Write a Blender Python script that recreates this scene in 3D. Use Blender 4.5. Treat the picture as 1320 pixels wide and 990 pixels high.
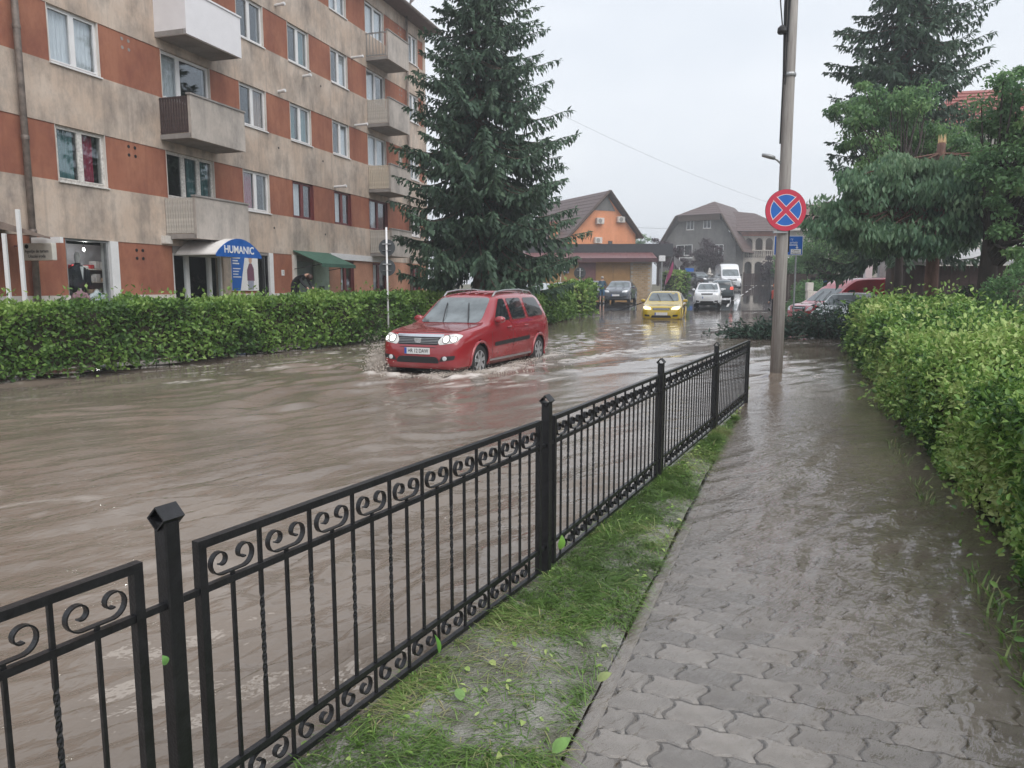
import bpy, bmesh, math, random
import numpy as np
from mathutils import Vector, Matrix
from mathutils.bvhtree import BVHTree
for _o in list(bpy.data.objects): bpy.data.objects.remove(_o)
SC = bpy.context.scene
COL = SC.collection
R = math.radians
# ------------------------------------------------------------------ camera
CAM_H = 1.6; FPX = 960.0; PITCH = math.atan(123.5/960)
cam_d = bpy.data.cameras.new('camera'); cam = bpy.data.objects.new('camera', cam_d); COL.objects.link(cam)
cam.location = (0, 0, CAM_H); cam.rotation_euler = (R(90)-PITCH, 0, 0)
cam_d.sensor_fit = 'HORIZONTAL'; cam_d.sensor_width = 36.0; cam_d.lens = 36.0*FPX/1320
cam_d.clip_start = 0.05; cam_d.clip_end = 3000
SC.camera = cam
SC.render.resolution_x = 1024; SC.render.resolution_y = 768
# ------------------------------------------------------------------ sky and sun (overcast, raining)
world = bpy.data.worlds.new('World'); SC.world = world; world.use_nodes = True
nt = world.node_tree; nt.nodes.clear()
w_out = nt.nodes.new('ShaderNodeOutputWorld')
sky = nt.nodes.new('ShaderNodeTexSky'); sky.sky_type = 'NISHITA'; sky.sun_disc = False
sky.sun_elevation = R(52); sky.sun_rotation = R(145); sky.air_density = 1.5; sky.dust_density = 6.0
bg1 = nt.nodes.new('ShaderNodeBackground'); bg1.inputs['Strength'].default_value = 0.08
nt.links.new(sky.outputs['Color'], bg1.inputs['Color'])
tc = nt.nodes.new('ShaderNodeTexCoord')
mp = nt.nodes.new('ShaderNodeMapping'); mp.inputs['Scale'].default_value = (1, 1, 2.6)
nz = nt.nodes.new('ShaderNodeTexNoise'); nz.inputs['Scale'].default_value = 1.7; nz.inputs['Detail'].default_value = 4
cr = nt.nodes.new('ShaderNodeValToRGB')
cr.color_ramp.elements[0].position = 0.36; cr.color_ramp.elements[0].color = (0.575, 0.62, 0.685, 1)
cr.color_ramp.elements[1].position = 0.66; cr.color_ramp.elements[1].color = (0.70, 0.73, 0.775, 1)
bg2 = nt.nodes.new('ShaderNodeBackground'); bg2.inputs['Strength'].default_value = 1.0
nt.links.new(tc.outputs['Generated'], mp.inputs['Vector']); nt.links.new(mp.outputs['Vector'], nz.inputs['Vector'])
nt.links.new(nz.outputs['Fac'], cr.inputs['Fac']); nt.links.new(cr.outputs['Color'], bg2.inputs['Color'])
mx = nt.nodes.new('ShaderNodeMixShader'); mx.inputs['Fac'].default_value = 0.88
nt.links.new(bg1.outputs[0], mx.inputs[1]); nt.links.new(bg2.outputs[0], mx.inputs[2]); nt.links.new(mx.outputs[0], w_out.inputs['Surface'])
sun_d = bpy.data.lights.new('sun', 'SUN'); sun_d.energy = 1.5; sun_d.angle = R(60); sun_d.color = (1.0, 0.97, 0.93)
sun = bpy.data.objects.new('sun', sun_d); COL.objects.link(sun); sun.rotation_euler = (R(38), 0, R(35))
SC.view_settings.view_transform = 'Standard'; SC.view_settings.look = 'None'
SC.view_settings.exposure = 0.58; SC.view_settings.gamma = 1.0; SC.view_settings.use_curve_mapping = False
SC.cycles.max_bounces = 6; SC.cycles.transparent_max_bounces = 10
SC.cycles.caustics_reflective = False; SC.cycles.caustics_refractive = False

# ------------------------------------------------------------------ helpers
_c, _s = math.cos(PITCH), math.sin(PITCH)
def G(px, py, z=0.0):
    """where the sight line through a pixel of the photograph meets the height z"""
    a = (px-660)/FPX; b = (495-py)/FPX
    d = (a, _c+b*_s, -_s+b*_c); t = (z-CAM_H)/d[2]
    return Vector((d[0]*t, d[1]*t, z))
def XW(px, Y, z=0.0):
    return (px-660)/FPX*(Y*_c+(CAM_H-z)*_s)
def ZW(py, Y):
    b = (495-py)/FPX; return CAM_H+Y*(-_s+b*_c)/(_c+b*_s)
def lerp_tab(tab, v):
    xs = [a for a, _ in tab]; ys = [b for _, b in tab]
    return np.interp(v, xs, ys)
ROADZ = [(-20, -.22), (10, -.2), (16, -.12), (31, .05), (42, .33), (74, 1.4), (100, 2.1), (140, 2.3), (900, 2.6)]
WATERZ = [(-20, -.004), (11, 0.0), (16, .085), (31, .31), (40, .345), (60, .352)]
def road_z(y): return float(lerp_tab(ROADZ, y))
def water_z(y): return float(lerp_tab(WATERZ, y))
def side_z(y): return max(road_z(y)+.02, water_z(y)+.05)

def tag(o, label=None, cat=None, group=None, kind=None):
    if label: o['label'] = label
    if cat: o['category'] = cat
    if group: o['group'] = group
    if kind: o['kind'] = kind
    return o
def empty(name, loc=(0, 0, 0), rz=0.0):
    o = bpy.data.objects.new(name, None); COL.objects.link(o); o.empty_display_size = .2
    o.location = loc; o.rotation_euler = (0, 0, rz); return o
def link(name, me, parent=None, loc=None, rot=None):
    o = bpy.data.objects.new(name, me); COL.objects.link(o)
    if parent is not None: o.parent = parent
    if loc is not None: o.location = loc
    if rot is not None: o.rotation_euler = rot
    return o
def np_mesh(name, V, F, m=None, attrs=None, smooth=False):
    """V (n,3) float array, F (k,3|4) int array"""
    V = np.asarray(V, dtype=np.float32); F = np.asarray(F, dtype=np.int32)
    me = bpy.data.meshes.new(name)
    k, n = F.shape
    me.vertices.add(len(V)); me.vertices.foreach_set('co', V.ravel())
    me.loops.add(k*n); me.loops.foreach_set('vertex_index', F.ravel())
    me.polygons.add(k); me.polygons.foreach_set('loop_start', np.arange(0, k*n, n, dtype=np.int32))
    me.polygons.foreach_set('loop_total', np.full(k, n, dtype=np.int32))
    if smooth: me.polygons.foreach_set('use_smooth', np.ones(k, dtype=bool))
    if attrs:
        for an, av in attrs.items():
            at = me.attributes.new(an, 'FLOAT', 'POINT'); at.data.foreach_set('value', np.asarray(av, dtype=np.float32))
    me.update(calc_edges=True)
    if m: me.materials.append(m)
    return me
class MB:
    """collects simple shapes into one mesh"""
    def __init__(self): self.v = []; self.f = []
    def add(self, vs, fs):
        b = len(self.v); self.v += [tuple(x) for x in vs]; self.f += [tuple(i+b for i in q) for q in fs]; return self
    def box(self, x0, x1, y0, y1, z0, z1):
        return self.add([(x0, y0, z0), (x1, y0, z0), (x1, y1, z0), (x0, y1, z0), (x0, y0, z1), (x1, y0, z1), (x1, y1, z1), (x0, y1, z1)],
                        [(0, 3, 2, 1), (4, 5, 6, 7), (0, 1, 5, 4), (1, 2, 6, 5), (2, 3, 7, 6), (3, 0, 4, 7)])
    def prism(self, pts, d):
        """closed outline pts (3D), swept by the vector d"""
        n = len(pts); p = [Vector(q) for q in pts]; d = Vector(d)
        return self.add(p+[q+d for q in p], [tuple(range(n))[::-1], tuple(range(n, 2*n))]+[(i, (i+1) % n, n+(i+1) % n, n+i) for i in range(n)])
    def tube(self, path, r, n=8, cap=True, tw=0.0):
        P = [Vector(p) for p in path]; rs = r if isinstance(r, (list, tuple)) else [r]*len(P)
        vs = []; fs = []; up0 = None
        for i, p in enumerate(P):
            t = (P[min(i+1, len(P)-1)]-P[max(i-1, 0)]).normalized()
            if up0 is None:
                up0 = Vector((0, 0, 1)) if abs(t.z) < .9 else Vector((1, 0, 0))
            a = t.cross(up0).normalized(); b = a.cross(t).normalized(); up0 = b
            for k in range(n):
                an = 2*math.pi*k/n+tw*i
                vs.append(p+a*math.cos(an)*rs[i]+b*math.sin(an)*rs[i])
        for i in range(len(P)-1):
            for k in range(n):
                fs.append((i*n+k, i*n+(k+1) % n, (i+1)*n+(k+1) % n, (i+1)*n+k))
        if cap: fs += [tuple(range(n))[::-1], tuple(range((len(P)-1)*n, len(P)*n))]
        return self.add(vs, fs)
    def lathe(self, prof, n=16, axis='z', o=(0, 0, 0)):
        vs = []; fs = []
        for r, h in prof:
            for k in range(n):
                a = 2*math.pi*k/n; c, s = math.cos(a)*r, math.sin(a)*r
                q = {'z': (c, s, h), 'y': (c, h, s), 'x': (h, c, s)}[axis]
                vs.append((q[0]+o[0], q[1]+o[1], q[2]+o[2]))
        for i in range(len(prof)-1):
            for k in range(n): fs.append((i*n+k, i*n+(k+1) % n, (i+1)*n+(k+1) % n, (i+1)*n+k))
        fs += [tuple(range(n))[::-1], tuple(range((len(prof)-1)*n, len(prof)*n))]
        return self.add(vs, fs)
    def loft(self, rings, cap=True):
        n = len(rings[0]); vs = [p for r_ in rings for p in r_]; fs = []
        for i in range(len(rings)-1):
            for k in range(n): fs.append((i*n+k, i*n+(k+1) % n, (i+1)*n+(k+1) % n, (i+1)*n+k))
        if cap: fs += [tuple(range(n))[::-1], tuple(range((len(rings)-1)*n, len(rings)*n))]
        return self.add(vs, fs)
    def mesh(self, name, m, smooth=False, bevel=0):
        me = bpy.data.meshes.new(name); me.from_pydata(self.v, [], self.f)
        bm = bmesh.new(); bm.from_mesh(me)
        bmesh.ops.recalc_face_normals(bm, faces=bm.faces)
        if bevel: bmesh.ops.bevel(bm, geom=list(bm.edges), offset=bevel, segments=1, affect='EDGES', clamp_overlap=True)
        bm.to_mesh(me); bm.free()
        if smooth: me.polygons.foreach_set('use_smooth', [True]*len(me.polygons))
        if m: me.materials.append(m)
        return me
    def build(self, name, m, parent=None, smooth=False, bevel=0, loc=None, rot=None):
        return link(name, self.mesh(name, m, smooth, bevel), parent, loc, rot)
def auto_smooth(o, ang=35):
    me = o.data
    me.polygons.foreach_set('use_smooth', [True]*len(me.polygons))
    me.set_sharp_from_angle(angle=R(ang))
    return o
def text(name, body, size, m, parent=None, loc=(0, 0, 0), rot=(0, 0, 0), align='CENTER', ext=.002, sx=1.0, bold=0.0):
    cu = bpy.data.curves.new(name, 'FONT'); cu.body = body; cu.size = size; cu.align_x = align; cu.align_y = 'CENTER'
    cu.extrude = ext; cu.offset = bold; cu.materials.append(m)
    tmp = bpy.data.objects.new(name, cu); COL.objects.link(tmp)
    me = bpy.data.meshes.new_from_object(tmp.evaluated_get(bpy.context.evaluated_depsgraph_get())); me.name = name
    bpy.data.objects.remove(tmp)
    if not me.materials: me.materials.append(m)
    o = bpy.data.objects.new(name, me); COL.objects.link(o); o.location = loc; o.rotation_euler = rot; o.scale = (sx, 1, 1)
    if parent is not None: o.parent = parent
    return o
def copy_tree(o, parent=None):
    c = o.copy(); COL.objects.link(c); c.parent = parent
    for ch in o.children: copy_tree(ch, c)
    return c
# ---- value noise on numpy arrays
def _hash(ix, iy, iz, seed):
    h = (ix*374761393+iy*668265263+iz*2147483647+seed*974634541) & 0xFFFFFFFF
    h = ((h ^ (h >> 13))*1274126177) & 0xFFFFFFFF
    return ((h ^ (h >> 16)) & 0xFFFFFF)/float(0xFFFFFF)
def vnoise(P, scale=1.0, seed=0):
    P = np.asarray(P, dtype=np.float64)*scale
    i = np.floor(P).astype(np.int64); f = P-i; f = f*f*(3-2*f); r = 0
    for dx in (0, 1):
        for dy in (0, 1):
            for dz in (0, 1):
                w = (f[:, 0] if dx else 1-f[:, 0])*(f[:, 1] if dy else 1-f[:, 1])*(f[:, 2] if dz else 1-f[:, 2])
                r = r+w*_hash(i[:, 0]+dx, i[:, 1]+dy, i[:, 2]+dz, seed)
    return r
# ------------------------------------------------------------------ materials
def new_mat(name):
    m = bpy.data.materials.new(name); m.use_nodes = True
    n = m.node_tree.nodes; return m, n, m.node_tree.links, n['Principled BSDF']
def mat(name, col, rough=.6, metal=0.0, var=.12, scale=3.0, bump=0.0, bscale=40.0, coat=0.0, emit=0.0, spec=.5, col2=None, stretch=(1, 1, 1), contrast=(.35, .65)):
    m, n, l, b = new_mat(name)
    b.inputs['Roughness'].default_value = rough; b.inputs['Metallic'].default_value = metal
    b.inputs['Specular IOR Level'].default_value = spec
    if coat: b.inputs['Coat Weight'].default_value = coat; b.inputs['Coat Roughness'].default_value = .04
    t = n.new('ShaderNodeTexCoord'); mpn = n.new('ShaderNodeMapping'); mpn.inputs['Scale'].default_value = stretch
    l.new(t.outputs['Object'], mpn.inputs['Vector'])
    nzz = n.new('ShaderNodeTexNoise'); nzz.inputs['Scale'].default_value = scale; nzz.inputs['Detail'].default_value = 6; nzz.inputs['Roughness'].default_value = .6
    l.new(mpn.outputs['Vector'], nzz.inputs['Vector'])
    r = n.new('ShaderNodeValToRGB'); r.color_ramp.elements[0].position = contrast[0]; r.color_ramp.elements[1].position = contrast[1]
    c2 = col2 if col2 else tuple(min(1, x*(1+var)) for x in col[:3]); c1 = col if col2 else tuple(x*(1-var) for x in col[:3])
    r.color_ramp.elements[0].color = (*c1[:3], 1); r.color_ramp.elements[1].color = (*c2[:3], 1)
    l.new(nzz.outputs['Fac'], r.inputs['Fac']); l.new(r.outputs['Color'], b.inputs['Base Color'])
    if bump:
        nb = n.new('ShaderNodeTexNoise'); nb.inputs['Scale'].default_value = bscale; nb.inputs['Detail'].default_value = 5
        l.new(mpn.outputs['Vector'], nb.inputs['Vector'])
        bp = n.new('ShaderNodeBump'); bp.inputs['Strength'].default_value = bump; bp.inputs['Distance'].default_value = .02
        l.new(nb.outputs['Fac'], bp.inputs['Height']); l.new(bp.outputs['Normal'], b.inputs['Normal'])
    if emit:
        b.inputs['Emission Color'].default_value = (*col[:3], 1); b.inputs['Emission Strength'].default_value = emit
    return m
def leaf_mat(name, cols, rough=.42, trans=.28):
    """cols: ramp of leaf colours picked by the per-leaf attribute tint"""
    m, n, l, b = new_mat(name)
    at = n.new('ShaderNodeAttribute'); at.attribute_name = 'tint'
    r = n.new('ShaderNodeValToRGB'); e = r.color_ramp.elements
    while len(e) < len(cols): e.new(.5)
    for i, c in enumerate(cols):
        e[i].position = i/(len(cols)-1); e[i].color = (*c, 1)
    l.new(at.outputs['Fac'], r.inputs['Fac']); l.new(r.outputs['Color'], b.inputs['Base Color'])
    b.inputs['Roughness'].default_value = rough; b.inputs['Specular IOR Level'].default_value = .4
    tr = n.new('ShaderNodeBsdfTranslucent'); l.new(r.outputs['Color'], tr.inputs['Color'])
    ms = n.new('ShaderNodeMixShader'); ms.inputs['Fac'].default_value = trans
    l.new(b.outputs[0], ms.inputs[1]); l.new(tr.outputs[0], ms.inputs[2]); l.new(ms.outputs[0], n['Material Output'].inputs['Surface'])
    return m
def schlick(n, l, f0, normal=None):
    """two-sided Fresnel reflectance of a thin film"""
    ge = n.new('ShaderNodeNewGeometry'); vm = n.new('ShaderNodeVectorMath'); vm.operation = 'DOT_PRODUCT'
    l.new(ge.outputs['Incoming'], vm.inputs[0]); l.new(normal if normal else ge.outputs['Normal'], vm.inputs[1])
    def mt(op, a, b=None):
        q = n.new('ShaderNodeMath'); q.operation = op
        for k, x in enumerate((a, b)):
            if x is None: continue
            if isinstance(x, (int, float)): q.inputs[k].default_value = x
            else: l.new(x, q.inputs[k])
        return q.outputs[0]
    p = mt('POWER', mt('SUBTRACT', 1.0, mt('MINIMUM', mt('ABSOLUTE', vm.outputs['Value']), 1.0)), 5.0)
    return mt('ADD', mt('MULTIPLY', p, 1-f0), f0)
def glass_mat(name, tint=(.90, .93, .94), refl=(.9, .93, .96), boost=.12):
    """thin window pane: clear, with Fresnel reflection"""
    m, n, l, b = new_mat(name); n.remove(b)
    tr = n.new('ShaderNodeBsdfTransparent'); tr.inputs['Color'].default_value = (*tint, 1)
    gl = n.new('ShaderNodeBsdfGlossy'); gl.inputs['Roughness'].default_value = .03; gl.inputs['Color'].default_value = (*refl, 1)
    ms = n.new('ShaderNodeMixShader'); l.new(schlick(n, l, boost), ms.inputs['Fac']); l.new(tr.outputs[0], ms.inputs[1]); l.new(gl.outputs[0], ms.inputs[2])
    l.new(ms.outputs[0], n['Material Output'].inputs['Surface'])
    return m
def plaster_mat(name, base, stain, patch, rough=.85):
    """weathered render: base colour, grey weather stains running down, lighter patched areas"""
    m, n, l, b = new_mat(name); b.inputs['Roughness'].default_value = rough; b.inputs['Specular IOR Level'].default_value = .25
    t = n.new('ShaderNodeTexCoord')
    def noise(sc, st, det=6, ro=.62):
        mpn = n.new('ShaderNodeMapping'); mpn.inputs['Scale'].default_value = st; l.new(t.outputs['Object'], mpn.inputs['Vector'])
        z = n.new('ShaderNodeTexNoise'); z.inputs['Scale'].default_value = sc; z.inputs['Detail'].default_value = det; z.inputs['Roughness'].default_value = ro
        l.new(mpn.outputs['Vector'], z.inputs['Vector']); return z
    def ramp(src, p0, p1):
        r = n.new('ShaderNodeValToRGB'); r.color_ramp.elements[0].position = p0; r.color_ramp.elements[1].position = p1; l.new(src.outputs['Fac'], r.inputs['Fac']); return r
    def mixc(fac, ca, cb, amount=1.0):
        mxn = n.new('ShaderNodeMix'); mxn.data_type = 'RGBA'
        mu = n.new('ShaderNodeMath'); mu.operation = 'MULTIPLY'; mu.inputs[1].default_value = amount; l.new(fac.outputs['Color'], mu.inputs[0]); l.new(mu.outputs[0], mxn.inputs['Factor'])
        if isinstance(ca, tuple): mxn.inputs['A'].default_value = (*ca, 1)
        else: l.new(ca, mxn.inputs['A'])
        mxn.inputs['B'].default_value = (*cb, 1); return mxn.outputs['Result']
    c1 = mixc(ramp(noise(.7, (1, 1, 1)), .42, .62), base, patch, .8)
    c2 = mixc(ramp(noise(.8, (1.2, 1, .65), 9, .72), .44, .66), c1, stain, .95)
    c3 = mixc(ramp(noise(14, (1, 1, .35), 4), .52, .75), c2, stain, .3)
    c4 = mixc(ramp(noise(5.5, (1, 1, .045), 5, .6), .53, .70), c3, stain, .42)
    l.new(c4, b.inputs['Base Color'])
    bp = n.new('ShaderNodeBump'); bp.inputs['Strength'].default_value = .25; bp.inputs['Distance'].default_value = .01
    l.new(noise(60, (1, 1, 1)).outputs['Fac'], bp.inputs['Height']); l.new(bp.outputs['Normal'], b.inputs['Normal'])
    return m
M = {}
M['beige'] = plaster_mat('weathered_beige_render', (.55, .435, .35), (.235, .205, .185), (.63, .54, .465))
M['red_panel'] = plaster_mat('terracotta_panel', (.345, .14, .088), (.225, .085, .06), (.39, .175, .11))
M['orange_panel'] = plaster_mat('faded_orange_panel', (.47, .235, .155), (.36, .18, .12), (.52, .28, .19))
M['plinth'] = plaster_mat('white_plinth', (.68, .64, .60), (.5, .46, .42), (.74, .71, .68))
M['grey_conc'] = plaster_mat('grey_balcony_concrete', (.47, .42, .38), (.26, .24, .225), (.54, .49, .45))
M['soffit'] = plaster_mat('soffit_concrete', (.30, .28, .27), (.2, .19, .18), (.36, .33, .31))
M['white_paint'] = mat('white_paint', (.74, .74, .75), .45, var=.05)
M['white_frame'] = mat('white_window_frame', (.76, .76, .77), .4, var=.04)
M['old_frame'] = mat('peeling_white_frame', (.62, .60, .57), .6, var=.25, scale=18)
M['brown_frame'] = mat('maroon_window_frame', (.16, .035, .035), .5)
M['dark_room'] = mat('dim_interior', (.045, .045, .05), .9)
M['glass'] = glass_mat('window_glass'); M['shop_glass'] = glass_mat('shop_glass', (.93, .95, .95), boost=.03)
M['curtain_white'] = mat('white_net_curtain', (.84, .84, .87), .9, var=.1, scale=9, stretch=(6, 6, .3))
M['curtain_teal'] = mat('teal_curtain', (.10, .22, .23), .9, var=.25, scale=9, stretch=(6, 6, .3))
M['curtain_red'] = mat('crimson_curtain', (.33, .015, .06), .9, var=.25, scale=9, stretch=(6, 6, .3))
M['curtain_tan'] = mat('tan_curtain', (.34, .22, .16), .9, var=.25, scale=9, stretch=(6, 6, .3))
M['drain'] = mat('weathered_zinc_pipe', (.20, .165, .145), .55, .25, var=.35, scale=5)
M['dark_slats'] = mat('dark_wood_slats', (.055, .035, .035), .7, var=.3, scale=10)
M['pale_slats'] = mat('pale_grey_slats', (.50, .47, .43), .7, var=.18, scale=10)
M['cream_slats'] = mat('cream_slats', (.60, .53, .43), .7, var=.15, scale=10)
M['white_clad'] = mat('white_sheet_cladding', (.78, .77, .80), .5, var=.03)
M['black_iron'] = mat('black_painted_iron', (.012, .012, .014), .38, .0, var=.4, scale=30, bump=.15, bscale=120)
M['black_plastic'] = mat('black_plastic', (.015, .015, .017), .5)
M['rubber'] = mat('tyre_rubber', (.018, .018, .019), .75)
M['alloy'] = mat('silver_wheel', (.52, .53, .55), .35, .7, var=.06)
M['chrome'] = mat('chrome', (.75, .76, .78), .12, 1.0, var=.02)
M['plate'] = mat('number_plate_white', (.78, .78, .78), .4, var=.03)
M['ink'] = mat('black_ink', (.01, .01, .012), .5)
M['white_ink'] = mat('white_ink', (.8, .8, .8), .5, var=.02)
M['blue_ink'] = mat('blue_ink', (.012, .09, .42), .4, var=.05)
M['sign_red'] = mat('sign_red', (.55, .03, .07), .35, var=.05)
M['sign_blue'] = mat('sign_blue', (.01, .12, .47), .35, var=.05)
M['steel'] = mat('galvanised_steel', (.36, .37, .38), .45, .6, var=.12, scale=8)
M['sign_back'] = mat('sign_back_grey', (.055, .062, .068), .6)
M['wood_dark'] = mat('dark_timber', (.07, .045, .035), .8, var=.3, scale=6)
M['bark'] = mat('spruce_bark', (.11, .075, .06), .9, var=.35, scale=9, bump=.6, bscale=25, stretch=(1, 1, .3))
M['bark_red'] = mat('reddish_bark', (.16, .085, .065), .9, var=.35, scale=9, bump=.6, bscale=25, stretch=(1, 1, .3))
M['bark_dark'] = mat('dark_bark', (.055, .042, .038), .9, var=.35, scale=9, bump=.6, bscale=25, stretch=(1, 1, .3))
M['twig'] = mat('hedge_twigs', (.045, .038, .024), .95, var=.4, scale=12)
M['fresh_wood'] = mat('fresh_split_wood', (.66, .46, .26), .8, var=.15, scale=12)
M['hedge_near'] = leaf_mat('hedge_leaves_bright', [(.04, .09, .028), (.10, .215, .045), (.22, .37, .08), (.40, .53, .17), (.45, .52, .20)])
M['hedge_far'] = leaf_mat('hedge_leaves', [(.04, .09, .03), (.10, .20, .045), (.185, .32, .07), (.30, .43, .12)])
M['hedge_dark'] = leaf_mat('dark_shrub_leaves', [(.015, .04, .02), (.03, .07, .028), (.045, .095, .035)])
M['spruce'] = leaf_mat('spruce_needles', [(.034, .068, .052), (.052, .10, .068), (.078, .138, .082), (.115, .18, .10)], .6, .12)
M['broad'] = leaf_mat('broad_leaves', [(.07, .15, .07), (.12, .24, .10), (.19, .33, .13), (.29, .42, .17)], trans=.4)
M['weeping'] = leaf_mat('hanging_leaves', [(.075, .16, .10), (.13, .24, .14), (.2, .32, .18), (.3, .42, .25)], trans=.4)
M['purple'] = leaf_mat('purple_leaves', [(.03, .014, .022), (.05, .022, .034), (.075, .03, .042)])
M['grass'] = leaf_mat('wet_grass_blades', [(.075, .12, .04), (.115, .21, .05), (.17, .30, .07), (.30, .34, .14), (.40, .35, .20)])
M['petal'] = mat('white_petals', (.8, .8, .78), .6, var=.04)
# ================================================================== ground, road, flood water
M['soil'] = mat('muddy_soil', (.12, .095, .07), .55, var=.3, scale=4, col2=(.24, .22, .19), bump=.5, bscale=60)
M['ground'] = mat('damp_ground', (.10, .10, .06), .8, col2=(.17, .15, .11), scale=.6, bump=.4, bscale=8)
M['asphalt'] = mat('wet_asphalt', (.06, .06, .064), .10, col2=(.11, .11, .115), scale=.5, bump=.05, bscale=30, stretch=(1, .35, 1), coat=1.0, spec=.8)
M['paver'] = mat('wet_concrete_paver', (.19, .172, .158), .12, col2=(.30, .28, .262), scale=7, bump=.25, bscale=140, contrast=(.3, .7))
def _vary(m):
    n, l = m.node_tree.nodes, m.node_tree.links; b = n['Principled BSDF']; src = b.inputs['Base Color'].links[0].from_socket
    oi = n.new('ShaderNodeObjectInfo'); mr = n.new('ShaderNodeMapRange'); mr.inputs['To Min'].default_value = .68; mr.inputs['To Max'].default_value = 1.25; l.new(oi.outputs['Random'], mr.inputs['Value'])
    vm = n.new('ShaderNodeVectorMath'); vm.operation = 'SCALE'; l.new(src, vm.inputs[0]); l.new(mr.outputs['Result'], vm.inputs['Scale']); l.new(vm.outputs['Vector'], b.inputs['Base Color'])
_vary(M['paver'])
M['kerb'] = mat('wet_concrete_kerb', (.22, .20, .185), .22, col2=(.31, .285, .26), scale=6, bump=.25, bscale=100)
M['line'] = mat('worn_road_paint', (.62, .62, .60), .3, var=.2, scale=6)
LEFT = [(-13, -6), (-11, 5), (-9.2, 9.5), (-7.9, 12.4), (-7.3, 13.6), (-5.7, 16.9), (-3.7, 20.0), (-2.7, 22.6), (.9, 24.4), (2.0, 28.0), (3.9, 35.8), (5.6, 42), (8, 50), (15.5, 70), (24, 95), (30, 112)]
RIGHT = [(-3.0, -6), (-.6, 2.3), (.1, 4.0), (1.2, 6.1), (2.3, 8.3), (3.6, 10.6), (5.4, 13.5), (8.4, 19.8), (13.2, 32), (19.2, 50), (28, 74), (36, 95), (42, 112)]
def edge_x(tab, y): return np.interp(y, [b for _, b in tab], [a for a, _ in tab])
# sidewalk frame: x along the pavement, y to its left
SW0 = Vector((.22, 2.32, 0)); SWA = R(69.0)
SWU = Vector((math.cos(SWA), math.sin(SWA), 0)); SWN = Vector((-SWU.y, SWU.x, 0))
SWZ = [(-9, -.011), (2.7, -.0115), (3.2, -.014), (4.2, -.028), (5.5, -.04), (7, -.05), (10, -.055), (14, -.11), (24, -.12)]
def sw_local(x, y):
    return (x-SW0.x)*SWU.x+(y-SW0.y)*SWU.y, (x-SW0.x)*SWN.x+(y-SW0.y)*SWN.y
def sw_z(s, n): return lerp_tab(SWZ, SW0.y+s*SWU.y)+.010*(n+.45)
# fence frame
FN0 = Vector((.19, 4.0, 0)); FNA = math.atan2(.891, .453)
FNU = Vector((math.cos(FNA), math.sin(FNA), 0))
def fence_side(x, y):   # positive = road side of the fence
    return (x-FN0.x)*(-FNU.y)+(y-FN0.y)*FNU.x
def bed_z(x, y):
    """height of whatever lies under the water"""
    z = lerp_tab(ROADZ, y)
    s, n = sw_local(x, y); fs = fence_side(x, y)
    walk = (n < .02) & (n > -1.9) & (s < 17)
    verge = (n >= .02) & (fs < .06) & (s < 9)
    z = np.where(walk, sw_z(s, n), z); z = np.where(verge, .04, z)
    z = np.where((n <= -1.9) & (s < 30), np.maximum(.05, lerp_tab(WATERZ, y)+.05), z)
    return z
# --- ground sheet
gx = np.concatenate([[-260, -120, -70], np.arange(-45, 60.1, 1.5), [75, 120, 260]])
gy = np.concatenate([[-120, -30], np.arange(-12, 120.1, 1.5), [150, 260, 420]])
GX, GY = np.meshgrid(gx, gy); gxf, gyf = GX.ravel(), GY.ravel()
lx, rx = edge_x(LEFT, gyf), edge_x(RIGHT, gyf)
GZ = np.maximum(lerp_tab(ROADZ, gyf)+.015, lerp_tab(WATERZ, gyf)+.045)
s_, n_ = sw_local(gxf, gyf)
inroad = (gxf > lx-1.0) & (gxf < rx+2.0) & (gyf < 115)
nearwalk = (n_ > -3.4) & (s_ < 20) & (gxf > lx-1)
GZ = np.where(inroad | nearwalk, lerp_tab(ROADZ, gyf)-.3, GZ)
nx_, ny_ = len(gx), len(gy); ii = (np.arange(ny_-1)[:, None]*nx_+np.arange(nx_-1)[None, :]).ravel()
ground = link('ground', np_mesh('ground', np.stack([gxf, gyf, GZ], 1), np.stack([ii, ii+1, ii+1+nx_, ii+nx_], 1), M['ground']))
tag(ground, kind='structure')
def strip_sheet(name, left, right, zf, ys, m, nc=8):
    V = []; ys = list(ys)
    for y in ys:
        a, b = float(edge_x(left, y)), float(edge_x(right, y))
        for k in range(nc+1):
            V.append((a+(b-a)*k/nc, y, zf(y)))
    i = (np.arange(len(ys)-1)[:, None]*(nc+1)+np.arange(nc)[None, :]).ravel()
    return link(name, np_mesh(name, V, np.stack([i, i+1, i+nc+2, i+nc+1], 1), m))
road = tag(strip_sheet('road', [(a-1.3, b) for a, b in LEFT], [(a+.02*max(b, 0), b) for a, b in RIGHT], road_z, np.arange(-6, 112.1, 2.0), M['asphalt']), kind='structure')
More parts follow.
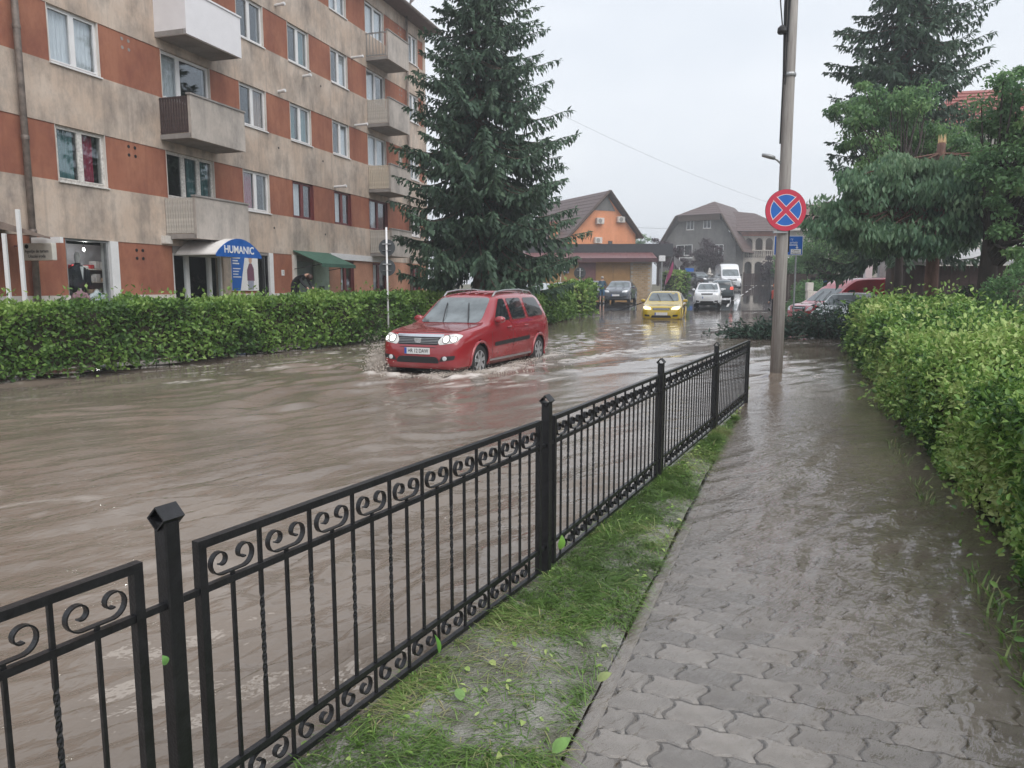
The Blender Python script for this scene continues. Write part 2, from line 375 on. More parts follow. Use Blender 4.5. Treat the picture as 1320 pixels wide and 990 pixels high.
# parking apron in front of the kiosk
apr = MB()
apL = [(3.6, 38.0), (1.0, 42), (-3, 50), (-6, 56)]; apR = [(5.4, 40), (6.6, 44), (8.6, 50), (10.6, 56)]
ay = np.linspace(38.5, 56, 12)
V = []
for y in ay:
    for k in range(5): a, b = float(np.interp(y, [q[1] for q in apL], [q[0] for q in apL])), float(np.interp(y, [q[1] for q in apR], [q[0] for q in apR])); V.append((a+(b-a)*k/4, y, road_z(y)+.03))
i = (np.arange(11)[:, None]*5+np.arange(4)[None, :]).ravel()
tag(link('parking_apron', np_mesh('parking_apron', V, np.stack([i, i+1, i+6, i+5], 1), M['asphalt'])), kind='structure')
ln = MB()      # worn centre line on the dry part of the road
for y in np.arange(46, 92, 7.5):
    for y0 in (y,):
        xa, xb = float(edge_x(LEFT, y0)), float(edge_x(RIGHT, y0)); xc = xa*.42+xb*.58
        xa2, xb2 = float(edge_x(LEFT, y0+3.5)), float(edge_x(RIGHT, y0+3.5)); xd = xa2*.42+xb2*.58
        ln.add([(xc-.07, y0, road_z(y0)+.005), (xc+.07, y0, road_z(y0)+.005), (xd+.07, y0+3.5, road_z(y0+3.5)+.005), (xd-.07, y0+3.5, road_z(y0+3.5)+.005)], [(0, 1, 2, 3)])
tag(ln.build('road_marking', M['line']), kind='structure')

# --- red car pose is needed for its wake
RED_POS = Vector((-.80, 15.45, -.065)); RED_A = R(24.1)
RED_F = Vector((-math.sin(RED_A), -math.cos(RED_A), 0)); RED_L = Vector((-RED_F.y, RED_F.x, 0))
# --- water sheet
rng = np.random.default_rng(7)
NR, NCW = 600, 470
wy = .55*(47/.55)**(np.arange(NR)/(NR-1.0))
u = np.linspace(0, 1, NCW)
WX = (-1.02*wy-3)[:, None]+((1.0*wy+3)+(1.02*wy+3))[:, None]*u[None, :]
WY = np.repeat(wy[:, None], NCW, 1)
wx_, wy_ = WX.ravel(), WY.ravel()
dY = np.gradient(wy); dX = (2.02*wy+6)/NCW
cell = np.repeat(np.maximum(dY, dX)[:, None], NCW, 1).ravel()
wz0 = lerp_tab(WATERZ, wy_); bed = bed_z(wx_, wy_); depth = wz0-bed
P2 = np.stack([wx_, wy_, 0*wx_], 1)
rough_patch = (.32+2.6*(vnoise(P2, .38, 3)*vnoise(P2+9.1, .9, 5)))*(1-.62*np.clip((wx_/np.maximum(wy_, 1)+.12)/.14, 0, 1)*np.clip((wy_-5)/4, 0, 1))
h = np.zeros_like(wx_)
wx_w = wx_+.35*(vnoise(P2, .6, 11)-.5)*2; wy_w = wy_+.35*(vnoise(P2, .6, 12)-.5)*2
for k in range(46):
    lam = .10*(.95/.10)**rng.random()
    main = k < 34
    ang = R(-46)+rng.normal(0, R(13)) if main else rng.random()*6.28
    amp = .0085*lam**.85*(1 if main else .4)
    amp *= 1.9 if lam < .28 else .85
    kx, ky = math.cos(ang)*6.283/lam, math.sin(ang)*6.283/lam
    fade = np.clip((lam/cell-2.5)/3.0, 0, 1)
    ph = kx*wx_w+ky*wy_w+rng.random()*6.28
    sn = np.sin(ph); h += amp*fade*((1-2*np.abs(np.sin(ph*.5))**1.35)*.8 if k % 3 == 0 else sn)
damp = np.clip(depth/.10, .10, 1.0)
h = h*rough_patch*damp
# wake of the red car
cl = (wx_-RED_POS.x)*RED_F.x+(wy_-RED_POS.y)*RED_F.y; ct = (wx_-RED_POS.x)*RED_L.x+(wy_-RED_POS.y)*RED_L.y
nz1 = vnoise(P2, 5.0, 21); nz2 = vnoise(P2, 13.0, 22); nz3 = vnoise(P2, 2.0, 23)
back = np.clip(2.3-cl, 0, 30)
foam_glint = np.zeros_like(h)
for sgn in (-1, 1):
    arm = sgn*ct-(.84+back*.27)
    g = np.exp(-(arm/(.16+.03*back))**2)*np.exp(-back/8)*(cl < 2.6)
    h += .038*g*(.1+nz1*.8+(nz2-.5)*1.2); foam_glint += g*np.clip(nz2*1.6+nz1*.8-.72, 0, 1)*1.5
    arm2 = sgn*ct-(1.7+back*.42); g2 = np.exp(-(arm2/.3)**2)*np.exp(-back/9)*(cl < 2.0)
    h += .05*g2*(.4+nz3); foam_glint += g2*np.clip(nz2+nz1-1.05, 0, 1)
bow = np.exp(-((cl-2.42)/.16)**2)*np.exp(-(ct/.95)**6)
h += .05*bow*(.2+nz1*.8+(nz2-.5)*.8); foam_glint += bow*np.clip(nz2*1.3+nz1-.75, 0, 1)*1.3
trail = (cl < -2.1)*np.exp(-(ct/(1.0+.05*back))**4)*np.exp(-np.clip(-2.1-cl, 0, 50)/9)
h += .03*trail*(nz1-.5)*2; foam_glint += trail*np.clip(nz2+nz1-1.0, 0, 1)*1.2
side = (np.abs(cl) < 2.3)*np.exp(-((np.abs(ct)-.98)/.16)**2)
h += .025*side*nz1; foam_glint += side*np.clip(nz2*1.4+nz1-.85, 0, 1)*1.5
# froth flecks (unused), then sky-glint streaks painted into the water colour
fl = np.clip(vnoise(P2*np.array([1, .55, 1]), 7.0, 31)*vnoise(P2, .7, 32)-.55, 0, 1)*2.6
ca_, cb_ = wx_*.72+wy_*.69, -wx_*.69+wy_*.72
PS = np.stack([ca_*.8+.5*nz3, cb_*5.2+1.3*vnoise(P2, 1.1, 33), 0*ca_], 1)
sky_glint = np.clip(1-np.abs(2*vnoise(PS, 1.0, 34)-1)*6.0, 0, 1)*np.clip(vnoise(P2, .55, 35)*2.4-1.0, 0, 1)*np.clip(vnoise(P2, 6.0, 36)*2-.35, 0, 1)
foam_glint = np.clip(foam_glint+(.8*sky_glint*np.clip((wy_-3.2)/3, 0, 1))*np.clip(depth/.1, 0, 1), 0, 1)
murk = .08+.92*np.clip((depth-.010)/.075, 0, 1)**.85
rip = .13+.87*np.clip((15-wy_)/9, 0, 1)
h = np.where(depth > 0, np.maximum(h, -np.maximum(depth-.0045, 0)), h)
i = (np.arange(NR-1)[:, None]*NCW+np.arange(NCW-1)[None, :]).ravel()
water_me = np_mesh('flood_water', np.stack([wx_, wy_, wz0+h], 1), np.stack([i, i+1, i+1+NCW, i+NCW], 1), None, {'murk': murk, 'foam_glint': foam_glint, 'rip': rip}, smooth=True)
def water_mat():
    m, n, l, b = new_mat('muddy_flood_water')
    t = n.new('ShaderNodeTexCoord')
    am = n.new('ShaderNodeAttribute'); am.attribute_name = 'murk'
    af = n.new('ShaderNodeAttribute'); af.attribute_name = 'foam_glint'
    ns = n.new('ShaderNodeTexNoise'); ns.inputs['Scale'].default_value = .7; ns.inputs['Detail'].default_value = 5; l.new(t.outputs['Object'], ns.inputs['Vector'])
    cr_ = n.new('ShaderNodeValToRGB'); cr_.color_ramp.elements[0].position = .3; cr_.color_ramp.elements[1].position = .7
    cr_.color_ramp.elements[0].color = (.158, .127, .102, 1); cr_.color_ramp.elements[1].color = (.215, .176, .143, 1)
    l.new(ns.outputs['Fac'], cr_.inputs['Fac'])
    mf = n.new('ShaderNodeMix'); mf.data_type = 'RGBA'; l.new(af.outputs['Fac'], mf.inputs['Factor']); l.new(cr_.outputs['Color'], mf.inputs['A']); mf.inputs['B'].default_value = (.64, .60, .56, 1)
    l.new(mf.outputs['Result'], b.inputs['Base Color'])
    ro = n.new('ShaderNodeMapRange'); ro.inputs['To Min'].default_value = .05; ro.inputs['To Max'].default_value = .6; l.new(af.outputs['Fac'], ro.inputs['Value']); l.new(ro.outputs['Result'], b.inputs['Roughness'])
    b.inputs['IOR'].default_value = 1.62
    # ripples: stretched along the crests, plus rings of rain drops
    mp1 = n.new('ShaderNodeMapping'); mp1.inputs['Rotation'].default_value = (0, 0, R(-44)); l.new(t.outputs['Object'], mp1.inputs['Vector'])
    mp2 = n.new('ShaderNodeMapping'); mp2.inputs['Scale'].default_value = (.42, 1.0, 1); l.new(mp1.outputs['Vector'], mp2.inputs['Vector'])
    n1 = n.new('ShaderNodeTexNoise'); n1.inputs['Scale'].default_value = 9.0; n1.inputs['Detail'].default_value = 4; n1.inputs['Distortion'].default_value = .6; l.new(mp2.outputs['Vector'], n1.inputs['Vector'])
    n2 = n.new('ShaderNodeTexNoise'); n2.inputs['Scale'].default_value = 34; n2.inputs['Detail'].default_value = 2; l.new(mp2.outputs['Vector'], n2.inputs['Vector'])
    vo = n.new('ShaderNodeTexVoronoi'); vo.inputs['Scale'].default_value = 2.6; l.new(t.outputs['Object'], vo.inputs['Vector'])
    def mth(op, a, b_=None):
        q = n.new('ShaderNodeMath'); q.operation = op
        for k, x in enumerate((a, b_)):
            if x is None: continue
            if isinstance(x, (int, float)): q.inputs[k].default_value = x
            else: l.new(x, q.inputs[k])
        return q.outputs[0]
    ring = mth('SINE', mth('MULTIPLY', vo.outputs['Distance'], 95.0))
    fall = n.new('ShaderNodeMapRange'); fall.inputs['From Min'].default_value = .03; fall.inputs['From Max'].default_value = .26; fall.inputs['To Min'].default_value = 1; fall.inputs['To Max'].default_value = 0
    l.new(vo.outputs['Distance'], fall.inputs['Value'])
    sep = n.new('ShaderNodeSeparateColor'); l.new(vo.outputs['Color'], sep.inputs[0])
    on = mth('GREATER_THAN', sep.outputs[0], .6)
    rings = mth('MULTIPLY', mth('MULTIPLY', ring, fall.outputs['Result']), on)
    hsum = mth('ADD', mth('ADD', mth('MULTIPLY', n1.outputs['Fac'], 1.0), mth('MULTIPLY', n2.outputs['Fac'], .5)), mth('MULTIPLY', rings, .05))
    bp = n.new('ShaderNodeBump'); bp.inputs['Distance'].default_value = .015; l.new(hsum, bp.inputs['Height'])
    bs = n.new('ShaderNodeMapRange'); bs.inputs['To Min'].default_value = .8; bs.inputs['To Max'].default_value = 1.0; l.new(am.outputs['Fac'], bs.inputs['Value']); ar = n.new('ShaderNodeAttribute'); ar.attribute_name = 'rip'; l.new(mth('MULTIPLY', bs.outputs['Result'], ar.outputs['Fac']), bp.inputs['Strength'])
    l.new(bp.outputs['Normal'], b.inputs['Normal'])
    tr = n.new('ShaderNodeBsdfTransparent'); tr.inputs['Color'].default_value = (.97, .955, .93, 1)
    gl = n.new('ShaderNodeBsdfGlossy'); gl.inputs['Roughness'].default_value = .04; l.new(bp.outputs['Normal'], gl.inputs['Normal'])
    frs = schlick(n, l, .10, bp.outputs['Normal'])
    m1 = n.new('ShaderNodeMixShader'); l.new(frs, m1.inputs['Fac']); l.new(tr.outputs[0], m1.inputs[1]); l.new(gl.outputs[0], m1.inputs[2])
    m2 = n.new('ShaderNodeMixShader'); l.new(am.outputs['Fac'], m2.inputs['Fac']); l.new(m1.outputs[0], m2.inputs[1]); l.new(b.outputs[0], m2.inputs[2])
    l.new(m2.outputs[0], n['Material Output'].inputs['Surface'])
    return m
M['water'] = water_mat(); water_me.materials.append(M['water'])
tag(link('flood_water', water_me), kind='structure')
# churned droplets and clots of froth thrown up by the red car
def splash(name, spots, seed, label):
    rg = random.Random(seed); mb = MB()
    for (c, sp, k, r0, up) in spots:
        for _ in range(k):
            p = Vector((c[0]+rg.gauss(0, sp[0]), c[1]+rg.gauss(0, sp[1]), c[2]+abs(rg.gauss(0, up))))
            r = r0*rg.uniform(.35, 1.3)*(1.0 if p.z < c[2]+up else .55)
            vs = [p+Vector((rg.uniform(.6, 1.3)*r*a, rg.uniform(.6, 1.3)*r*b, rg.uniform(.5, 1.1)*r*d)) for a, b, d in ((1, 0, 0), (-1, 0, 0), (0, 1, 0), (0, -1, 0), (0, 0, 1), (0, 0, -1))]
            mb.add(vs, [(0, 2, 4), (2, 1, 4), (1, 3, 4), (3, 0, 4), (2, 0, 5), (1, 2, 5), (3, 1, 5), (0, 3, 5)])
    o = mb.build(name, M['froth'], None, smooth=True); tag(o, label, 'splash', kind='stuff'); return o
M['froth'] = mat('muddy_froth', (.50, .44, .38), .35, col2=(.66, .61, .56), scale=20)
def car_pt(a, b, z): q = RED_POS+RED_F*a+RED_L*b; return (q.x, q.y, z)
sp = []
for t_ in np.linspace(0, 1, 11): sp.append((car_pt(2.3-.7*t_, -.82-.42*t_, .06), (.10, .11), 420, .0145, .26*(1-.45*t_)))
for t_ in np.linspace(0, 1, 10): sp.append((car_pt(2.42-.9*t_, .45+.62*t_, .05), (.11, .09), 130, .013, .05))
for t_ in np.linspace(0, 1, 7): sp.append((car_pt(2.5, -.8+1.4*t_, .03), (.07, .1), 26, .015, .03))
for t_ in np.linspace(0, 1, 14): sp.append((car_pt(1.5-3.8*t_, 1.02+.1*math.sin(9*t_), .06), (.13, .09), 80, .012, .04))
for t_ in np.linspace(0, 1, 12): sp.append((car_pt(1.3-5.5*t_, 1.25+1.45*t_, .04), (.2, .13), 26, .016, .03))
for t_ in np.linspace(0, 1, 8): sp.append((car_pt(-2.3-2.2*t_, .6-1.2*(t_*3 % 1), .08), (.3, .3), 30, .018, .04))
splash('water_splash', sp, 4, 'churned muddy spray thrown up round the red estate car')

# ================================================================== pavement of wavy concrete pavers
sw = MB(); sw_base = []
sv = []; ss = np.arange(-4, 17.01, .5)
for s in ss:
    for n in (.0, -.4, -.8, -1.2, -1.62):
        q = SW0+SWU*float(s)+SWN*n; sv.append((q.x, q.y, float(sw_z(s, n))-.022))
i = (np.arange(len(ss)-1)[:, None]*5+np.arange(4)[None, :]).ravel()
sidewalk = link('sidewalk', np_mesh('sidewalk', sv, np.stack([i, i+5, i+6, i+1], 1), M['soil'])); tag(sidewalk, kind='structure')
PL, PP, GAP = .228, .152, .0048
def paver_mesh(seed):
    rg = random.Random(seed)
    def we(a): return .0075*math.sin(4*math.pi*a/PL)
    def ve(b): return .017*math.sin(2*math.pi*b/PP)
    out = []
    hl, hp = PL/2-GAP, PP/2-GAP
    n1, n2 = 8, 6
    for k in range(n1): a = -hl+2*hl*k/n1; out.append((a+ve(-hp)*0, -hp+we(a)))
    for k in range(n2): b = -hp+2*hp*k/n2; out.append((hl+ve(b), b))
    for k in range(n1): a = hl-2*hl*k/n1; out.append((a, hp+we(a)))
    for k in range(n2): b = hp-2*hp*k/n2; out.append((-hl+ve(b), b))
    N = len(out); ch = .006
    top = [(x*(1-ch*2/PL*1.2), y*(1-ch*2/PP*1.1), rg.uniform(-.0004, .0004)) for x, y in out]
    low = [(x, y, -.006) for x, y in out]; bot = [(x, y, -.03) for x, y in out]
    mb = MB(); mb.add(top+low+bot, [tuple(range(N))]+[(k, k+N, (k+1) % N+N, (k+1) % N) for k in range(N)]+[(k+N, k+2*N, (k+1) % N+2*N, (k+1) % N+N) for k in range(N)])
    return mb.mesh('paver', M['paver'])
PAV = [paver_mesh(k) for k in range(4)]
rg = random.Random(3); cnt = 0; rest = MB()
r_i = 0; s = -.42
while s < 12.5:
    off = (r_i % 2)*PL/2
    for k in range(8):
        a = -PL/2-off-k*PL+.003; sc_ = 1.0
        if a < -1.60: continue
        if k == 0 and off:
            qh = SW0+SWU*s+SWN*(-PL/4+.004)
            link('paver', PAV[0], sidewalk, (qh.x, qh.y, float(sw_z(s, -.05))), (0, 0, SWA+R(90))).scale = (.47, 1, 1); cnt += 1
        q = SW0+SWU*s+SWN*a; z = float(sw_z(s, a))+rg.uniform(-.0022, .0022)
        if cnt < 296:
            o = link('paver', PAV[rg.randrange(4)], sidewalk, (q.x, q.y, z), (rg.gauss(0, .008), rg.gauss(0, .008), SWA+R(90)+rg.gauss(0, .008))); cnt += 1
        else:
            hl, hp = PL/2-GAP, PP/2-GAP; e1 = SWN*-1; e2 = SWU
            pts = []
            for (x, y) in ((-hl, -hp), (0, -hp-.006), (hl, -hp), (hl+.016, 0), (hl, hp), (0, hp+.005), (-hl, hp), (-hl+.016, 0)):
                w_ = Vector((q.x, q.y, z))+e1*x+e2*y; pts.append(w_)
            rest.add(pts+[p-Vector((0, 0, .02)) for p in pts], [tuple(range(8))]+[(j, (j+1) % 8, 8+(j+1) % 8, 8+j) for j in range(8)])
    r_i += 1; s += PP
tag(rest.build('paver_rows', M['paver'], sidewalk), kind='stuff')
kerb = empty('kerb'); tag(kerb, kind='structure')
for k in range(15):
    s0 = -3.2+k*1.0; mb = MB()
    pts = [SW0+SWU*s0+SWN*.0, SW0+SWU*(s0+.992)+SWN*.0, SW0+SWU*(s0+.992)+SWN*.062, SW0+SWU*s0+SWN*.062]
    z0 = float(sw_z(s0+.5, 0))+.004+rg.uniform(-.003, .003)
    mb.prism([(p.x, p.y, -.2) for p in pts], (0, 0, .2+z0)); mb.build('kerb_stone', M['kerb'], kerb, bevel=.008)
# ------------------------------------------------------------------ verge between fence and pavement
vs = []; VS = np.arange(-5.2, 11.3, .07); NV = 26
fa, fb = [], []
for s in VS:
    A = SW0+SWU*float(s)+SWN*.06                      # kerb side
    # fence side: straight across to the fence line
    d = (A.x-FN0.x)*(-FNU.y)+(A.y-FN0.y)*FNU.x         # distance to the fence line (negative here)
    den = SWN.x*(-FNU.y)+SWN.y*FNU.x
    B = A+SWN*max((.07-d)/den, .05)
    for k in range(NV): vs.append(A.lerp(B, k/(NV-1)))
VV = np.array([(p.x, p.y, 0) for p in vs])
edge = np.tile(np.minimum(np.arange(NV), np.arange(NV)[::-1]*.8), len(VS))
VV[:, 2] = .012-.006*np.clip(VV[:, 1]-5, 0, 9)+(.022*np.clip(edge/5, 0, 1))+.03*(vnoise(VV, 3.2, 41)-.45)+.014*(vnoise(VV, 12, 42)-.5)
last = np.tile(np.arange(NV) == NV-1, len(VS)); VV[last, 2] = -.2
i = (np.arange(len(VS)-1)[:, None]*NV+np.arange(NV-1)[None, :]).ravel()
M['verge'] = mat('washed_verge_mud', (.12, .12, .085), .2, col2=(.30, .295, .265), scale=5, bump=.8, bscale=90)
tag(link('verge', np_mesh('verge', VV, np.stack([i, i+NV, i+NV+1, i+1], 1), M['verge'], smooth=True)), kind='structure')
def blades(name, P, L, W, az, el, tint, m, curl=.35):
    """each blade: a tapering two-quad strip"""
    n = len(P); d = np.stack([np.cos(az)*np.cos(el), np.sin(az)*np.cos(el), np.sin(el)], 1)
    side = np.stack([-np.sin(az), np.cos(az), 0*az], 1)*W[:, None]*.5
    m1 = P+d*L[:, None]*.55; d2 = d.copy(); d2[:, 2] -= curl; tip = m1+d2*L[:, None]*.5
    V = np.stack([P-side, P+side, m1+side*.8, m1-side*.8, tip+side*.12, tip-side*.12], 1).reshape(-1, 3)
    b = np.arange(n)*6
    F = np.concatenate([np.stack([b, b+1, b+2, b+3], 1), np.stack([b+3, b+2, b+4, b+5], 1)])
    return link(name, np_mesh(name, V, F, m, {'tint': np.repeat(tint, 6)}))
NB = 70000
sel = rng.integers(0, len(VV), NB*2); Pb = VV[sel]+rng.normal(0, .02, (NB*2, 3))*np.array([1, 1, 0])
dens = vnoise(Pb, 2.3, 51)*.65+vnoise(Pb, 7.0, 52)*.35
keep = ((dens > .43+.16*rng.random(NB*2)) | (rng.random(NB*2) < .16)) & (Pb[:, 1] > .9) & (~last[sel]) & (fence_side(Pb[:, 0], Pb[:, 1]) < .05)
_, pn = sw_local(Pb[:, 0], Pb[:, 1]); keep &= pn > .06
Pb = Pb[keep][:NB]; nb = len(Pb); cl_ = vnoise(Pb, 9.0, 53)
az = R(250)+rng.normal(0, .9, nb)+(cl_-.5)*5; el = np.clip(rng.normal(.24, .24, nb), .02, 1.2)
tint = np.clip(vnoise(Pb, 3.0, 54)*.7+rng.normal(0, .16, nb)+.05+(rng.random(nb) > .93)*.4, 0, 1)
gr = blades('grass', Pb, rng.uniform(.03, .12, nb), rng.uniform(.0028, .0055, nb), az, el, tint, M['grass'])
tag(gr, 'flattened wet grass along the verge under the fence', 'grass', kind='stuff')
# ================================================================== iron fence
fence = empty('iron_fence', (0, 0, 0))
FPOST = [Vector(q) for q in ((-2.06, -.15, 0), (-.925, 1.93, 0), (.19, 4.0, 0), (1.232, 6.12, 0), (2.27, 8.24, 0), (3.29, 10.35, 0))]
tag(fence, 'black wrought iron fence with scrolls between road and pavement', 'fence')
SPN = 2.36
def post_mesh(h):
    return MB().box(-.0235, .0235, -.0235, .0235, -.35, h).mesh('post', M['black_iron'], bevel=.004)
post_me = post_mesh(.985); end_me = post_mesh(.90)
capm = MB(); w, t_ = .028, .004
for a in range(4):      # open square tube lying on its edge
    A = R(90*a); c0 = (math.cos(A)*w*1.2, math.sin(A)*w*1.2); c1 = (math.cos(A+R(90))*w*1.2, math.sin(A+R(90))*w*1.2)
    i0, i1 = [(x*(1-t_/w*1.2), z*(1-t_/w*1.2)) for x, z in (c0, c1)]
    capm.prism([(-.033, c0[0], c0[1]), (-.033, c1[0], c1[1]), (-.033, i1[0], i1[1]), (-.033, i0[0], i0[1])], (.066, 0, 0))
cap_me = capm.mesh('post_cap', M['black_iron'])
for k, fp_ in enumerate(FPOST):
    p = link('post', end_me if k == 5 else post_me, fence, (fp_.x, fp_.y, -.02 if k > 3 else 0), (0, 0, FNA))
    if k < 5: link('post_cap', cap_me, p, (0, 0, .995))
def bar(z0, z1): return MB().box(-.0052, .0052, -.0052, .0052, z0, z1).mesh('baluster', M['black_iron'])
def twist_bar(z0, z1):
    mb = MB(); rings = []
    zs = [z0, z0+.2]+list(np.linspace(z0+.22, z1-.22, 22))+[z1-.2, z1]
    for k, z in enumerate(zs):
        a = R(45)+(0 if k < 2 else min(k-2, 21)*R(360*2.0/21))
        rings.append([(math.cos(a+R(90*j))*.0078, math.sin(a+R(90*j))*.0078, z) for j in range(4)])
    return mb.loft(rings).mesh('baluster', M['black_iron'])
def scroll_mesh(flip):
    path = []
    for k in range(27):      # left volute from its eye outwards, along the flat, right volute inwards
        a = R(-470+k*(470-90)/26.0) ; r = .012+.030*(k/26.0)**1.2
        path.append((-.042+math.cos(a)*r, math.sin(a)*r))
    path = path+[(-x, z) for x, z in path[::-1]]
    sg = -1 if flip else 1; vs = []; fs = []
    n = len(path)
    for k, (x, z) in enumerate(path):
        x0, z0 = path[max(k-1, 0)]; x1, z1 = path[min(k+1, n-1)]
        L = math.hypot(x1-x0, z1-z0) or 1; nx, nz_ = -(z1-z0)/L*.0021, (x1-x0)/L*.0021
        vs += [(x+nx, -.009, sg*(z+nz_)), (x-nx, -.009, sg*(z-nz_)), (x-nx, .009, sg*(z-nz_)), (x+nx, .009, sg*(z+nz_))]
    for k in range(n-1):
        for j in range(4): fs.append((k*4+j, k*4+(j+1) % 4, k*4+4+(j+1) % 4, k*4+4+j))
    return MB().add(vs, fs+[(0, 1, 2, 3), (n*4-4, n*4-3, n*4-2, n*4-1)]).mesh('scroll', M['black_iron'])
Z_T, Z_2, Z_L, Z_B = .885, .752, .175, .055
long_me, tw_me = bar(Z_B, Z_2+.026), twist_bar(Z_L-.016, Z_T)
sc_up, sc_dn = scroll_mesh(False), scroll_mesh(True)
for k in range(5):
    A_, B_ = FPOST[k], FPOST[k+1]; x0 = .085; x1 = (B_-A_).length-.085; fm = MB()
    fm.box(x0, x0+.026, -.0135, .0135, Z_B-.010, Z_T+.014); fm.box(x1-.026, x1, -.0135, .0135, Z_B-.010, Z_T+.014)
    fm.box(x0+.026, x1-.026, -.014, .014, Z_T-.010, Z_T+.0135)
    fm.box(x0+.026, x1-.026, -.010, .010, Z_2-.010, Z_2+.010); fm.box(x0+.026, x1-.026, -.010, .010, Z_L-.010, Z_L+.010)
    fm.box(x0+.026, x1-.026, -.011, .011, Z_B-.010, Z_B+.010)
    for z in (Z_2, Z_L): fm.box(x0-.062, x0, -.009, .009, z-.009, z+.009); fm.box(x1, x1+.062, -.009, .009, z-.009, z+.009)
    pan = fm.build('panel', M['black_iron'], fence, loc=(A_.x, A_.y, -.018 if k == 4 else 0), rot=(0, 0, math.atan2(B_.y-A_.y, B_.x-A_.x)))
    nb_ = 19; st = (x1-x0-.03)/(nb_+1)
    for j in range(nb_):
        x = x0+.015+st*(j+1)
        if j % 2 == 0:
            link('baluster', long_me, pan, (x, 0, 0)); link('scroll', sc_up, pan, (x, 0, Z_2+.066))
        else:
            link('baluster', tw_me, pan, (x, 0, 0)); link('scroll', sc_dn, pan, (x, 0, Z_L-.057))
# ================================================================== apartment block (x along the facade, y into the house, z up)
BT = R(17.3166); BD = 15.904
BU = Vector((math.sin(BT), math.cos(BT), 0)); BN = Vector((-BU.y, BU.x, 0))
bl = empty('apartment_building', tuple(BN*BD), math.pi/2-BT)
tag(bl, 'beige and terracotta apartment block with balconies and ground floor shops', 'building')
T0, T1 = 6.0, 36.0
SILL = [4.17+2.75*k for k in range(4)]; HEAD = [s+1.33 for s in SILL]
def bpart(name, m, x0, x1, y0, y1, z0, z1, parent=None, bevel=0):
    return MB().box(x0, x1, y0, y1, z0, z1).build(name, M[m] if isinstance(m, str) else m, parent or bl, bevel=bevel)
# plaster bands between the window rows, each field between joints a piece of its own
zb = [(2.82, SILL[0])]+[(HEAD[k], SILL[k+1]) for k in range(3)]+[(HEAD[3], 14.3)]
for (a, b) in zb: bpart('wall_band', 'beige', T0, T1, 0, .3, a, b)
# interior: back wall, party walls and floors
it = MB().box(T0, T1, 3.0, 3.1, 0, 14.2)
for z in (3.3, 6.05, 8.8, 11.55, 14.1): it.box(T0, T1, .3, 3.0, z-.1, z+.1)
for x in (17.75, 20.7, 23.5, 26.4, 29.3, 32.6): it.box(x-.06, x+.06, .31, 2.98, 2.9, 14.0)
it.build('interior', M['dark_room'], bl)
bpart('end_wall', 'beige', T1-.02, T1+.28, .0, 11, 0, 14.3); bpart('end_wall', 'beige', T0-.3, T0-.003, 0, 11, 0, 14.3)
bpart('back_wall', 'beige', T0, T1, 10.7, 11, 0, 14.3)
# roof with wide eaves
rf = MB().box(T0-.6, T1+.75, -.75, 11.6, 14.303, 14.45)
rf.prism([(T0-.6, -.75, 14.45), (T0-.6, 5.4, 16.2), (T0-.6, 11.6, 14.45)], (T1-T0+1.35, 0, 0))
roof = rf.build('roof', mat('brown_roof_sheet', (.13, .085, .075), .6, scale=5), bl)
gut = MB().tube([(T0-.6, -.80, 14.40), (T1+.7, -.80, 14.36)], .07, 8); gut.build('gutter', M['drain'], roof)
sd = empty('satellite_dish', (0, 0, 0)); sd.parent = bl
dm = MB()
pr = [(.02+.4*k/6, .18*(k/6)**2) for k in range(7)]
dm.lathe([(r, h) for r, h in pr]+[(r-.003, h+.008) for r, h in pr[::-1]], 18, 'y')
dm.build('dish', M['white_paint'], sd, smooth=True, loc=(34.4, -.4, 15.35), rot=(R(20), 0, R(25)))
MB().tube([(34.4, -.1, 14.45), (34.4, -.15, 15.35)], .025, 6).build('mast', M['steel'], sd)
FM = {'w': 'white_frame', 'o': 'old_frame', 'b': 'brown_frame'}
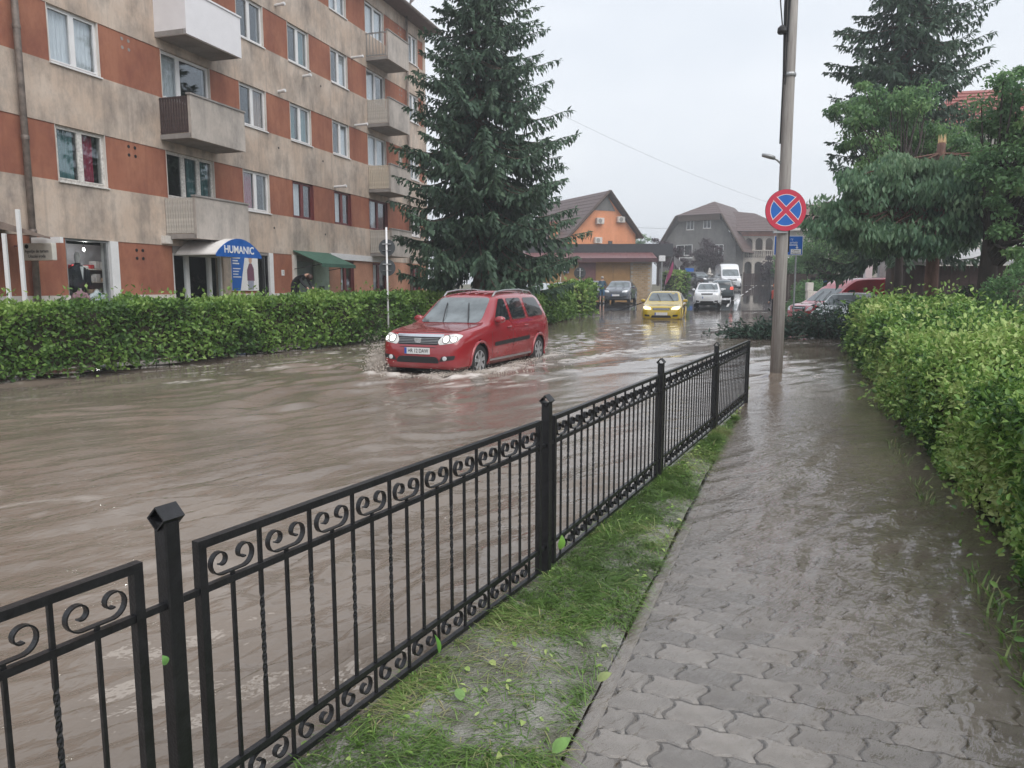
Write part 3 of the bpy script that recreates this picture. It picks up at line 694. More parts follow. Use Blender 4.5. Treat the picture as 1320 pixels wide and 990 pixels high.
def window(x0, x1, z0, z1, split=(.5,), fr='w', cur=None, fw=.055, sill=True, tilt=False, depth=.09):
    """frame with its panes; cur = list of (from, to, material) curtains as fractions of the width"""
    m = M[FM[fr]]; mb = MB(); y0, y1 = depth, depth+.07
    mb.box(x0, x0+fw, y0, y1, z0, z1); mb.box(x1-fw, x1, y0, y1, z0, z1)
    mb.box(x0+fw, x1-fw, y0, y1, z1-fw, z1); mb.box(x0+fw, x1-fw, y0, y1, z0, z0+fw*1.2)
    xs = [x0]+[x0+(x1-x0)*s for s in split]+[x1]
    for x in xs[1:-1]: mb.box(x-.045, x+.045, y0-.008, y1-.002, z0+fw*1.2, z1-fw)
    w = mb.build('window', m, bl)
    for k in range(len(xs)-1):
        a, b = xs[k]+(.045 if k else fw), xs[k+1]-(.045 if k < len(xs)-2 else fw)
        MB().box(a+.001, b-.001, y0+.03, y0+.036, z0+fw*1.2+.001, z1-fw-.001).build('pane', M['glass'], w)
        mb2 = MB(); s_ = .03
        mb2.box(a, a+s_, y0-.014, y0+.028, z0+fw*1.2, z1-fw); mb2.box(b-s_, b, y0-.014, y0+.028, z0+fw*1.2, z1-fw)
        mb2.box(a+s_, b-s_, y0-.014, y0+.028, z1-fw-s_, z1-fw); mb2.box(a+s_, b-s_, y0-.014, y0+.028, z0+fw*1.2, z0+fw*1.2+s_)
        mb2.build('sash', m, w)
    for (f0, f1, cm) in (cur or []):
        a, b = x0+fw+(x1-x0-2*fw)*f0, x0+fw+(x1-x0-2*fw)*f1
        n = max(4, int((b-a)/.035)); vs = []
        for k in range(n+1):
            yy = y1+.06+.02*math.sin(k*1.9)+.008*math.sin(k*.7); vs += [(a+(b-a)*k/n, yy, z0+.02), (a+(b-a)*k/n, yy, z1-.02)]
        MB().add(vs, [(2*k, 2*k+2, 2*k+3, 2*k+1) for k in range(n)]).build('curtain', M[cm], w)
    if sill: MB().box(x0-.03, x1+.03, -.05, depth, z0-.035, z0-.001).build('sill', M['white_frame' if fr == 'w' else 'old_frame'], w)
    # reveals
    for ra_, rb_2 in ((x0-.012, x0-.0005), (x1+.0005, x1+.012)): MB().box(ra_, rb_2, .005, .3, z0, z1).build('reveal', M['plinth' if fr != 'b' else 'brown_frame'], w)
    return w
COLS = [('A', 14.35, 15.80), ('B', 17.95, 19.95), ('C', 21.37, 22.77), ('D', 24.20, 25.55), ('E', 27.10, 28.40), ('F', 30.02, 31.75), ('G', 33.05, 33.40), ('H', 34.35, 35.35), ('Z', 10.0, 11.6), ('Y', 7.0, 8.4)]
CUR = {('A', 0): [(0, .42, 'curtain_teal'), (.62, .86, 'curtain_red')], ('A', 1): [(0, 1, 'curtain_white')], ('A', 2): [(0, 1, 'curtain_white')],
       ('B', 0): [(.5, 1, 'curtain_teal')], ('B', 1): [(0, .36, 'curtain_white')], ('C', 0): [(0, .48, 'curtain_red')], ('C', 1): [(.55, 1, 'curtain_tan')], ('C', 2): [(0, .2, 'curtain_tan')],
       ('D', 0): [(0, .5, 'curtain_white')], ('D', 1): [(0, .42, 'curtain_teal'), (.6, 1, 'curtain_teal')], ('D', 2): [(.6, 1, 'curtain_teal')], ('D', 3): [(.4, 1, 'curtain_white')],
       ('E', 0): [(0, .5, 'curtain_white')], ('E', 1): [(.5, 1, 'curtain_white')], ('E', 2): [(.5, 1, 'curtain_white')], ('E', 3): [(0, 1, 'curtain_white')],
       ('F', 0): [(.3, .6, 'curtain_white')], ('F', 1): [(0, 1, 'curtain_white')], ('F', 2): [(0, .5, 'curtain_white')], ('F', 3): [(0, 1, 'curtain_white')],
       ('H', 1): [(0, 1, 'curtain_white')], ('H', 2): [(0, 1, 'curtain_white')], ('H', 3): [(.3, 1, 'curtain_white')]}
for k in range(4):
    z0, z1 = SILL[k], HEAD[k]
    cols = sorted([c for c in COLS if not (c[0] == 'G' and k not in (1,))], key=lambda c: c[1])
    x = T0
    for (cn, a, b) in cols:                      # coloured panels fill the row between the windows
        if a-.013 > x+.02: bpart('wall_panel', 'red_panel', x+.004, a-.0135, .018, .295, z0+.004, z1-.004)
        x = b+.0135
    bpart('wall_panel', 'red_panel', x, T1-.021, .018, .295, z0+.004, z1-.004)
    for (cn, a, b) in cols:
        if cn == 'B': window(a, b, z0+.0, z1, (.36, .68) if k == 0 else (.36,), 'o' if k == 0 else 'w', CUR.get((cn, k)), sill=False)
        elif cn == 'F': window(a, b, z0, z1, (.5,), 'b' if k == 0 else 'w', CUR.get((cn, k)), sill=False)
        elif cn == 'G': window(a, b, z0+.45, z1-.15, (), 'o', None, sill=False); bpart('wall_panel', 'red_panel', a, b, .018, .295, z0+.004, z0+.449); bpart('wall_panel', 'red_panel', a, b, .018, .295, z1-.149, z1-.004)
        elif cn in 'DE' and k == 0: window(a, b, z0, z1, (.5,), 'b', CUR.get((cn, k)), sill=False)
        else: window(a, b, z0, z1, (.5,), 'o' if (cn == 'A' and k == 0) else 'w', CUR.get((cn, k)))
    for vx in (16.7, 33.4, 12.6):                # four round vent holes
        if vx == 33.4 and k == 1: continue
        for dx in (-.11, .11):
            for dz in (-.11, .11):
                MB().lathe([(.045, -.0), (.045, .03)], 10, 'y', (vx+dx, -.006+.018, z1-.25+dz)).build('vent_hole', M['ink'] if k == 0 else M['soffit'], bl)
# balconies
def balcony(x0, x1, zf, front, slats, left='slats', depth=1.05, clutter=False):
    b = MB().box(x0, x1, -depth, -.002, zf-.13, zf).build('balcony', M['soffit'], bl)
    if front: MB().box(x0+.0, x1, -depth-.02, -depth+.07, zf-.135, zf+1.02).build('parapet', M[front], b); MB().box(x0-.03, x1+.03, -depth-.05, -depth+.1, zf+1.022, zf+1.07).build('coping', M['soffit' if front != 'white_clad' else 'white_clad'], b)
    MB().box(x1-.08, x1-.002, -depth+.072, -.004, zf+.001, zf+1.02).build('side_wall', M[front or 'grey_conc'], b)
    if left == 'solid': MB().box(x0+.002, x0+.07, -depth+.072, -.004, zf-.132, zf+1.02).build('side_wall', M[front], b)
    else:
        MB().box(x0+.01, x0+.05, -depth+.08, -.01, zf+.94, zf+.98).build('rail', M[slats], b); MB().box(x0+.01, x0+.05, -depth+.08, -.01, zf+.05, zf+.09).build('rail', M[slats], b)
        n = 11 if left == 'slats' else 7; wd = .034 if left == 'slats' else .011
        me = MB().box(x0+.02, x0+.038, -wd, wd, zf+.02, zf+1.0).mesh('slat', M[slats])
        for k in range(n): link('slat', me, b, (-.011, -depth+.12+(depth-.18)*k/(n-1), 0))
    return b
balcony(17.75, 20.1, 3.13, 'grey_conc', 'pale_slats')
balcony(17.75, 20.1, 5.88, 'grey_conc', 'dark_slats')
balcony(17.75, 20.1, 8.63, 'white_clad', 'white_clad', 'solid')
balcony(17.75, 20.1, 11.38, 'grey_conc', 'pale_slats')
for k, (sl, lf) in enumerate((('pale_slats', 'slats'), ('cream_slats', 'slats'), ('pale_slats', 'slats'), ('steel', 'bars'))):
    balcony(29.98, 32.0, 3.13+2.75*k, 'grey_conc', sl, lf)
# downpipe with its sleeves, flue pipes
dp = MB().tube([(13.42, -.14, 14.3), (13.42, -.12, .5)], .075, 10).build('downpipe', M['drain'], bl, smooth=True)
for z in (2.9, 5.0, 7.4, 9.8, 12.4): MB().lathe([(.083, z-.05), (.088, z), (.083, z+.05)], 12, 'z', (13.42, -.13, 0)).build('pipe_sleeve', M['drain'], dp)
dp2 = MB().tube([(33.9, -.12, 14.3), (33.9, -.12, .5)], .06, 8).build('downpipe', M['drain'], bl, smooth=True)
for (x, z, L) in ((23.5, 11.28, .4), (28.75, 11.02, .55), (23.5, 8.42, .3), (28.9, 8.36, .6), (27.1, 5.62, .55), (25.1, 9.35, .35)):
    fp = MB().tube([(x, .05, z), (x, -L, z+.02)], .05, 10).tube([(x, -L+.1, z+.016), (x, -L+.02, z+.02)], .062, 10); fp.build('flue_pipe', M['white_paint'], bl)
for (x, z) in ((20.9, 6.5), (23.4, 6.5), (26.3, 9.3), (26.3, 6.5), (26.3, 3.7), (22.95, 3.7)):
    MB().lathe([(.04, 0), (.04, .03)], 8, 'y', (x, -.008, z)).build('vent_hole', M['ink'], bl)
# ---- ground floor
GZ0, GZ1 = 1.42, 2.818
def plinth(a, b): bpart('plinth', 'plinth', a, b, -.035, .3, 0, GZ0)
def gpanel(a, b, m): bpart('wall_panel', m, a+.003, b-.003, .018, .295, GZ0+.002, GZ1)
plinth(T0, 14.40); gpanel(T0, 14.40, 'red_panel')
plinth(15.98, 17.98); gpanel(15.98, 17.98, 'red_panel')
bpart('pilaster', 'white_paint', 15.72, 15.978, -.03, .3, 0, GZ1)
plinth(22.8, 23.98); gpanel(22.8, 23.98, 'red_panel')
bpart('pilaster', 'plinth', 23.982, 24.2, -.04, .3, 0, GZ1)
plinth(26.55, T1-.03); gpanel(26.55, 27.4, 'orange_panel'); gpanel(28.5, 30.22, 'orange_panel'); gpanel(31.62, 34.3, 'orange_panel'); gpanel(35.3, T1-.02, 'orange_panel')
for a, b in ((27.4, 28.5), (30.22, 31.62), (34.3, 35.3)): window(a+.01, b-.01, GZ0, GZ1-.1, (.45,), 'b', [(0, .45, 'curtain_white')], sill=False); bpart('lintel', 'orange_panel', a, b, .02, .29, GZ1-.099, GZ1)
bpart('signboard', 'white_paint', 26.6, 31.2, -.07, -.004, 2.76, 3.0)
for dx in (-.11, .11):
    for dz in (-.11, .11): MB().lathe([(.045, 0), (.045, .03)], 10, 'y', (16.75+dx, .01, 2.52+dz)).build('vent_hole', M['ink'], bl)
def shopfront(x0, x1, z0, z1, mull, m, fw=.07):
    mb = MB(); xs = [x0]+mull+[x1]
    mb.box(x0, x0+fw, .06, .16, z0, z1); mb.box(x1-fw, x1, .06, .16, z0, z1); mb.box(x0+fw, x1-fw, .06, .16, z1-fw, z1); mb.box(x0+fw, x1-fw, .06, .16, z0, z0+fw)
    for x in mull: mb.box(x-.06, x+.06, .05, .159, z0+fw, z1-fw)
    w = mb.build('shopfront', M[m], bl)
    for k in range(len(xs)-1): MB().box(xs[k]+.061, xs[k+1]-.061, .1, .106, z0+fw, z1-fw).build('pane', M['shop_glass'], w)
    return w
sf = shopfront(14.41, 15.715, .55, GZ1, [], 'steel', .05)
bpart('display_back', mat('pale_display_wall', (.38, .38, .42), .8), 14.3, 17.6, 1.7, 1.75, .5, 2.8)
# shelves with folded clothes at the back of the display
sh = MB()
for z in (1.35, 1.75, 2.1): sh.box(15.7, 16.9, 1.3, 1.6, z, z+.03)
shelf = sh.build('shelf', M['old_frame'], bl)
rgc = random.Random(5)
for z in (1.38, 1.78, 2.13):
    for k in range(6):
        cm = mat('folded_cloth', rgc.choice([(.5, .05, .06), (.6, .6, .62), (.1, .13, .3), (.55, .4, .3), (.2, .2, .22)]), .9)
        hh = rgc.uniform(.08, .22); MB().box(15.73+k*.19, 15.89+k*.19, 1.32, 1.56, z+.001, z+hh).build('folded_clothes', cm, shelf, bevel=.015)
shopfront(18.0, 20.15, .35, 2.62, [18.62, 19.6], 'white_frame')
bpart('pilaster', 'beige', 20.152, 20.52, -.01, .3, 0, GZ1)
bpart('shop_wall', 'plinth', 20.522, 21.98, .02, .29, 0, 1.42); bpart('shop_wall', 'red_panel', 20.522, 21.98, .05, .29, 1.421, GZ1)
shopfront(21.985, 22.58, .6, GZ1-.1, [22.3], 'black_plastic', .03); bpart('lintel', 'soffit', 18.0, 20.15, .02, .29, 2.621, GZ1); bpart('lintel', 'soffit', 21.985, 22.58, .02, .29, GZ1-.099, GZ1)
bpart('pilaster', 'white_paint', 22.582, 22.798, -.02, .3, 0, GZ1)
M['door_green'] = mat('grey_green_door', (.13, .17, .15), .45)
bpart('shop_door', 'door_green', 24.35, 25.55, .12, .17, .3, 2.6); bpart('shop_wall', mat('pale_green_render', (.33, .42, .33), .8), 25.552, 26.55, .03, .29, 0, GZ1); bpart('lintel', 'soffit', 24.2, 25.55, .1, .29, 2.601, GZ1)
bpart('letter_box', 'black_plastic', 25.8, 26.1, -.02, .028, 1.55, 1.68)
nb_ = bpart('number_plate', 'white_paint', 23.3, 23.46, -.0, .016, 2.05, 2.25); text('plate_digits', '1', .17, M['ink'], nb_, (23.38, -.003, 2.15), (R(90), 0, 0))
bpart('alarm_box', 'plinth', 17.55, 17.82, -.16, -.004, 2.86, 3.08)
# barrel awning of the shoe shop
aw = empty('barrel_awning', (0, 0, 0)); aw.parent = bl
ax0, ax1, az0, az1, ae = 18.05, 20.14, 2.58, 3.06, 1.42
arc = [(ax0+(ax1-ax0)*k/20, az0+(az1-az0)*math.sin(math.pi*k/20)**.8) for k in range(21)]
vs = []
for (x, z) in arc: vs += [(x, -ae, z), (x, -.01, z), (x, -ae, z-.025), (x, -.01, z-.025)]
cv = MB().add(vs, [(4*k, 4*k+4, 4*k+5, 4*k+1) for k in range(20)]+[(4*k+2, 4*k+3, 4*k+7, 4*k+6) for k in range(20)]+[(4*k, 4*k+2, 4*k+6, 4*k+4) for k in range(20)])
cv.build('canopy', mat('white_awning_vinyl', (.72, .70, .68), .5, var=.08), aw, smooth=False)
MB().prism([(x, -ae-.03, z) for x, z in arc]+[(ax1, -ae-.03, az0-.07), (ax0, -ae-.03, az0-.07)], (0, .027, 0)).build('fascia', mat('awning_blue', (.012, .11, .42), .4), aw)
text('lettering', 'HUMANIC', .30, M['white_ink'], aw, ((ax0+ax1)/2-.02, -ae-.034, 2.72), (R(90), 0, 0), bold=.006)
# green fabric awning
ga = empty('fabric_awning', (0, 0, 0)); ga.parent = bl
M['awn_green'] = mat('green_awning_fabric', (.045, .12, .085), .8, var=.15, scale=4)
MB().prism([(24.02, -.02, 2.98), (24.02, -1.2, 2.50), (24.02, -1.2, 2.48), (24.02, -.02, 2.95)], (2.45, 0, 0)).build('fabric', M['awn_green'], ga)
MB().box(24.02, 26.47, -1.215, -1.2, 2.37, 2.50).build('valance', M['awn_green'], ga)
MB().tube([(24.05, -.02, 2.3), (24.05, -1.18, 2.47)], .015, 6).tube([(26.44, -.02, 2.3), (26.44, -1.18, 2.47)], .015, 6).build('arm', M['black_plastic'], ga)
# ---- signs fixed to the block
ps = empty('projecting_sign', tuple(BN*BD+BU*13.05), math.pi/2-BT); tag(ps, 'pale two-part travel agency box sign sticking out by the downpipe', 'sign')
MB().box(-.06, .06, -1.15, -.25, 2.22, 2.60).build('sign_box', mat('sign_cream', (.62, .60, .55), .5), ps, bevel=.01)
MB().box(.12, .2, -1.2, -.35, 2.61, 2.74).build('top_box', M['white_paint'], ps)
MB().tube([(0, .1, 2.55), (0, -.3, 2.55)], .02, 6).build('bracket', M['brown_frame'], ps)
for k, tx in enumerate(('Agen\u021bie de turism', 'Utaz\u00e1si iroda')): text('lettering', tx, .10, M['ink'], ps, (-.064, -.70, 2.42-.11*k), (R(90), 0, R(-90)), sx=.95)
MB().lathe([(.05, 0), (.05, .01)], 12, 'x', (-.072, -.42, 2.53)).build('emblem', M['ink'], ps)
po = empty('shop_poster', tuple(BN*BD+BU*21.25), math.pi/2-BT); tag(po, 'blue advertising poster with a figure in a plum coat beside the shop door', 'poster')
MB().box(-.70, .70, .012, .048, 1.52, 2.70).build('sheet', M['white_ink'], po)
MB().prism([(-.69, .0095, 1.53), (-.27, .0095, 1.53), (.02, .0095, 2.69), (-.69, .0095, 2.69)], (0, .002, 0)).build('blue_field', M['sign_blue'], po)
fig = MB()
fig.prism([(.10, .008, 1.85), (.48, .008, 1.85), (.46, .008, 2.25), (.36, .008, 2.42), (.22, .008, 2.42), (.10, .008, 2.2)], (0, .002, 0)).build('coat', mat('print_plum', (.17, .07, .11), .5), po)
MB().prism([(.14, .0065, 1.55), (.42, .0065, 1.55), (.44, .0065, 1.848), (.12, .0065, 1.848)], (0, .002, 0)).build('trousers', mat('print_grey', (.32, .34, .42), .5), po)
MB().prism([(.29+.085*math.cos(k*.524), .0055, 2.53+.11*math.sin(k*.524)) for k in range(12)], (0, .002, 0)).build('face', mat('print_skin', (.60, .38, .28), .5), po)
MB().prism([(.29+.12*math.cos(k*.349), .0062, 2.59+.09*math.sin(k*.349)) for k in range(10)], (0, .002, 0)).build('hair', mat('print_hair', (.25, .12, .05), .5), po)
for k in range(3): MB().box(-.62, -.62+(.38, .26, .32)[k], .005, .0085, 2.56-.09*k, 2.60-.09*k).build('print_line', M['white_ink'], po)
for k in range(4): MB().box(-.62, -.62+(.38, .3, .26, .4)[k], .005, .0085, 2.22-.09*k, 2.25-.09*k).build('print_line', M['white_ink'], po)
# mannequins in the clothes shop window
def bust(name, label, x, y, z, s, m, jacket=False, shirt=None, headless=True):
    q = BN*(BD+y)+BU*x; e = empty(name, (q.x, q.y, z), math.pi/2-BT); tag(e, label, 'mannequin')
    rings = []
    for (h, rx, ry) in ((0, .17, .10), (.18, .165, .10), (.38, .20, .12), (.5, .215, .115), (.58, .19, .10), (.62, .10, .07), (.68, .055, .055)):
        rings.append([(rx*math.cos(a)*s, ry*math.sin(a)*s, h*s) for a in np.linspace(0, 2*math.pi, 17)[:-1]])
    MB().loft(rings).build('torso', m, e, smooth=True)
    for sg in (-1, 1): MB().tube([(sg*.19*s, 0, .53*s), (sg*.26*s, -.01, .36*s), (sg*.27*s, -.03, .08*s)] if jacket else [(sg*.18*s, 0, .54*s), (sg*.27*s, -.01, .44*s), (sg*.30*s, -.02, .36*s)], [.07*s, .06*s, .05*s] if jacket else [.065*s, .065*s, .062*s], 10).build('sleeve', m, e, smooth=True)
    if shirt: MB().prism([(-.045*s, -.118*s, .6*s), (.045*s, -.118*s, .6*s), (0, -.135*s, .30*s)], (0, .01, 0)).build('shirt_front', shirt, e)
    MB().lathe([(.0, .67*s), (.045*s, .68*s), (.05*s, .72*s), (.065*s, .8*s), (.06*s, .88*s), (.02*s, .93*s)] if not headless else [(.05*s, .67*s), (.045*s, .72*s)], 12).build('head' if not headless else 'neck', M['plinth'], e, smooth=True)
    MB().lathe([(.02*s, -.6*s), (.02*s, 0)], 8).build('stand', M['steel'], e)
    return e
navy = mat('navy_suit', (.012, .014, .022), .8)
bust('shop_mannequin', 'headed mannequin in a dark suit jacket in the shop window', 15.2, .55, 1.48, 1.12, navy, True, M['white_ink'], False)
bust('shirt_form', 'display form in a pink shirt low in the shop window', 14.98, .3, 1.02, .8, mat('pink_shirt', (.50, .28, .32), .9))
bust('shirt_form', 'display form in a white shirt low in the shop window', 15.5, .3, 1.0, .8, mat('white_shirt', (.68, .72, .76), .9), False, mat('green_tie', (.03, .2, .09), .8))
sl = empty('shop_lamp', tuple(BN*(BD+.9)+BU*15.75), math.pi/2-BT); tag(sl, 'small lit lamp hanging inside the clothes shop window', 'lamp')
MB().tube([(0, 0, 2.82), (0, 0, 2.66)], .006, 5).build('cord', M['black_plastic'], sl)
MB().lathe([(.01, 2.67), (.03, 2.65), (.035, 2.61), (.02, 2.58), (.005, 2.575)], 10).build('bulb', mat('lit_bulb', (1, .95, .88), .3, emit=4.0), sl, smooth=True)
pl_d = bpy.data.lights.new('bulb_light', 'POINT'); pl_d.energy = 13; pl_d.color = (1, .95, .88); pl_d.shadow_soft_size = .05
pl_o = bpy.data.objects.new('bulb_light', pl_d); COL.objects.link(pl_o); pl_o.parent = sl; pl_o.location = (0, -.02, 2.5)
# canopy with white posts at the left edge
cn = empty('canopy', (-10.2, 15.5, .1)); tag(cn, 'brown sloping canopy on two white posts before the apartment block', 'canopy')
MB().prism([(XW(-90, 15.5, 3)+10.2, 0, 2.98), (XW(63, 15.5, 3)+10.2, 0, 2.50), (XW(63, 15.5, 3)+10.2, 0, 2.53), (XW(-90, 15.5, 3)+10.2, 0, 3.32)], (-1.05, 1.5, .12)).build('roof', mat('brown_canopy', (.22, .17, .145), .8, var=.2), cn)
for px_, zt_ in ((9, 2.6), (29, 3.08)): MB().box(XW(px_, 15.4, 2)+10.2-.035, XW(px_, 15.4, 2)+10.2+.035, -.14, -.07, -.2, zt_).build('post', M['white_paint'], cn, bevel=.006)
# ================================================================== vegetation
def leaf_hex(P, D, Nn, L, W, fold=.25):
    """rounder leaves with six outline vertices"""
    D = D/np.maximum(np.linalg.norm(D, axis=1, keepdims=True), 1e-6)
    S = np.cross(D, Nn); S = S/np.maximum(np.linalg.norm(S, axis=1, keepdims=True), 1e-6); N2 = np.cross(S, D)
    def pt(q, w, up): return P+D*(L*q)[:, None]+S*(W*w)[:, None]+N2*(W*up)[:, None]
    V = np.stack([P, pt(.28, .46, fold), pt(.68, .40, fold*.9), pt(1.0, 0, -.15), pt(.68, -.40, fold*.9), pt(.28, -.46, fold)], 1).reshape(-1, 3)
    k = np.arange(len(P))*6
    return V, np.concatenate([np.stack([k, k+1, k+2], 1), np.stack([k, k+2, k+3], 1), np.stack([k, k+3, k+4], 1), np.stack([k, k+4, k+5], 1)])
def leaf_quads(P, D, Nn, L, W, fold=.25):
    """pointed leaves: P base, D direction, Nn leaf normal; 4-vertex folded rhombus each -> V, F"""
    D = D/np.maximum(np.linalg.norm(D, axis=1, keepdims=True), 1e-6)
    S = np.cross(D, Nn); S = S/np.maximum(np.linalg.norm(S, axis=1, keepdims=True), 1e-6)
    N2 = np.cross(S, D)
    mid = P+D*(L*.45)[:, None]
    a = mid+S*(W*.5)[:, None]+N2*(W*fold)[:, None]; b = mid-S*(W*.5)[:, None]+N2*(W*fold)[:, None]
    tip = P+D*L[:, None]
    V = np.stack([P, a, tip, b], 1).reshape(-1, 3)
    k = np.arange(len(P))*4
    F = np.concatenate([np.stack([k, k+1, k+2], 1), np.stack([k, k+2, k+3], 1)])
    return V, F
def leaf_object(name, P, D, Nn, L, W, tint, m, parent=None, fold=.25, hexa=False):
    V, F = (leaf_hex if hexa else leaf_quads)(P, D, Nn, L, W, fold)
    return link(name, np_mesh(name, V, F, m, {'tint': np.repeat(np.clip(tint, 0, 1), 6 if hexa else 4)}), parent)
def rnd_dirs(n, rg): v = rg.normal(size=(n, 3)); return v/np.linalg.norm(v, axis=1, keepdims=True)
def hedge(name, label, path, width, height, z0, m, seed, leaf=.04, dens=1.0, lod=True, bump=.10, group=None, taper=1.0, grow=.0, lip=0.0, hvar=None):
    """clipped hedge along path (list of xy, left edge to right edge centred); leaves over an uneven box, twigs inside"""
    rg = np.random.default_rng(seed); pts = [Vector((a, b, 0)) for a, b in path]
    seg = [(pts[i+1]-pts[i]).length for i in range(len(pts)-1)]; T = sum(seg)
    cum = np.concatenate([[0], np.cumsum(seg)])
    px = np.array([p.x for p in pts]); py = np.array([p.y for p in pts])
    def at(t): return np.interp(t, cum, px), np.interp(t, cum, py)
    def nrm(t):
        a = at(np.clip(t-.2, 0, T)); b = at(np.clip(t+.2, 0, T)); dx, dy = b[0]-a[0], b[1]-a[1]; l_ = np.hypot(dx, dy)+1e-9
        return -dy/l_, dx/l_, dx/l_, dy/l_
    zf = z0 if callable(z0) else (lambda y: z0)
    z0v = np.vectorize(zf)
    Ps = []; Ns = []
    step = .5
    for t in np.arange(0, T, step):
        cx, cy = at(t+step/2); dist = max(2.2, math.hypot(cx, cy)-width*.3)
        L = leaf*max(1.0, dist/6.0)**.75 if lod else leaf
        per = dens*2.6/(L*L*.55*.5)
        for face, area in (('top', step*width), ('l', step*height), ('r', step*height)):
            n = int(per*area)
            tt = t+rg.random(n)*step; nx, ny, ux, uy = nrm(tt); x, y = at(tt)
            if face == 'top': o = (rg.random(n)-.5)*width; h = np.full(n, height); N0 = np.stack([0*tt, 0*tt, 1+0*tt], 1)
            else:
                sg = 1 if face == 'l' else -1; h = height*rg.random(n)**.85; o = sg*width/2*(taper+(1-taper)*h/height); N0 = np.stack([nx*sg, ny*sg, .25+0*tt], 1)
            P = np.stack([x+nx*o, y+ny*o, h], 1)
            Ps.append(np.concatenate([P, np.full((n, 1), L)], 1)); Ns.append(N0)
    for end in (0, T):                               # the two ends
        cx, cy = at(end); dist = max(2.2, math.hypot(cx, cy)); L = leaf*max(1.0, dist/6.0)**.75 if lod else leaf
        n = int(dens*2.6/(L*L*.275)*width*height); nx, ny, ux, uy = nrm(np.full(n, float(end))); sg = -1 if end == 0 else 1
        o = (rg.random(n)-.5)*width; h = height*rg.random(n)
        Ps.append(np.stack([cx+nx*o, cy+ny*o, h, np.full(n, L)], 1)); Ns.append(np.stack([ux*sg, uy*sg, .2+0*ux], 1))
    A = np.concatenate(Ps); N0 = np.concatenate(Ns); P = A[:, :3].copy(); L = A[:, 3]; n = len(P)
    b1 = vnoise(P, 1.4, seed)-.5; b2 = vnoise(P, 4.5, seed+1)-.5
    hv = (hvar(P[:, 0], P[:, 1]) if hvar else 0)
    P += N0*((b1*1.6+b2*.9)*bump-np.abs(rg.normal(0, .045, n))+ (rg.random(n) > .965)*rg.random(n)*grow)[:, None]
    P[:, 2] = P[:, 2]*(1+hv); P[:, 2] += z0v(P[:, 1]); P += rg.normal(0, .02, (n, 3))
    D = rnd_dirs(n, rg)*.9+N0*.55+np.array([0, 0, .15]); Nn = N0*.8+rnd_dirs(n, rg)*.75+np.array([0, 0, .45])
    tint = .42+.75*(vnoise(P, .8, seed+5)-.5)+.6*(vnoise(P, 3.2, seed+6)-.5)+rg.normal(0, .17, n)+lip*(N0[:, 2] > .9)  # lip tints top leaves paler: light from above painted into the leaf colour
    e = empty(name, (0, 0, 0)); tag(e, label, 'hedge', group)
    Ls = L*rg.uniform(.65, 1.25, n)
    leaf_object('foliage', P, D, Nn, Ls, Ls*.55, tint, m, e, hexa=(name == 'long_hedge'))
    # woody inside
    mb = MB(); rgp = random.Random(seed)
    tt = np.linspace(0.05, T-.05, max(6, int(T/.8)))
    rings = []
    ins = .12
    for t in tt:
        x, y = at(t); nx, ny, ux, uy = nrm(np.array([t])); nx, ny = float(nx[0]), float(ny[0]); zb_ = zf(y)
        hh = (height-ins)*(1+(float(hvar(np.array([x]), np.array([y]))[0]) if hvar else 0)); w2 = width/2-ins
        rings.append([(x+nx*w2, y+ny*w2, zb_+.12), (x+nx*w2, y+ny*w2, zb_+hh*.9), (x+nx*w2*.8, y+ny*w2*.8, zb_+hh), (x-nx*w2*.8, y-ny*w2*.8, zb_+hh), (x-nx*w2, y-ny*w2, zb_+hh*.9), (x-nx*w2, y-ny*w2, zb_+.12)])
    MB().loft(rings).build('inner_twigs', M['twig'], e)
    for k in range(int(T*3)):
        t = rgp.uniform(.05, T-.05); x, y = at(t); nx, ny, ux, uy = nrm(np.array([t])); o = rgp.uniform(-.42, .42)*width
        bx_, by_ = x+float(nx[0])*o, y+float(ny[0])*o
        mb.tube([(bx_, by_, zf(by_)-.25), (bx_+rgp.uniform(-.08, .08), by_+rgp.uniform(-.08, .08), zf(by_)+height*.55)], [.014, .007], 4, cap=False)
    mb.build('stems', M['twig'], e)
    return e
# right-hand hedge along the pavement
HA = SW0+SWN*-1.72
def right_path(off, s0, s1, n=8):
    return [((SW0+SWN*(-1.80-off)+SWU*(s0+(s1-s0)*k/(n-1))).xy) for k in range(n)]
zs_r = lambda y: max(.02, water_z(y)+.0)
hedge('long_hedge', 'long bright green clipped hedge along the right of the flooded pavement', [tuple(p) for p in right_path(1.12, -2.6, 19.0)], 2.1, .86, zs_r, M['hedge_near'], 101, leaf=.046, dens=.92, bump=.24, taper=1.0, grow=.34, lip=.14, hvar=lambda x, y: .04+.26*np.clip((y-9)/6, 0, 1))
hedge('low_hedge', 'low dark-sided hedge behind the long right-hand hedge, beneath the trees', [tuple((SW0+SWN*(-5.2)+SWU*k).xy) for k in (9.0, 12, 15, 18.5)], 1.2, .85, lambda y: water_z(y)+.12, M['hedge_far'], 102, leaf=.042, dens=.8, bump=.12, grow=.1)
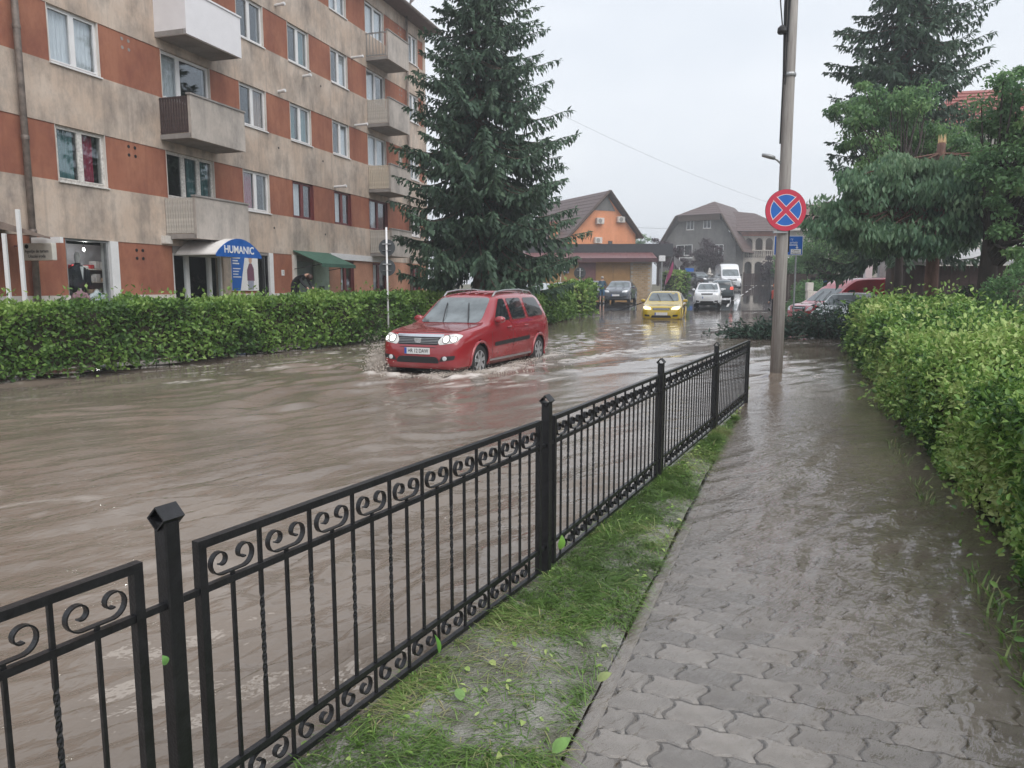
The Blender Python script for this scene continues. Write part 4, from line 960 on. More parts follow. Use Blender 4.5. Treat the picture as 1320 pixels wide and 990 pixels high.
# left hedges
lhp = [(-10.6, 10.4), (-9.0, 12.4), (-8.0, 13.6), (-6.45, 16.9), (-4.45, 20.0), (-3.55, 22.0)]
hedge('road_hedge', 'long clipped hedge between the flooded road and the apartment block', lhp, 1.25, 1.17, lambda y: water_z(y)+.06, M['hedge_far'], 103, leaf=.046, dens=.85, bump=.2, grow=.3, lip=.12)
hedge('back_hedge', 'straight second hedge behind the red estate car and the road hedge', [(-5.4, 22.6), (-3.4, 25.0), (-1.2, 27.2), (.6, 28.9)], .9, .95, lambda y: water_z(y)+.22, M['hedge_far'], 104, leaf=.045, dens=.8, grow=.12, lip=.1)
hedge('kerb_hedge', 'clipped dark hedge right behind the red estate car', [(.15, 25.4), (1.3, 29.0), (2.2, 32.0)], 1.0, 1.02, lambda y: water_z(y)+.05, M['hedge_far'], 105, leaf=.045, dens=.9, grow=.1)
hedge('rounded_bush', 'taller rounded bright green bush ending the hedge near the parked cars', [(2.35, 33.0), (2.9, 34.3), (3.1, 35.2)], 1.5, 1.35, lambda y: water_z(y)+.05, M['hedge_near'], 106, leaf=.05, dens=.9, bump=.28, grow=.3)
hedge('flag_bush', 'pale yellow-green clipped bush by the pink flag', [(12.9, 62.0), (14.2, 62.6)], 1.6, 1.85, lambda y: road_z(y), M['hedge_near'], 107, leaf=.05, dens=.7, bump=.22, lip=.2)
# shrubs behind the right hedge
def shrub(name, label, c, r, h, m, seed, leaf=.06, n=9000, group=None):
    rg = np.random.default_rng(seed); u_ = rnd_dirs(n, rg); u_[:, 2] = np.abs(u_[:, 2])*1.15-.12
    b_ = 1+.34*(vnoise(u_*1.0+seed, 2.2, seed)-.5)*2
    P = u_*np.array([r, r, h])*(b_*(.72+.30*rg.random(n)**.5))[:, None]+np.array(c)
    D = rnd_dirs(n, rg)+u_*.7; Nn = u_+rnd_dirs(n, rg)*.7+np.array([0, 0, .5])
    e = empty(name, (0, 0, 0)); tag(e, label, 'shrub', group)
    L = leaf*rg.uniform(.7, 1.3, n)
    leaf_object('foliage', P, D, Nn, L, L*.55, .45+.6*(vnoise(P, 2.0, seed+2)-.5)+rg.normal(0, .16, n), m, e)
    mb = MB(); rp = random.Random(seed)
    for k in range(9):
        a = rp.random()*6.28; q = Vector(c)
        mb.tube([(q.x, q.y, q.z-.3), (q.x+math.cos(a)*r*.3, q.y+math.sin(a)*r*.3, q.z+h*.4), (q.x+math.cos(a)*r*.62, q.y+math.sin(a)*r*.62, q.z+h*.68)], [.03, .02, .008], 5)
    mb.build('stems', M['bark_dark'], e); return e
def at_px(px, Y, z): return (XW(px, Y, z), Y, z)
shrub('garden_shrub', 'dark dense shrub round the thinnest trunk behind the right hedge', at_px(1155, 21.5, .35), 1.25, 1.0, M['hedge_dark'], 201, .07, 12000)
shrub('garden_shrub', 'dark upright shrub left of the thick dark trunk', at_px(1245, 19, .3), .75, 1.25, M['hedge_dark'], 202, .065, 8000)
shrub('garden_shrub', 'tall leafy green shrub at the right edge of the picture', at_px(1312, 15.5, .3), 1.15, 1.7, M['broad'], 203, .08, 9000)
shrub('garden_shrub', 'low dark shrub between the reddish and the thick dark trunks', at_px(1218, 21, .3), .8, .75, M['hedge_dark'], 204, .065, 7000)
shrub('roadside_shrub', 'mid green bush beside the grey cabinet beyond the fallen branch', at_px(1046, 42, .45), 1.5, 1.3, M['broad'], 205, .12, 5000)
# white rose bush at the left edge
rb = shrub('rose_bush', 'white flowering rose bush at the left end of the road hedge', (-10.3, 13.0, .55), 1.0, .95, M['hedge_near'], 206, .055, 7000)
rgx = random.Random(8); pm = MB()
for k in range(75):
    a = rgx.random()*6.28; el_ = rgx.random()*1.3; rr = 1.02
    c = Vector((-10.3+math.cos(a)*math.cos(el_)*rr, 13.0+math.sin(a)*math.cos(el_)*rr, .55+math.sin(el_)*.98)); r_ = rgx.uniform(.028, .05)
    for j in range(6):
        q = 2*math.pi*j/6; pm.add([c, c+Vector((math.cos(q), math.sin(q), .5))*r_, c+Vector((math.cos(q+.55), math.sin(q+.55), .85))*r_*1.1, c+Vector((math.cos(q+1.05), math.sin(q+1.05), .5))*r_], [(0, 1, 2, 3)])
pm.build('blossom', M['petal'], rb)

def spruce(name, label, base, H, Rm, zlow, seed, m, whorls=40, leaf=1.0, trunk_r=.2, skirt=.75, bark='bark', left_cut=1.0):
    """spruce: tapered trunk, tiers of arching limbs, hanging needle sprays"""
    rg = np.random.default_rng(seed); rp = random.Random(seed)
    e = empty(name, base); tag(e, label, 'tree')
    tp = [(0.02*math.sin(k*1.7), .02*math.cos(k*2.1), -.4+(H+.4)*k/10) for k in range(11)]
    MB().tube(tp, [trunk_r*(1-.94*k/10) for k in range(11)], 10).build('trunk', M[bark], e, smooth=True)
    mb = MB(); P_, D_, L_, W_, T_ = [], [], [], [], []
    for w in range(whorls):
        f = w/(whorls-1.0); zc = zlow+(H-.3-zlow)*f**.92
        rel = (H-zc)/(H-zlow)
        nb = 7 if rel > .25 else 5; a0 = rp.random()*6.28
        for k in range(nb):
            az_ = a0+6.283*k/nb+rp.gauss(0, .22); Lb = Rm*(rel**skirt)*rp.uniform(.62, 1.12)+.18
            if rp.random() < .07: Lb *= .5
            if left_cut < 1 and math.cos(az_) < -.2: Lb *= left_cut
            Lb *= (.82 if rel > .93 else 1.0); zz = zc+rp.gauss(0, .10); droop = (.10+.30*rel)*Lb*rp.uniform(.7, 1.3)
            ca, sa = math.cos(az_), math.sin(az_)
            ns = 9; path = []
            for j in range(ns):
                q = j/(ns-1.0); rad = Lb*q
                z = zz+ (.10*(1-rel))*rad - droop*math.sin(min(1, q*1.15)*math.pi*.62)+ .16*Lb*max(0, q-.62)
                path.append(Vector((ca*rad, sa*rad, z)))
            mb.tube(path, [max(.003, .030*(Lb/3+.25)*(1-.95*j/(ns-1.0))) for j in range(ns)], 4, cap=False)
            step = .075*leaf; m_ = max(4, int(Lb/step))
            for j in range(m_):
                q = .10+.90*(j+rp.random())/m_; x = q*(ns-1); i0 = min(ns-2, int(x)); c = path[i0].lerp(path[i0+1], x-i0)
                t = (path[i0+1]-path[i0]).normalized(); sd = Vector((-sa, ca, 0))
                tw = (.12+.55*Lb/3.2*math.sin(math.pi*min(1, .15+q*.85))**.8)*leaf*.9
                for sg in (-1, 1):
                    l_ = tw*rp.uniform(.55, 1.2); d = (sd*sg*rp.uniform(.5, 1.0)+t*rp.uniform(.35, .9)+Vector((0, 0, -rp.uniform(.10, .75)))).normalized()
                    nseg = 3 if l_ > .3 else 2; p = c.copy()
                    for s2 in range(nseg):
                        ln_ = l_/nseg*1.35
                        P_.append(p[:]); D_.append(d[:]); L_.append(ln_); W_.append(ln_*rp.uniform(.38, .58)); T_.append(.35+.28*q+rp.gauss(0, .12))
                        p = p+d*(l_/nseg); d = (d+Vector((rp.gauss(0, .16), rp.gauss(0, .16), -.42))).normalized()
                if rp.random() < .75:           # spray hanging straight down
                    ln_ = rp.uniform(.16, .40)*leaf*(.5+.6*rel)
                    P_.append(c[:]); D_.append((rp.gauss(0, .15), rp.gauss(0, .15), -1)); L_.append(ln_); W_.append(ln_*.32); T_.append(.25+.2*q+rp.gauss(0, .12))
            td_ = (path[-1]-path[-2]).normalized()
            for _ in range(6):
                P_.append(path[-1].lerp(path[-2], rp.random()*.8)[:]); D_.append((td_*.8+Vector((rp.gauss(0, .45), rp.gauss(0, .45), rp.gauss(-.25, .3))))[:]); L_.append(rp.uniform(.14, .26)*leaf); W_.append(.08*leaf); T_.append(.6)
    mb.build('limbs', M[bark], e)
    P = np.array(P_); D = np.array(D_); L = np.array(L_); W = np.array(W_)
    Nn = np.stack([D[:, 1], -D[:, 0], 0*L], 1)*.4+rnd_dirs(len(P), rg)*.6+np.array([0, 0, .8])
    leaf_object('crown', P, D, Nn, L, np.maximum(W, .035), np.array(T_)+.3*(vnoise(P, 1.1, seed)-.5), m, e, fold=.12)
    return e
sx = XW(617, 26.5, 2)
spruce('spruce_tree', 'tall drooping spruce at the far corner of the apartment block', (sx, 26.5, .45), 15.2, 4.3, 2.3, 301, M['spruce'], 58, 1.0, .24, .78, left_cut=.8)
spruce('spruce_tree', 'tall blue-green spruce standing above the snapped tree on the right', (XW(1160, 27, 4), 27.0, .5), 15.8, 3.4, 3.2, 302, M['spruce'], 44, 1.05, .22, .55)

def crown_tree(name, label, base, trunk_h, trunk_r, lobes, m, bark, seed, leaf=.12, per=130, clusters=60, hang=0.0, cat='tree', group=None, lean=(0, 0), csz=.34):
    """lobes: (dx,dy,z, rx,ry,rz) ellipsoids filled with leaf clusters carried by limbs"""
    rg = np.random.default_rng(seed); rp = random.Random(seed); e = empty(name, base); tag(e, label, cat, group)
    top = Vector((lean[0], lean[1], trunk_h))
    MB().tube([(0, 0, -.4), (lean[0]*.15, lean[1]*.15, trunk_h*.35), (lean[0]*.5, lean[1]*.5, trunk_h*.7), top], [trunk_r*1.15, trunk_r, trunk_r*.85, trunk_r*.62], 10).build('trunk', M[bark], e, smooth=True)
    vol = np.array([l_[3]*l_[4]*l_[5] for l_ in lobes]); pick = rg.choice(len(lobes), clusters, p=vol/vol.sum())
    mb = MB(); Ps, Cs = [], []
    for k in range(clusters):
        l_ = lobes[pick[k]]; d = rnd_dirs(1, rg)[0]; r = rg.random()**.45
        c = np.array(l_[:3])+d*np.array(l_[3:])*r
        sz = csz*rp.uniform(.6, 1.35)*(np.mean(l_[3:])/1.5)**.5
        n = int(per*rp.uniform(.5, 1.4)); u_ = rnd_dirs(n, rg)
        Ps.append(c+u_*(rg.random((n, 1))**.5)*np.array([sz*1.35, sz*1.35, sz*.8])); Cs.append(np.full(n, rp.gauss(0, .15)))
        st = Vector((lean[0], lean[1], trunk_h))*rp.uniform(.55, 1.0); cv_ = Vector(c)
        md = st.lerp(cv_, .5)+Vector((rp.gauss(0, .12), rp.gauss(0, .12), .15))
        mb.tube([st, md, cv_], [trunk_r*.30, trunk_r*.16, .008], 5, cap=False)
    mb.build('limbs', M[bark], e)
    P = np.concatenate(Ps); n = len(P)
    D = rnd_dirs(n, rg)*(1-hang*.75)+np.array([0, 0, -hang*1.6-.1]); Nn = rnd_dirs(n, rg)*.7+np.array([0, 0, .8*(1-hang)])
    L = leaf*rg.uniform(.6, 1.35, n)
    leaf_object('crown', P, D, Nn, L, L*(.55-.25*hang), .45+np.concatenate(Cs)+.4*(vnoise(P, .9, seed)-.5)+rg.normal(0, .13, n), m, e)
    return e
def lobe(px, py, Y, r, base, rz=None, ry=None):
    z = ZW(py, Y); return (XW(px, Y, z)-base[0], Y-base[1], z-base[2], r, ry or r, rz or r)
# snapped tree with its crown hanging down
bb = at_px(1195, 19.5, .25)
bt = crown_tree('snapped_tree', 'snapped tree with splintered pale top and foliage hanging down', bb, 3.9, .17,
    [lobe(1100, 270, 19, .85, bb, .6), lobe(1150, 240, 19.2, .9, bb, .62), lobe(1200, 262, 18.8, 1.05, bb, .75), lobe(1245, 275, 18.9, .8, bb, .7), lobe(1150, 300, 18.7, .95, bb, .5), lobe(1200, 310, 18.6, .8, bb, .42), lobe(1072, 235, 19.5, .45, bb, .3), lobe(1245, 300, 18.8, .6, bb, .4), lobe(1195, 222, 19.3, .8, bb, .4), lobe(1235, 225, 19, .7, bb, .5), lobe(1160, 215, 19.2, .7, bb, .4), lobe(1120, 240, 18.8, .8, bb, .5), lobe(1075, 290, 19, .6, bb, .4), lobe(1105, 305, 19, .7, bb, .35)],
    M['weeping'], 'bark_red', 311, .17, 130, 185, .62, csz=.38)
MB().tube([(0, 0, 3.8), (.01, 0, 4.55), (.02, .01, 5.0)], [.115, .105, .10], 10).build('broken_stem', M['bark_red'], bt, smooth=True)
sp_ = MB(); rgs = random.Random(2)
for k in range(11):
    a = rgs.random()*6.28; r_ = rgs.uniform(.01, .08); h_ = rgs.uniform(.08, .30); x, y = .02+math.cos(a)*r_, math.sin(a)*r_
    sp_.add([(x-.03, y-.015, 4.98), (x+.03, y-.015, 4.98), (x, y+.03, 4.98), (x+rgs.uniform(-.02, .02), y, 5.0+h_)], [(0, 1, 3), (1, 2, 3), (2, 0, 3), (0, 2, 1)])
sp_.build('splintered_wood', M['fresh_wood'], bt)
lm = MB(); z_ = 4.75      # the torn limbs arching out and down from the break
for (dx, dy, dz) in ((-3.0, -.5, -1.3), (-2.2, -.8, -.9), (1.4, -.4, .05), (1.9, -.6, -.6), (-1.4, -.8, -1.2)):
    lm.tube([(0, 0, z_), (dx*.35, dy*.35, z_-.05+dz*.12), (dx*.7, dy*.7, z_+dz*.45), (dx, dy, z_+dz)], [.028, .022, .014, .006], 6)
lm.build('torn_limb', M['bark_red'], bt)
bb2 = at_px(1153, 21.0, .3)
crown_tree('slim_tree', 'slim dark-trunked leafy tree left of the snapped tree', bb2, 4.0, .11,
    [lobe(1105, 165, 22, .8, bb2, .6), lobe(1160, 150, 22, 1.0, bb2, .7), lobe(1200, 190, 22.5, 1.1, bb2, .8), lobe(1130, 205, 21.5, .9, bb2, .6), lobe(1085, 130, 22, .45, bb2, .35), lobe(1225, 235, 22, .9, bb2, .7), lobe(1240, 190, 22, .8, bb2, .6), lobe(1120, 130, 22.4, .7, bb2, .5), lobe(1180, 120, 22.4, .7, bb2, .5)], M['broad'], 'bark_dark', 312, .13, 130, 130, .35)
bb3 = at_px(1266, 18.0, .25)
crown_tree('broadleaf_tree', 'thick dark-trunked broadleaf tree at the right edge', bb3, 3.0, .22,
    [lobe(1310, 140, 17.5, .95, bb3, .8), lobe(1345, 210, 17, 1.2, bb3, 1.0), lobe(1300, 230, 17, .85, bb3, .7), lobe(1280, 285, 17, .6, bb3, .4), lobe(1340, 300, 16.5, 1.0, bb3, .7), lobe(1400, 160, 17, 1.5, bb3, 1.3), lobe(1300, 180, 17.8, .7, bb3, .6), lobe(1305, 115, 17.6, .6, bb3, .5), lobe(1285, 160, 17.8, .6, bb3, .5), lobe(1278, 215, 17.4, .65, bb3, .6), lobe(1262, 255, 17.4, .5, bb3, .4)], M['broad'], 'bark_dark', 313, .12, 150, 160, .2)
# trees further off
def small_tree(name, label, px, Y, py_top, py_mid, w, m, bark, seed, leaf=.2, cl=45, per=80):
    b = at_px(px, Y, side_z(Y)); zt, zm = ZW(py_top, Y), ZW(py_mid, Y); h = (zt-zm)
    return crown_tree(name, label, b, max(.8, zm-b[2]), .09+.02*h, [(0, 0, zm-b[2]+h*.35, w*.75, w*.75, h*.62), (-w*.45, 0, zm-b[2]+h*.1, w*.5, w*.5, h*.4), (w*.45, -.2, zm-b[2]+h*.12, w*.5, w*.5, h*.42)], m, bark, seed, leaf, per, cl, csz=.45)
small_tree('purple_plum_tree', 'round purple-leaved tree before the middle of the grey gable house', 908, 88, 306, 340, 2.0, M['purple'], 'bark_dark', 321, .24, 60, 75)
small_tree('purple_plum_tree', 'smaller purple-leaved tree beside the kiosk roof corner', 872, 84, 318, 345, 1.5, M['purple'], 'bark_dark', 322, .24, 40, 70)
small_tree('purple_plum_tree', 'purple-leaved tree peeping over the dark kiosk roof', 848, 92, 306, 335, 1.9, M['purple'], 'bark_dark', 323, .24, 40, 70)
small_tree('purple_plum_tree', 'purple-leaved bush at the right end of the arcaded house', 992, 92, 328, 356, 1.3, M['purple'], 'bark_dark', 324, .22, 36, 70)
small_tree('garden_tree', 'pale green tree between the orange house and the grey house', 824, 110, 298, 330, 2.3, M['broad'], 'bark_dark', 325, .3, 40, 70)
small_tree('garden_tree', 'leafy green tree right of the utility pole', 1068, 46, 292, 338, 2.6, M['broad'], 'bark_dark', 326, .17, 80, 110)
small_tree('garden_tree', 'low green tree behind the grey cabinet right of the pole', 1030, 60, 312, 350, 2.4, M['broad'], 'bark_dark', 327, .2, 60, 90)
small_tree('garden_tree', 'green tree filling the gap above the red van', 1112, 44, 300, 342, 2.2, M['broad'], 'bark_dark', 328, .17, 70, 100)
# ---- torn-off conifer top lying in the flood
fb = empty('fallen_branch', tuple(G(1018, 437, .14))); tag(fb, 'dark torn-off conifer branch lying in the flood behind the pole', 'branch')
rp = random.Random(12); rgn = np.random.default_rng(12); mbf = MB(); P_, D_, L_, T_ = [], [], [], []
mbf.tube([(-1.5, .3, .12), (0, .2, .3), (1.9, .1, .25)], [.03, .06, .09], 6)
for k in range(210):
    x0 = rp.uniform(-1.5, 2.4); y0 = .2+rp.gauss(0, .35); hgt = (.66+.2*x0)*(1-(abs(x0-.9)/2.6)**2.4)+.08
    st = Vector((x0, y0, .1)); en = st+Vector((rp.gauss(-.25, .35), rp.gauss(-.15, .3), rp.uniform(.1, 1.0)*hgt))
    mbf.tube([st, st.lerp(en, .5)+Vector((0, 0, .06)), en], [.012, .008, .004], 4, cap=False)
    for j in range(26):
        q = rp.random(); c = st.lerp(en, q)+Vector((rp.gauss(0, .07), rp.gauss(0, .07), rp.gauss(0, .04)))
        P_.append(c[:]); D_.append((rp.gauss(-.3, .7), rp.gauss(0, .7), rp.gauss(.05, .5))); L_.append(rp.uniform(.10, .22)); T_.append(rp.gauss(.25, .2))
mbf.build('limbs', M['bark_dark'], fb)
P = np.array(P_); leaf_object('needles', P, np.array(D_), rnd_dirs(len(P), rgn)+np.array([0, 0, .6]), np.array(L_), np.array(L_)*.3, np.array(T_), M['spruce'], fb)
# ---- weeds at the foot of the right hedge
nW = 1800; sW = rng.uniform(-1.4, 6.5, nW); aW = -1.62+rng.normal(0, .045, nW)
clump = vnoise(np.stack([sW, aW*0, aW*0], 1), 2.2, 61); kp = clump > .45; sW, aW = sW[kp], aW[kp]
PW = np.stack([SW0.x+SWU.x*sW+SWN.x*aW, SW0.y+SWU.y*sW+SWN.y*aW, sw_z(sW, aW)], 1); nW = len(PW)
tag(blades('weeds', PW, rng.uniform(.05, .16, nW), rng.uniform(.006, .016, nW), rng.random(nW)*6.28, rng.uniform(.2, 1.2, nW), np.clip(rng.normal(.45, .22, nW), 0, 1), M['grass']), 'small weeds at the foot of the right hedge', 'weeds', kind='stuff')
# ---- torn leaves scattered on verge and fence
def fallen_leaf(label, loc, L, rz, tilt=.15, c=(.13, .30, .05)):
    mb = MB(); n = 8; vs = []
    for k in range(n+1):
        q = k/n; w_ = L*.30*math.sin(math.pi*q**.8)**.9; z_ = .12*L*math.sin(q*2.6)
        vs += [(q*L, -w_, z_+.10*w_), (q*L, 0, z_), (q*L, w_, z_+.14*w_)]
    fs = []
    for k in range(n): fs += [(3*k, 3*k+3, 3*k+4, 3*k+1), (3*k+1, 3*k+4, 3*k+5, 3*k+2)]
    o = mb.add(vs, fs).build('fallen_leaf', mat('torn_leaf', c, .4, var=.2, scale=30), None, smooth=True, loc=loc, rot=(tilt, -tilt*1.4, rz)); tag(o, label, 'leaf', 'torn leaves on the verge'); return o
def vz(px, py): q = G(px, py, .05); return (q.x, q.y, .055)
fallen_leaf('large bright leaf caught on the fence just right of the third post', tuple(FN0+FNU*.14+Vector((.02, -.03, .12))), .085, 1.2, .9, (.14, .29, .05))
fallen_leaf('curled green leaves caught low on the fence scrollwork', tuple(FN0+FNU*-1.12+Vector((.01, -.03, .07))), .08, 2.2, .7, (.10, .26, .04))
fallen_leaf('narrow pale leaf lying in the middle of the verge', vz(594, 905), .07, 1.8, .1, (.14, .24, .07))
fallen_leaf('pale torn leaf lying beside the kerb stones', vz(770, 880), .07, .4, .2, (.2, .24, .09))
fallen_leaf('big light green leaf at the bottom of the verge', vz(712, 972), .08, .5, .25, (.13, .24, .06))
fallen_leaf('small round leaf on the verge close to the pavement', vz(752, 835), .045, 2.6, .2, (.16, .24, .07))
fallen_leaf('small leaf stuck to the nearest fence post', tuple(FN0+FNU*-2.40+Vector((.0, -.034, .63))), .035, 1.2, 1.4, (.16, .34, .10))

# ---- shredded leaf litter torn down by the storm
nL = 1500; iL = rng.integers(0, len(VV), nL); PL_ = VV[iL]+rng.normal(0, .03, (nL, 3))*np.array([1, 1, 0])+np.array([0, 0, .012])
_, pn2 = sw_local(PL_[:, 0], PL_[:, 1]); kp = (~last[iL]) & (PL_[:, 1] > 1.2) & (pn2 > .04) & (vnoise(PL_, 2.0, 71) > .38); PL_ = PL_[kp]; nL = len(PL_)
az_ = rng.random(nL)*6.28; LL = rng.uniform(.010, .045, nL)
tag(leaf_object('leaf_litter', PL_, np.stack([np.cos(az_), np.sin(az_), rng.normal(.1, .25, nL)], 1), rng.normal(0, .35, (nL, 3))+np.array([0, 0, 1.0]), LL, LL*rng.uniform(.35, .7, nL), rng.uniform(.25, 1, nL), M['hedge_near'], None, hexa=True), 'shredded green leaf litter strewn over the verge', 'leaf litter', kind='stuff')
# ================================================================== vehicles
def pchip(xs, ys, xq):
    xs = np.asarray(xs, float); ys = np.asarray(ys, float); h_ = np.diff(xs); d = np.diff(ys)/h_
    m_ = np.zeros(len(xs)); m_[0], m_[-1] = d[0], d[-1]
    for i_ in range(1, len(xs)-1):
        if d[i_-1]*d[i_] > 0:
            w1, w2 = 2*h_[i_]+h_[i_-1], h_[i_]+2*h_[i_-1]; m_[i_] = (w1+w2)/(w1/d[i_-1]+w2/d[i_])
    k = np.clip(np.searchsorted(xs, xq)-1, 0, len(xs)-2); t = (xq-xs[k])/h_[k]
    return ys[k]*(2*t**3-3*t**2+1)+h_[k]*m_[k]*(t**3-2*t**2+t)+ys[k+1]*(3*t**2-2*t**3)+h_[k]*m_[k+1]*(t**3-t**2)
def round_poly(poly, r=.04, n=3):
    out = []; N = len(poly)
    for i_ in range(N):
        p0, p, p1 = Vector(poly[i_-1]), Vector(poly[i_]), Vector(poly[(i_+1) % N])
        a = (p0-p); b = (p1-p); q = min(r, a.length*.4, b.length*.4); A = p+a.normalized()*q; B = p+b.normalized()*q
        for k in range(n+1):
            t = k/n; out.append(((1-t)**2*A+2*t*(1-t)*p+t*t*B)[:])
    return out
def paint(name, col, rough=.2): return mat(name, col, rough, var=.05, scale=2, coat=1.0, spec=.7)
M['car_glass'] = mat('tinted_car_glass', (.02, .025, .028), .04, var=.1, spec=.9)
M['screen_glass'] = mat('windscreen_glass', (.15, .175, .185), .04, var=.3, scale=2.5, spec=1.0)  # paler than the side glass: sky reflection painted into the base colour
M['lamp'] = mat('headlamp_clear', (.72, .73, .75), .15, .2, var=.08, scale=20)
M['lamp_on'] = mat('headlamp_lit', (.50, .50, .49), .12, var=.2, scale=14, emit=.30)
M['lamp_bulb'] = mat('headlamp_bulb', (1.0, .95, .85), .2, var=.02, emit=1.3)
M['lamp_ring'] = mat('headlamp_bezel', (.16, .16, .17), .25, .3)
M['lamp_yel'] = mat('headlamp_lit_warm', (1.0, .86, .50), .2, var=.02, emit=.9)
M['lamp_dim'] = mat('headlamp_lit_dim', (1.0, .95, .85), .2, var=.02, emit=.45)
M['tail'] = mat('tail_lamp_red', (.42, .012, .012), .2, var=.1, scale=20)
M['tail_on'] = mat('tail_lamp_lit', (.9, .06, .03), .3, emit=.8)
M['indic'] = mat('indicator_orange', (.75, .25, .03), .3)
SECN = (1, 4, 3, 2, 6, 3, 4)
def car(name, label, cfg, loc, a, away=False, hi=True, group=None, cat='car'):
    """cfg['st']: rows (s from the nose, z bottom, z top, half width, z belt, roof-edge half width, z roof edge)"""
    fx, fy = (-math.sin(a), -math.cos(a)) if not away else (math.sin(a), math.cos(a))
    e = empty(name, loc, math.atan2(fy, fx)); tag(e, label, cat, group)
    L = cfg['L']; st = cfg['st']; S = [r[0] for r in st]; body_m = cfg['paint']
    ctrl = []
    for (s, zb_, zt, w, zl, wre, zre) in st:
        ctrl.append([(w*.86, zb_), (w*.965, zb_+.07*(zl-zb_)/.7), (w, zb_+.5*(zl-zb_)), (w*.988, zb_+.84*(zl-zb_)), (w*.95, zl), (wre, zre), (wre*.76, zt-.012), (0, zt)])
    ctrl = np.array(ctrl)
    nx = cfg.get('nx', 90 if hi else 46); sq = np.unique(np.concatenate([np.linspace(0, L, nx), S]))
    C = np.stack([[pchip(S, ctrl[:, j, d], sq) for d in (0, 1)] for j in range(8)])          # 8,2,nq
    us = np.concatenate([[0]]+[j+np.arange(1, n+1)/n for j, n in enumerate(SECN)]) if hi else np.concatenate([[0]]+[j+np.arange(1, n+1)/n for j, n in enumerate((1, 2, 2, 1, 3, 2, 2))])
    rows = []
    for q in range(len(sq)):
        y = pchip(np.arange(8), C[:, 0, q], us); z = pchip(np.arange(8), C[:, 1, q], us)
        h_ = [(L/2-sq[q], yy, zz) for yy, zz in zip(y, z)]
        rows.append(h_+[(x, -yy, zz) for x, yy, zz in h_[-2::-1]])
    n = len(rows[0]); V = [p for r_ in rows for p in r_]; F = []
    for i_ in range(len(rows)-1):
        for k in range(n-1): F.append((i_*n+k, i_*n+k+1, (i_+1)*n+k+1, (i_+1)*n+k))
        F.append((i_*n+n-1, i_*n, (i_+1)*n, (i_+1)*n+n-1))
    F += [tuple(range(n))[::-1], tuple(range((len(rows)-1)*n, len(rows)*n))]
    bvh = BVHTree.FromPolygons(V, F)
    Rw = cfg['R']; wc = [(L/2-s, Rw) for s in cfg['wheels']]; ra = Rw*1.17
    F2 = []
    for f in F:
        c = np.mean([V[i_] for i_ in f], axis=0)
        if len(f) == 4 and abs(c[1]) > cfg['W']/2*.62 and any((c[0]-x)**2+(c[2]-z)**2 < ra*ra for x, z in wc): continue
        F2.append(f)
    body = auto_smooth(MB().add(V, F2).build('body', body_m, e), 32)
    def hit(p, d):
        r_ = bvh.ray_cast(Vector(p), Vector(d))
        return (r_[0], r_[1]) if r_[0] is not None else bvh.find_nearest(Vector(p))[:2]
    AX = {'L': (Vector((0, -1, 0)), lambda u, v: (L/2-u, 3, v)), 'R': (Vector((0, 1, 0)), lambda u, v: (L/2-u, -3, v)),
          'F': (Vector((-1, 0, 0)), lambda u, v: (6, u, v)), 'B': (Vector((1, 0, 0)), lambda u, v: (-6, u, v)), 'T': (Vector((0, 0, -1)), lambda u, v: (L/2-u, v, 4))}
    def patch(nm, poly, ax, m, eps=.005, r=.04, parent=None, cuts=3):
        d, of = AX[ax]; pl = round_poly(poly, r, 2 if hi else 1) if r else poly
        bm = bmesh.new(); vs = [bm.verts.new((u, v, 0)) for u, v in pl]; f = bm.faces.new(vs)
        bmesh.ops.triangulate(bm, faces=[f]); bmesh.ops.subdivide_edges(bm, edges=list(bm.edges), cuts=cuts if hi else 1, use_grid_fill=True)
        for v in bm.verts:
            h_, nn = hit(of(v.co.x, v.co.y), d); nn = nn if nn.dot(d) < 0 else -nn; v.co = h_+nn*eps
        bmesh.ops.recalc_face_normals(bm, faces=bm.faces)
        fs = list(bm.faces)
        if fs and fs[0].normal.dot(d) > 0: bmesh.ops.reverse_faces(bm, faces=fs)
        me = bpy.data.meshes.new(nm); bm.to_mesh(me); bm.free(); me.materials.append(m)
        me.polygons.foreach_set('use_smooth', [True]*len(me.polygons))
        return link(nm, me, parent or e)
    both = lambda nm, poly, m, **k: [patch(nm, poly, s_, m, **k) for s_ in 'LR']
    # wheels and arches
    for (x, z) in wc:
        for sg in (-1, 1):
            yo = sg*(cfg['W']/2-.025); tw_ = .19
            prof = [(Rw*.62, -tw_/2), (Rw*.93, -tw_/2), (Rw, -tw_*.34), (Rw, tw_*.34), (Rw*.93, tw_/2), (Rw*.62, tw_/2)]
            wh = MB().lathe([(r_, yo-sg*tw_/2+h_) for r_, h_ in prof], 26 if hi else 16, 'y', (x, 0, z)).build('wheel', M['rubber'], e, smooth=False); auto_smooth(wh, 40)
            rim = MB(); yf = yo+sg*.005
            rim.lathe([(Rw*.66, yf-.012), (Rw*.64, yf), (Rw*.57, yf-sg*.012)], 22, 'y', (x, 0, z)); rim.lathe([(Rw*.16, yf-.012), (Rw*.13, yf+sg*.008)], 10, 'y', (x, 0, z))
            for k in range(7):
                A = k*2*math.pi/7+.2; ca, sa = math.cos(A), math.sin(A); w_ = Rw*.10
                rim.prism([(x+ca*Rw*.12-sa*w_, yf, z+sa*Rw*.12+ca*w_), (x+ca*Rw*.6-sa*w_*1.1, yf, z+sa*Rw*.6+ca*w_*1.1), (x+ca*Rw*.6+sa*w_*1.1, yf, z+sa*Rw*.6-ca*w_*1.1), (x+ca*Rw*.12+sa*w_, yf, z+sa*Rw*.12-ca*w_)], (0, -sg*.02, 0))
            rim.build('rim', M['alloy'], wh)
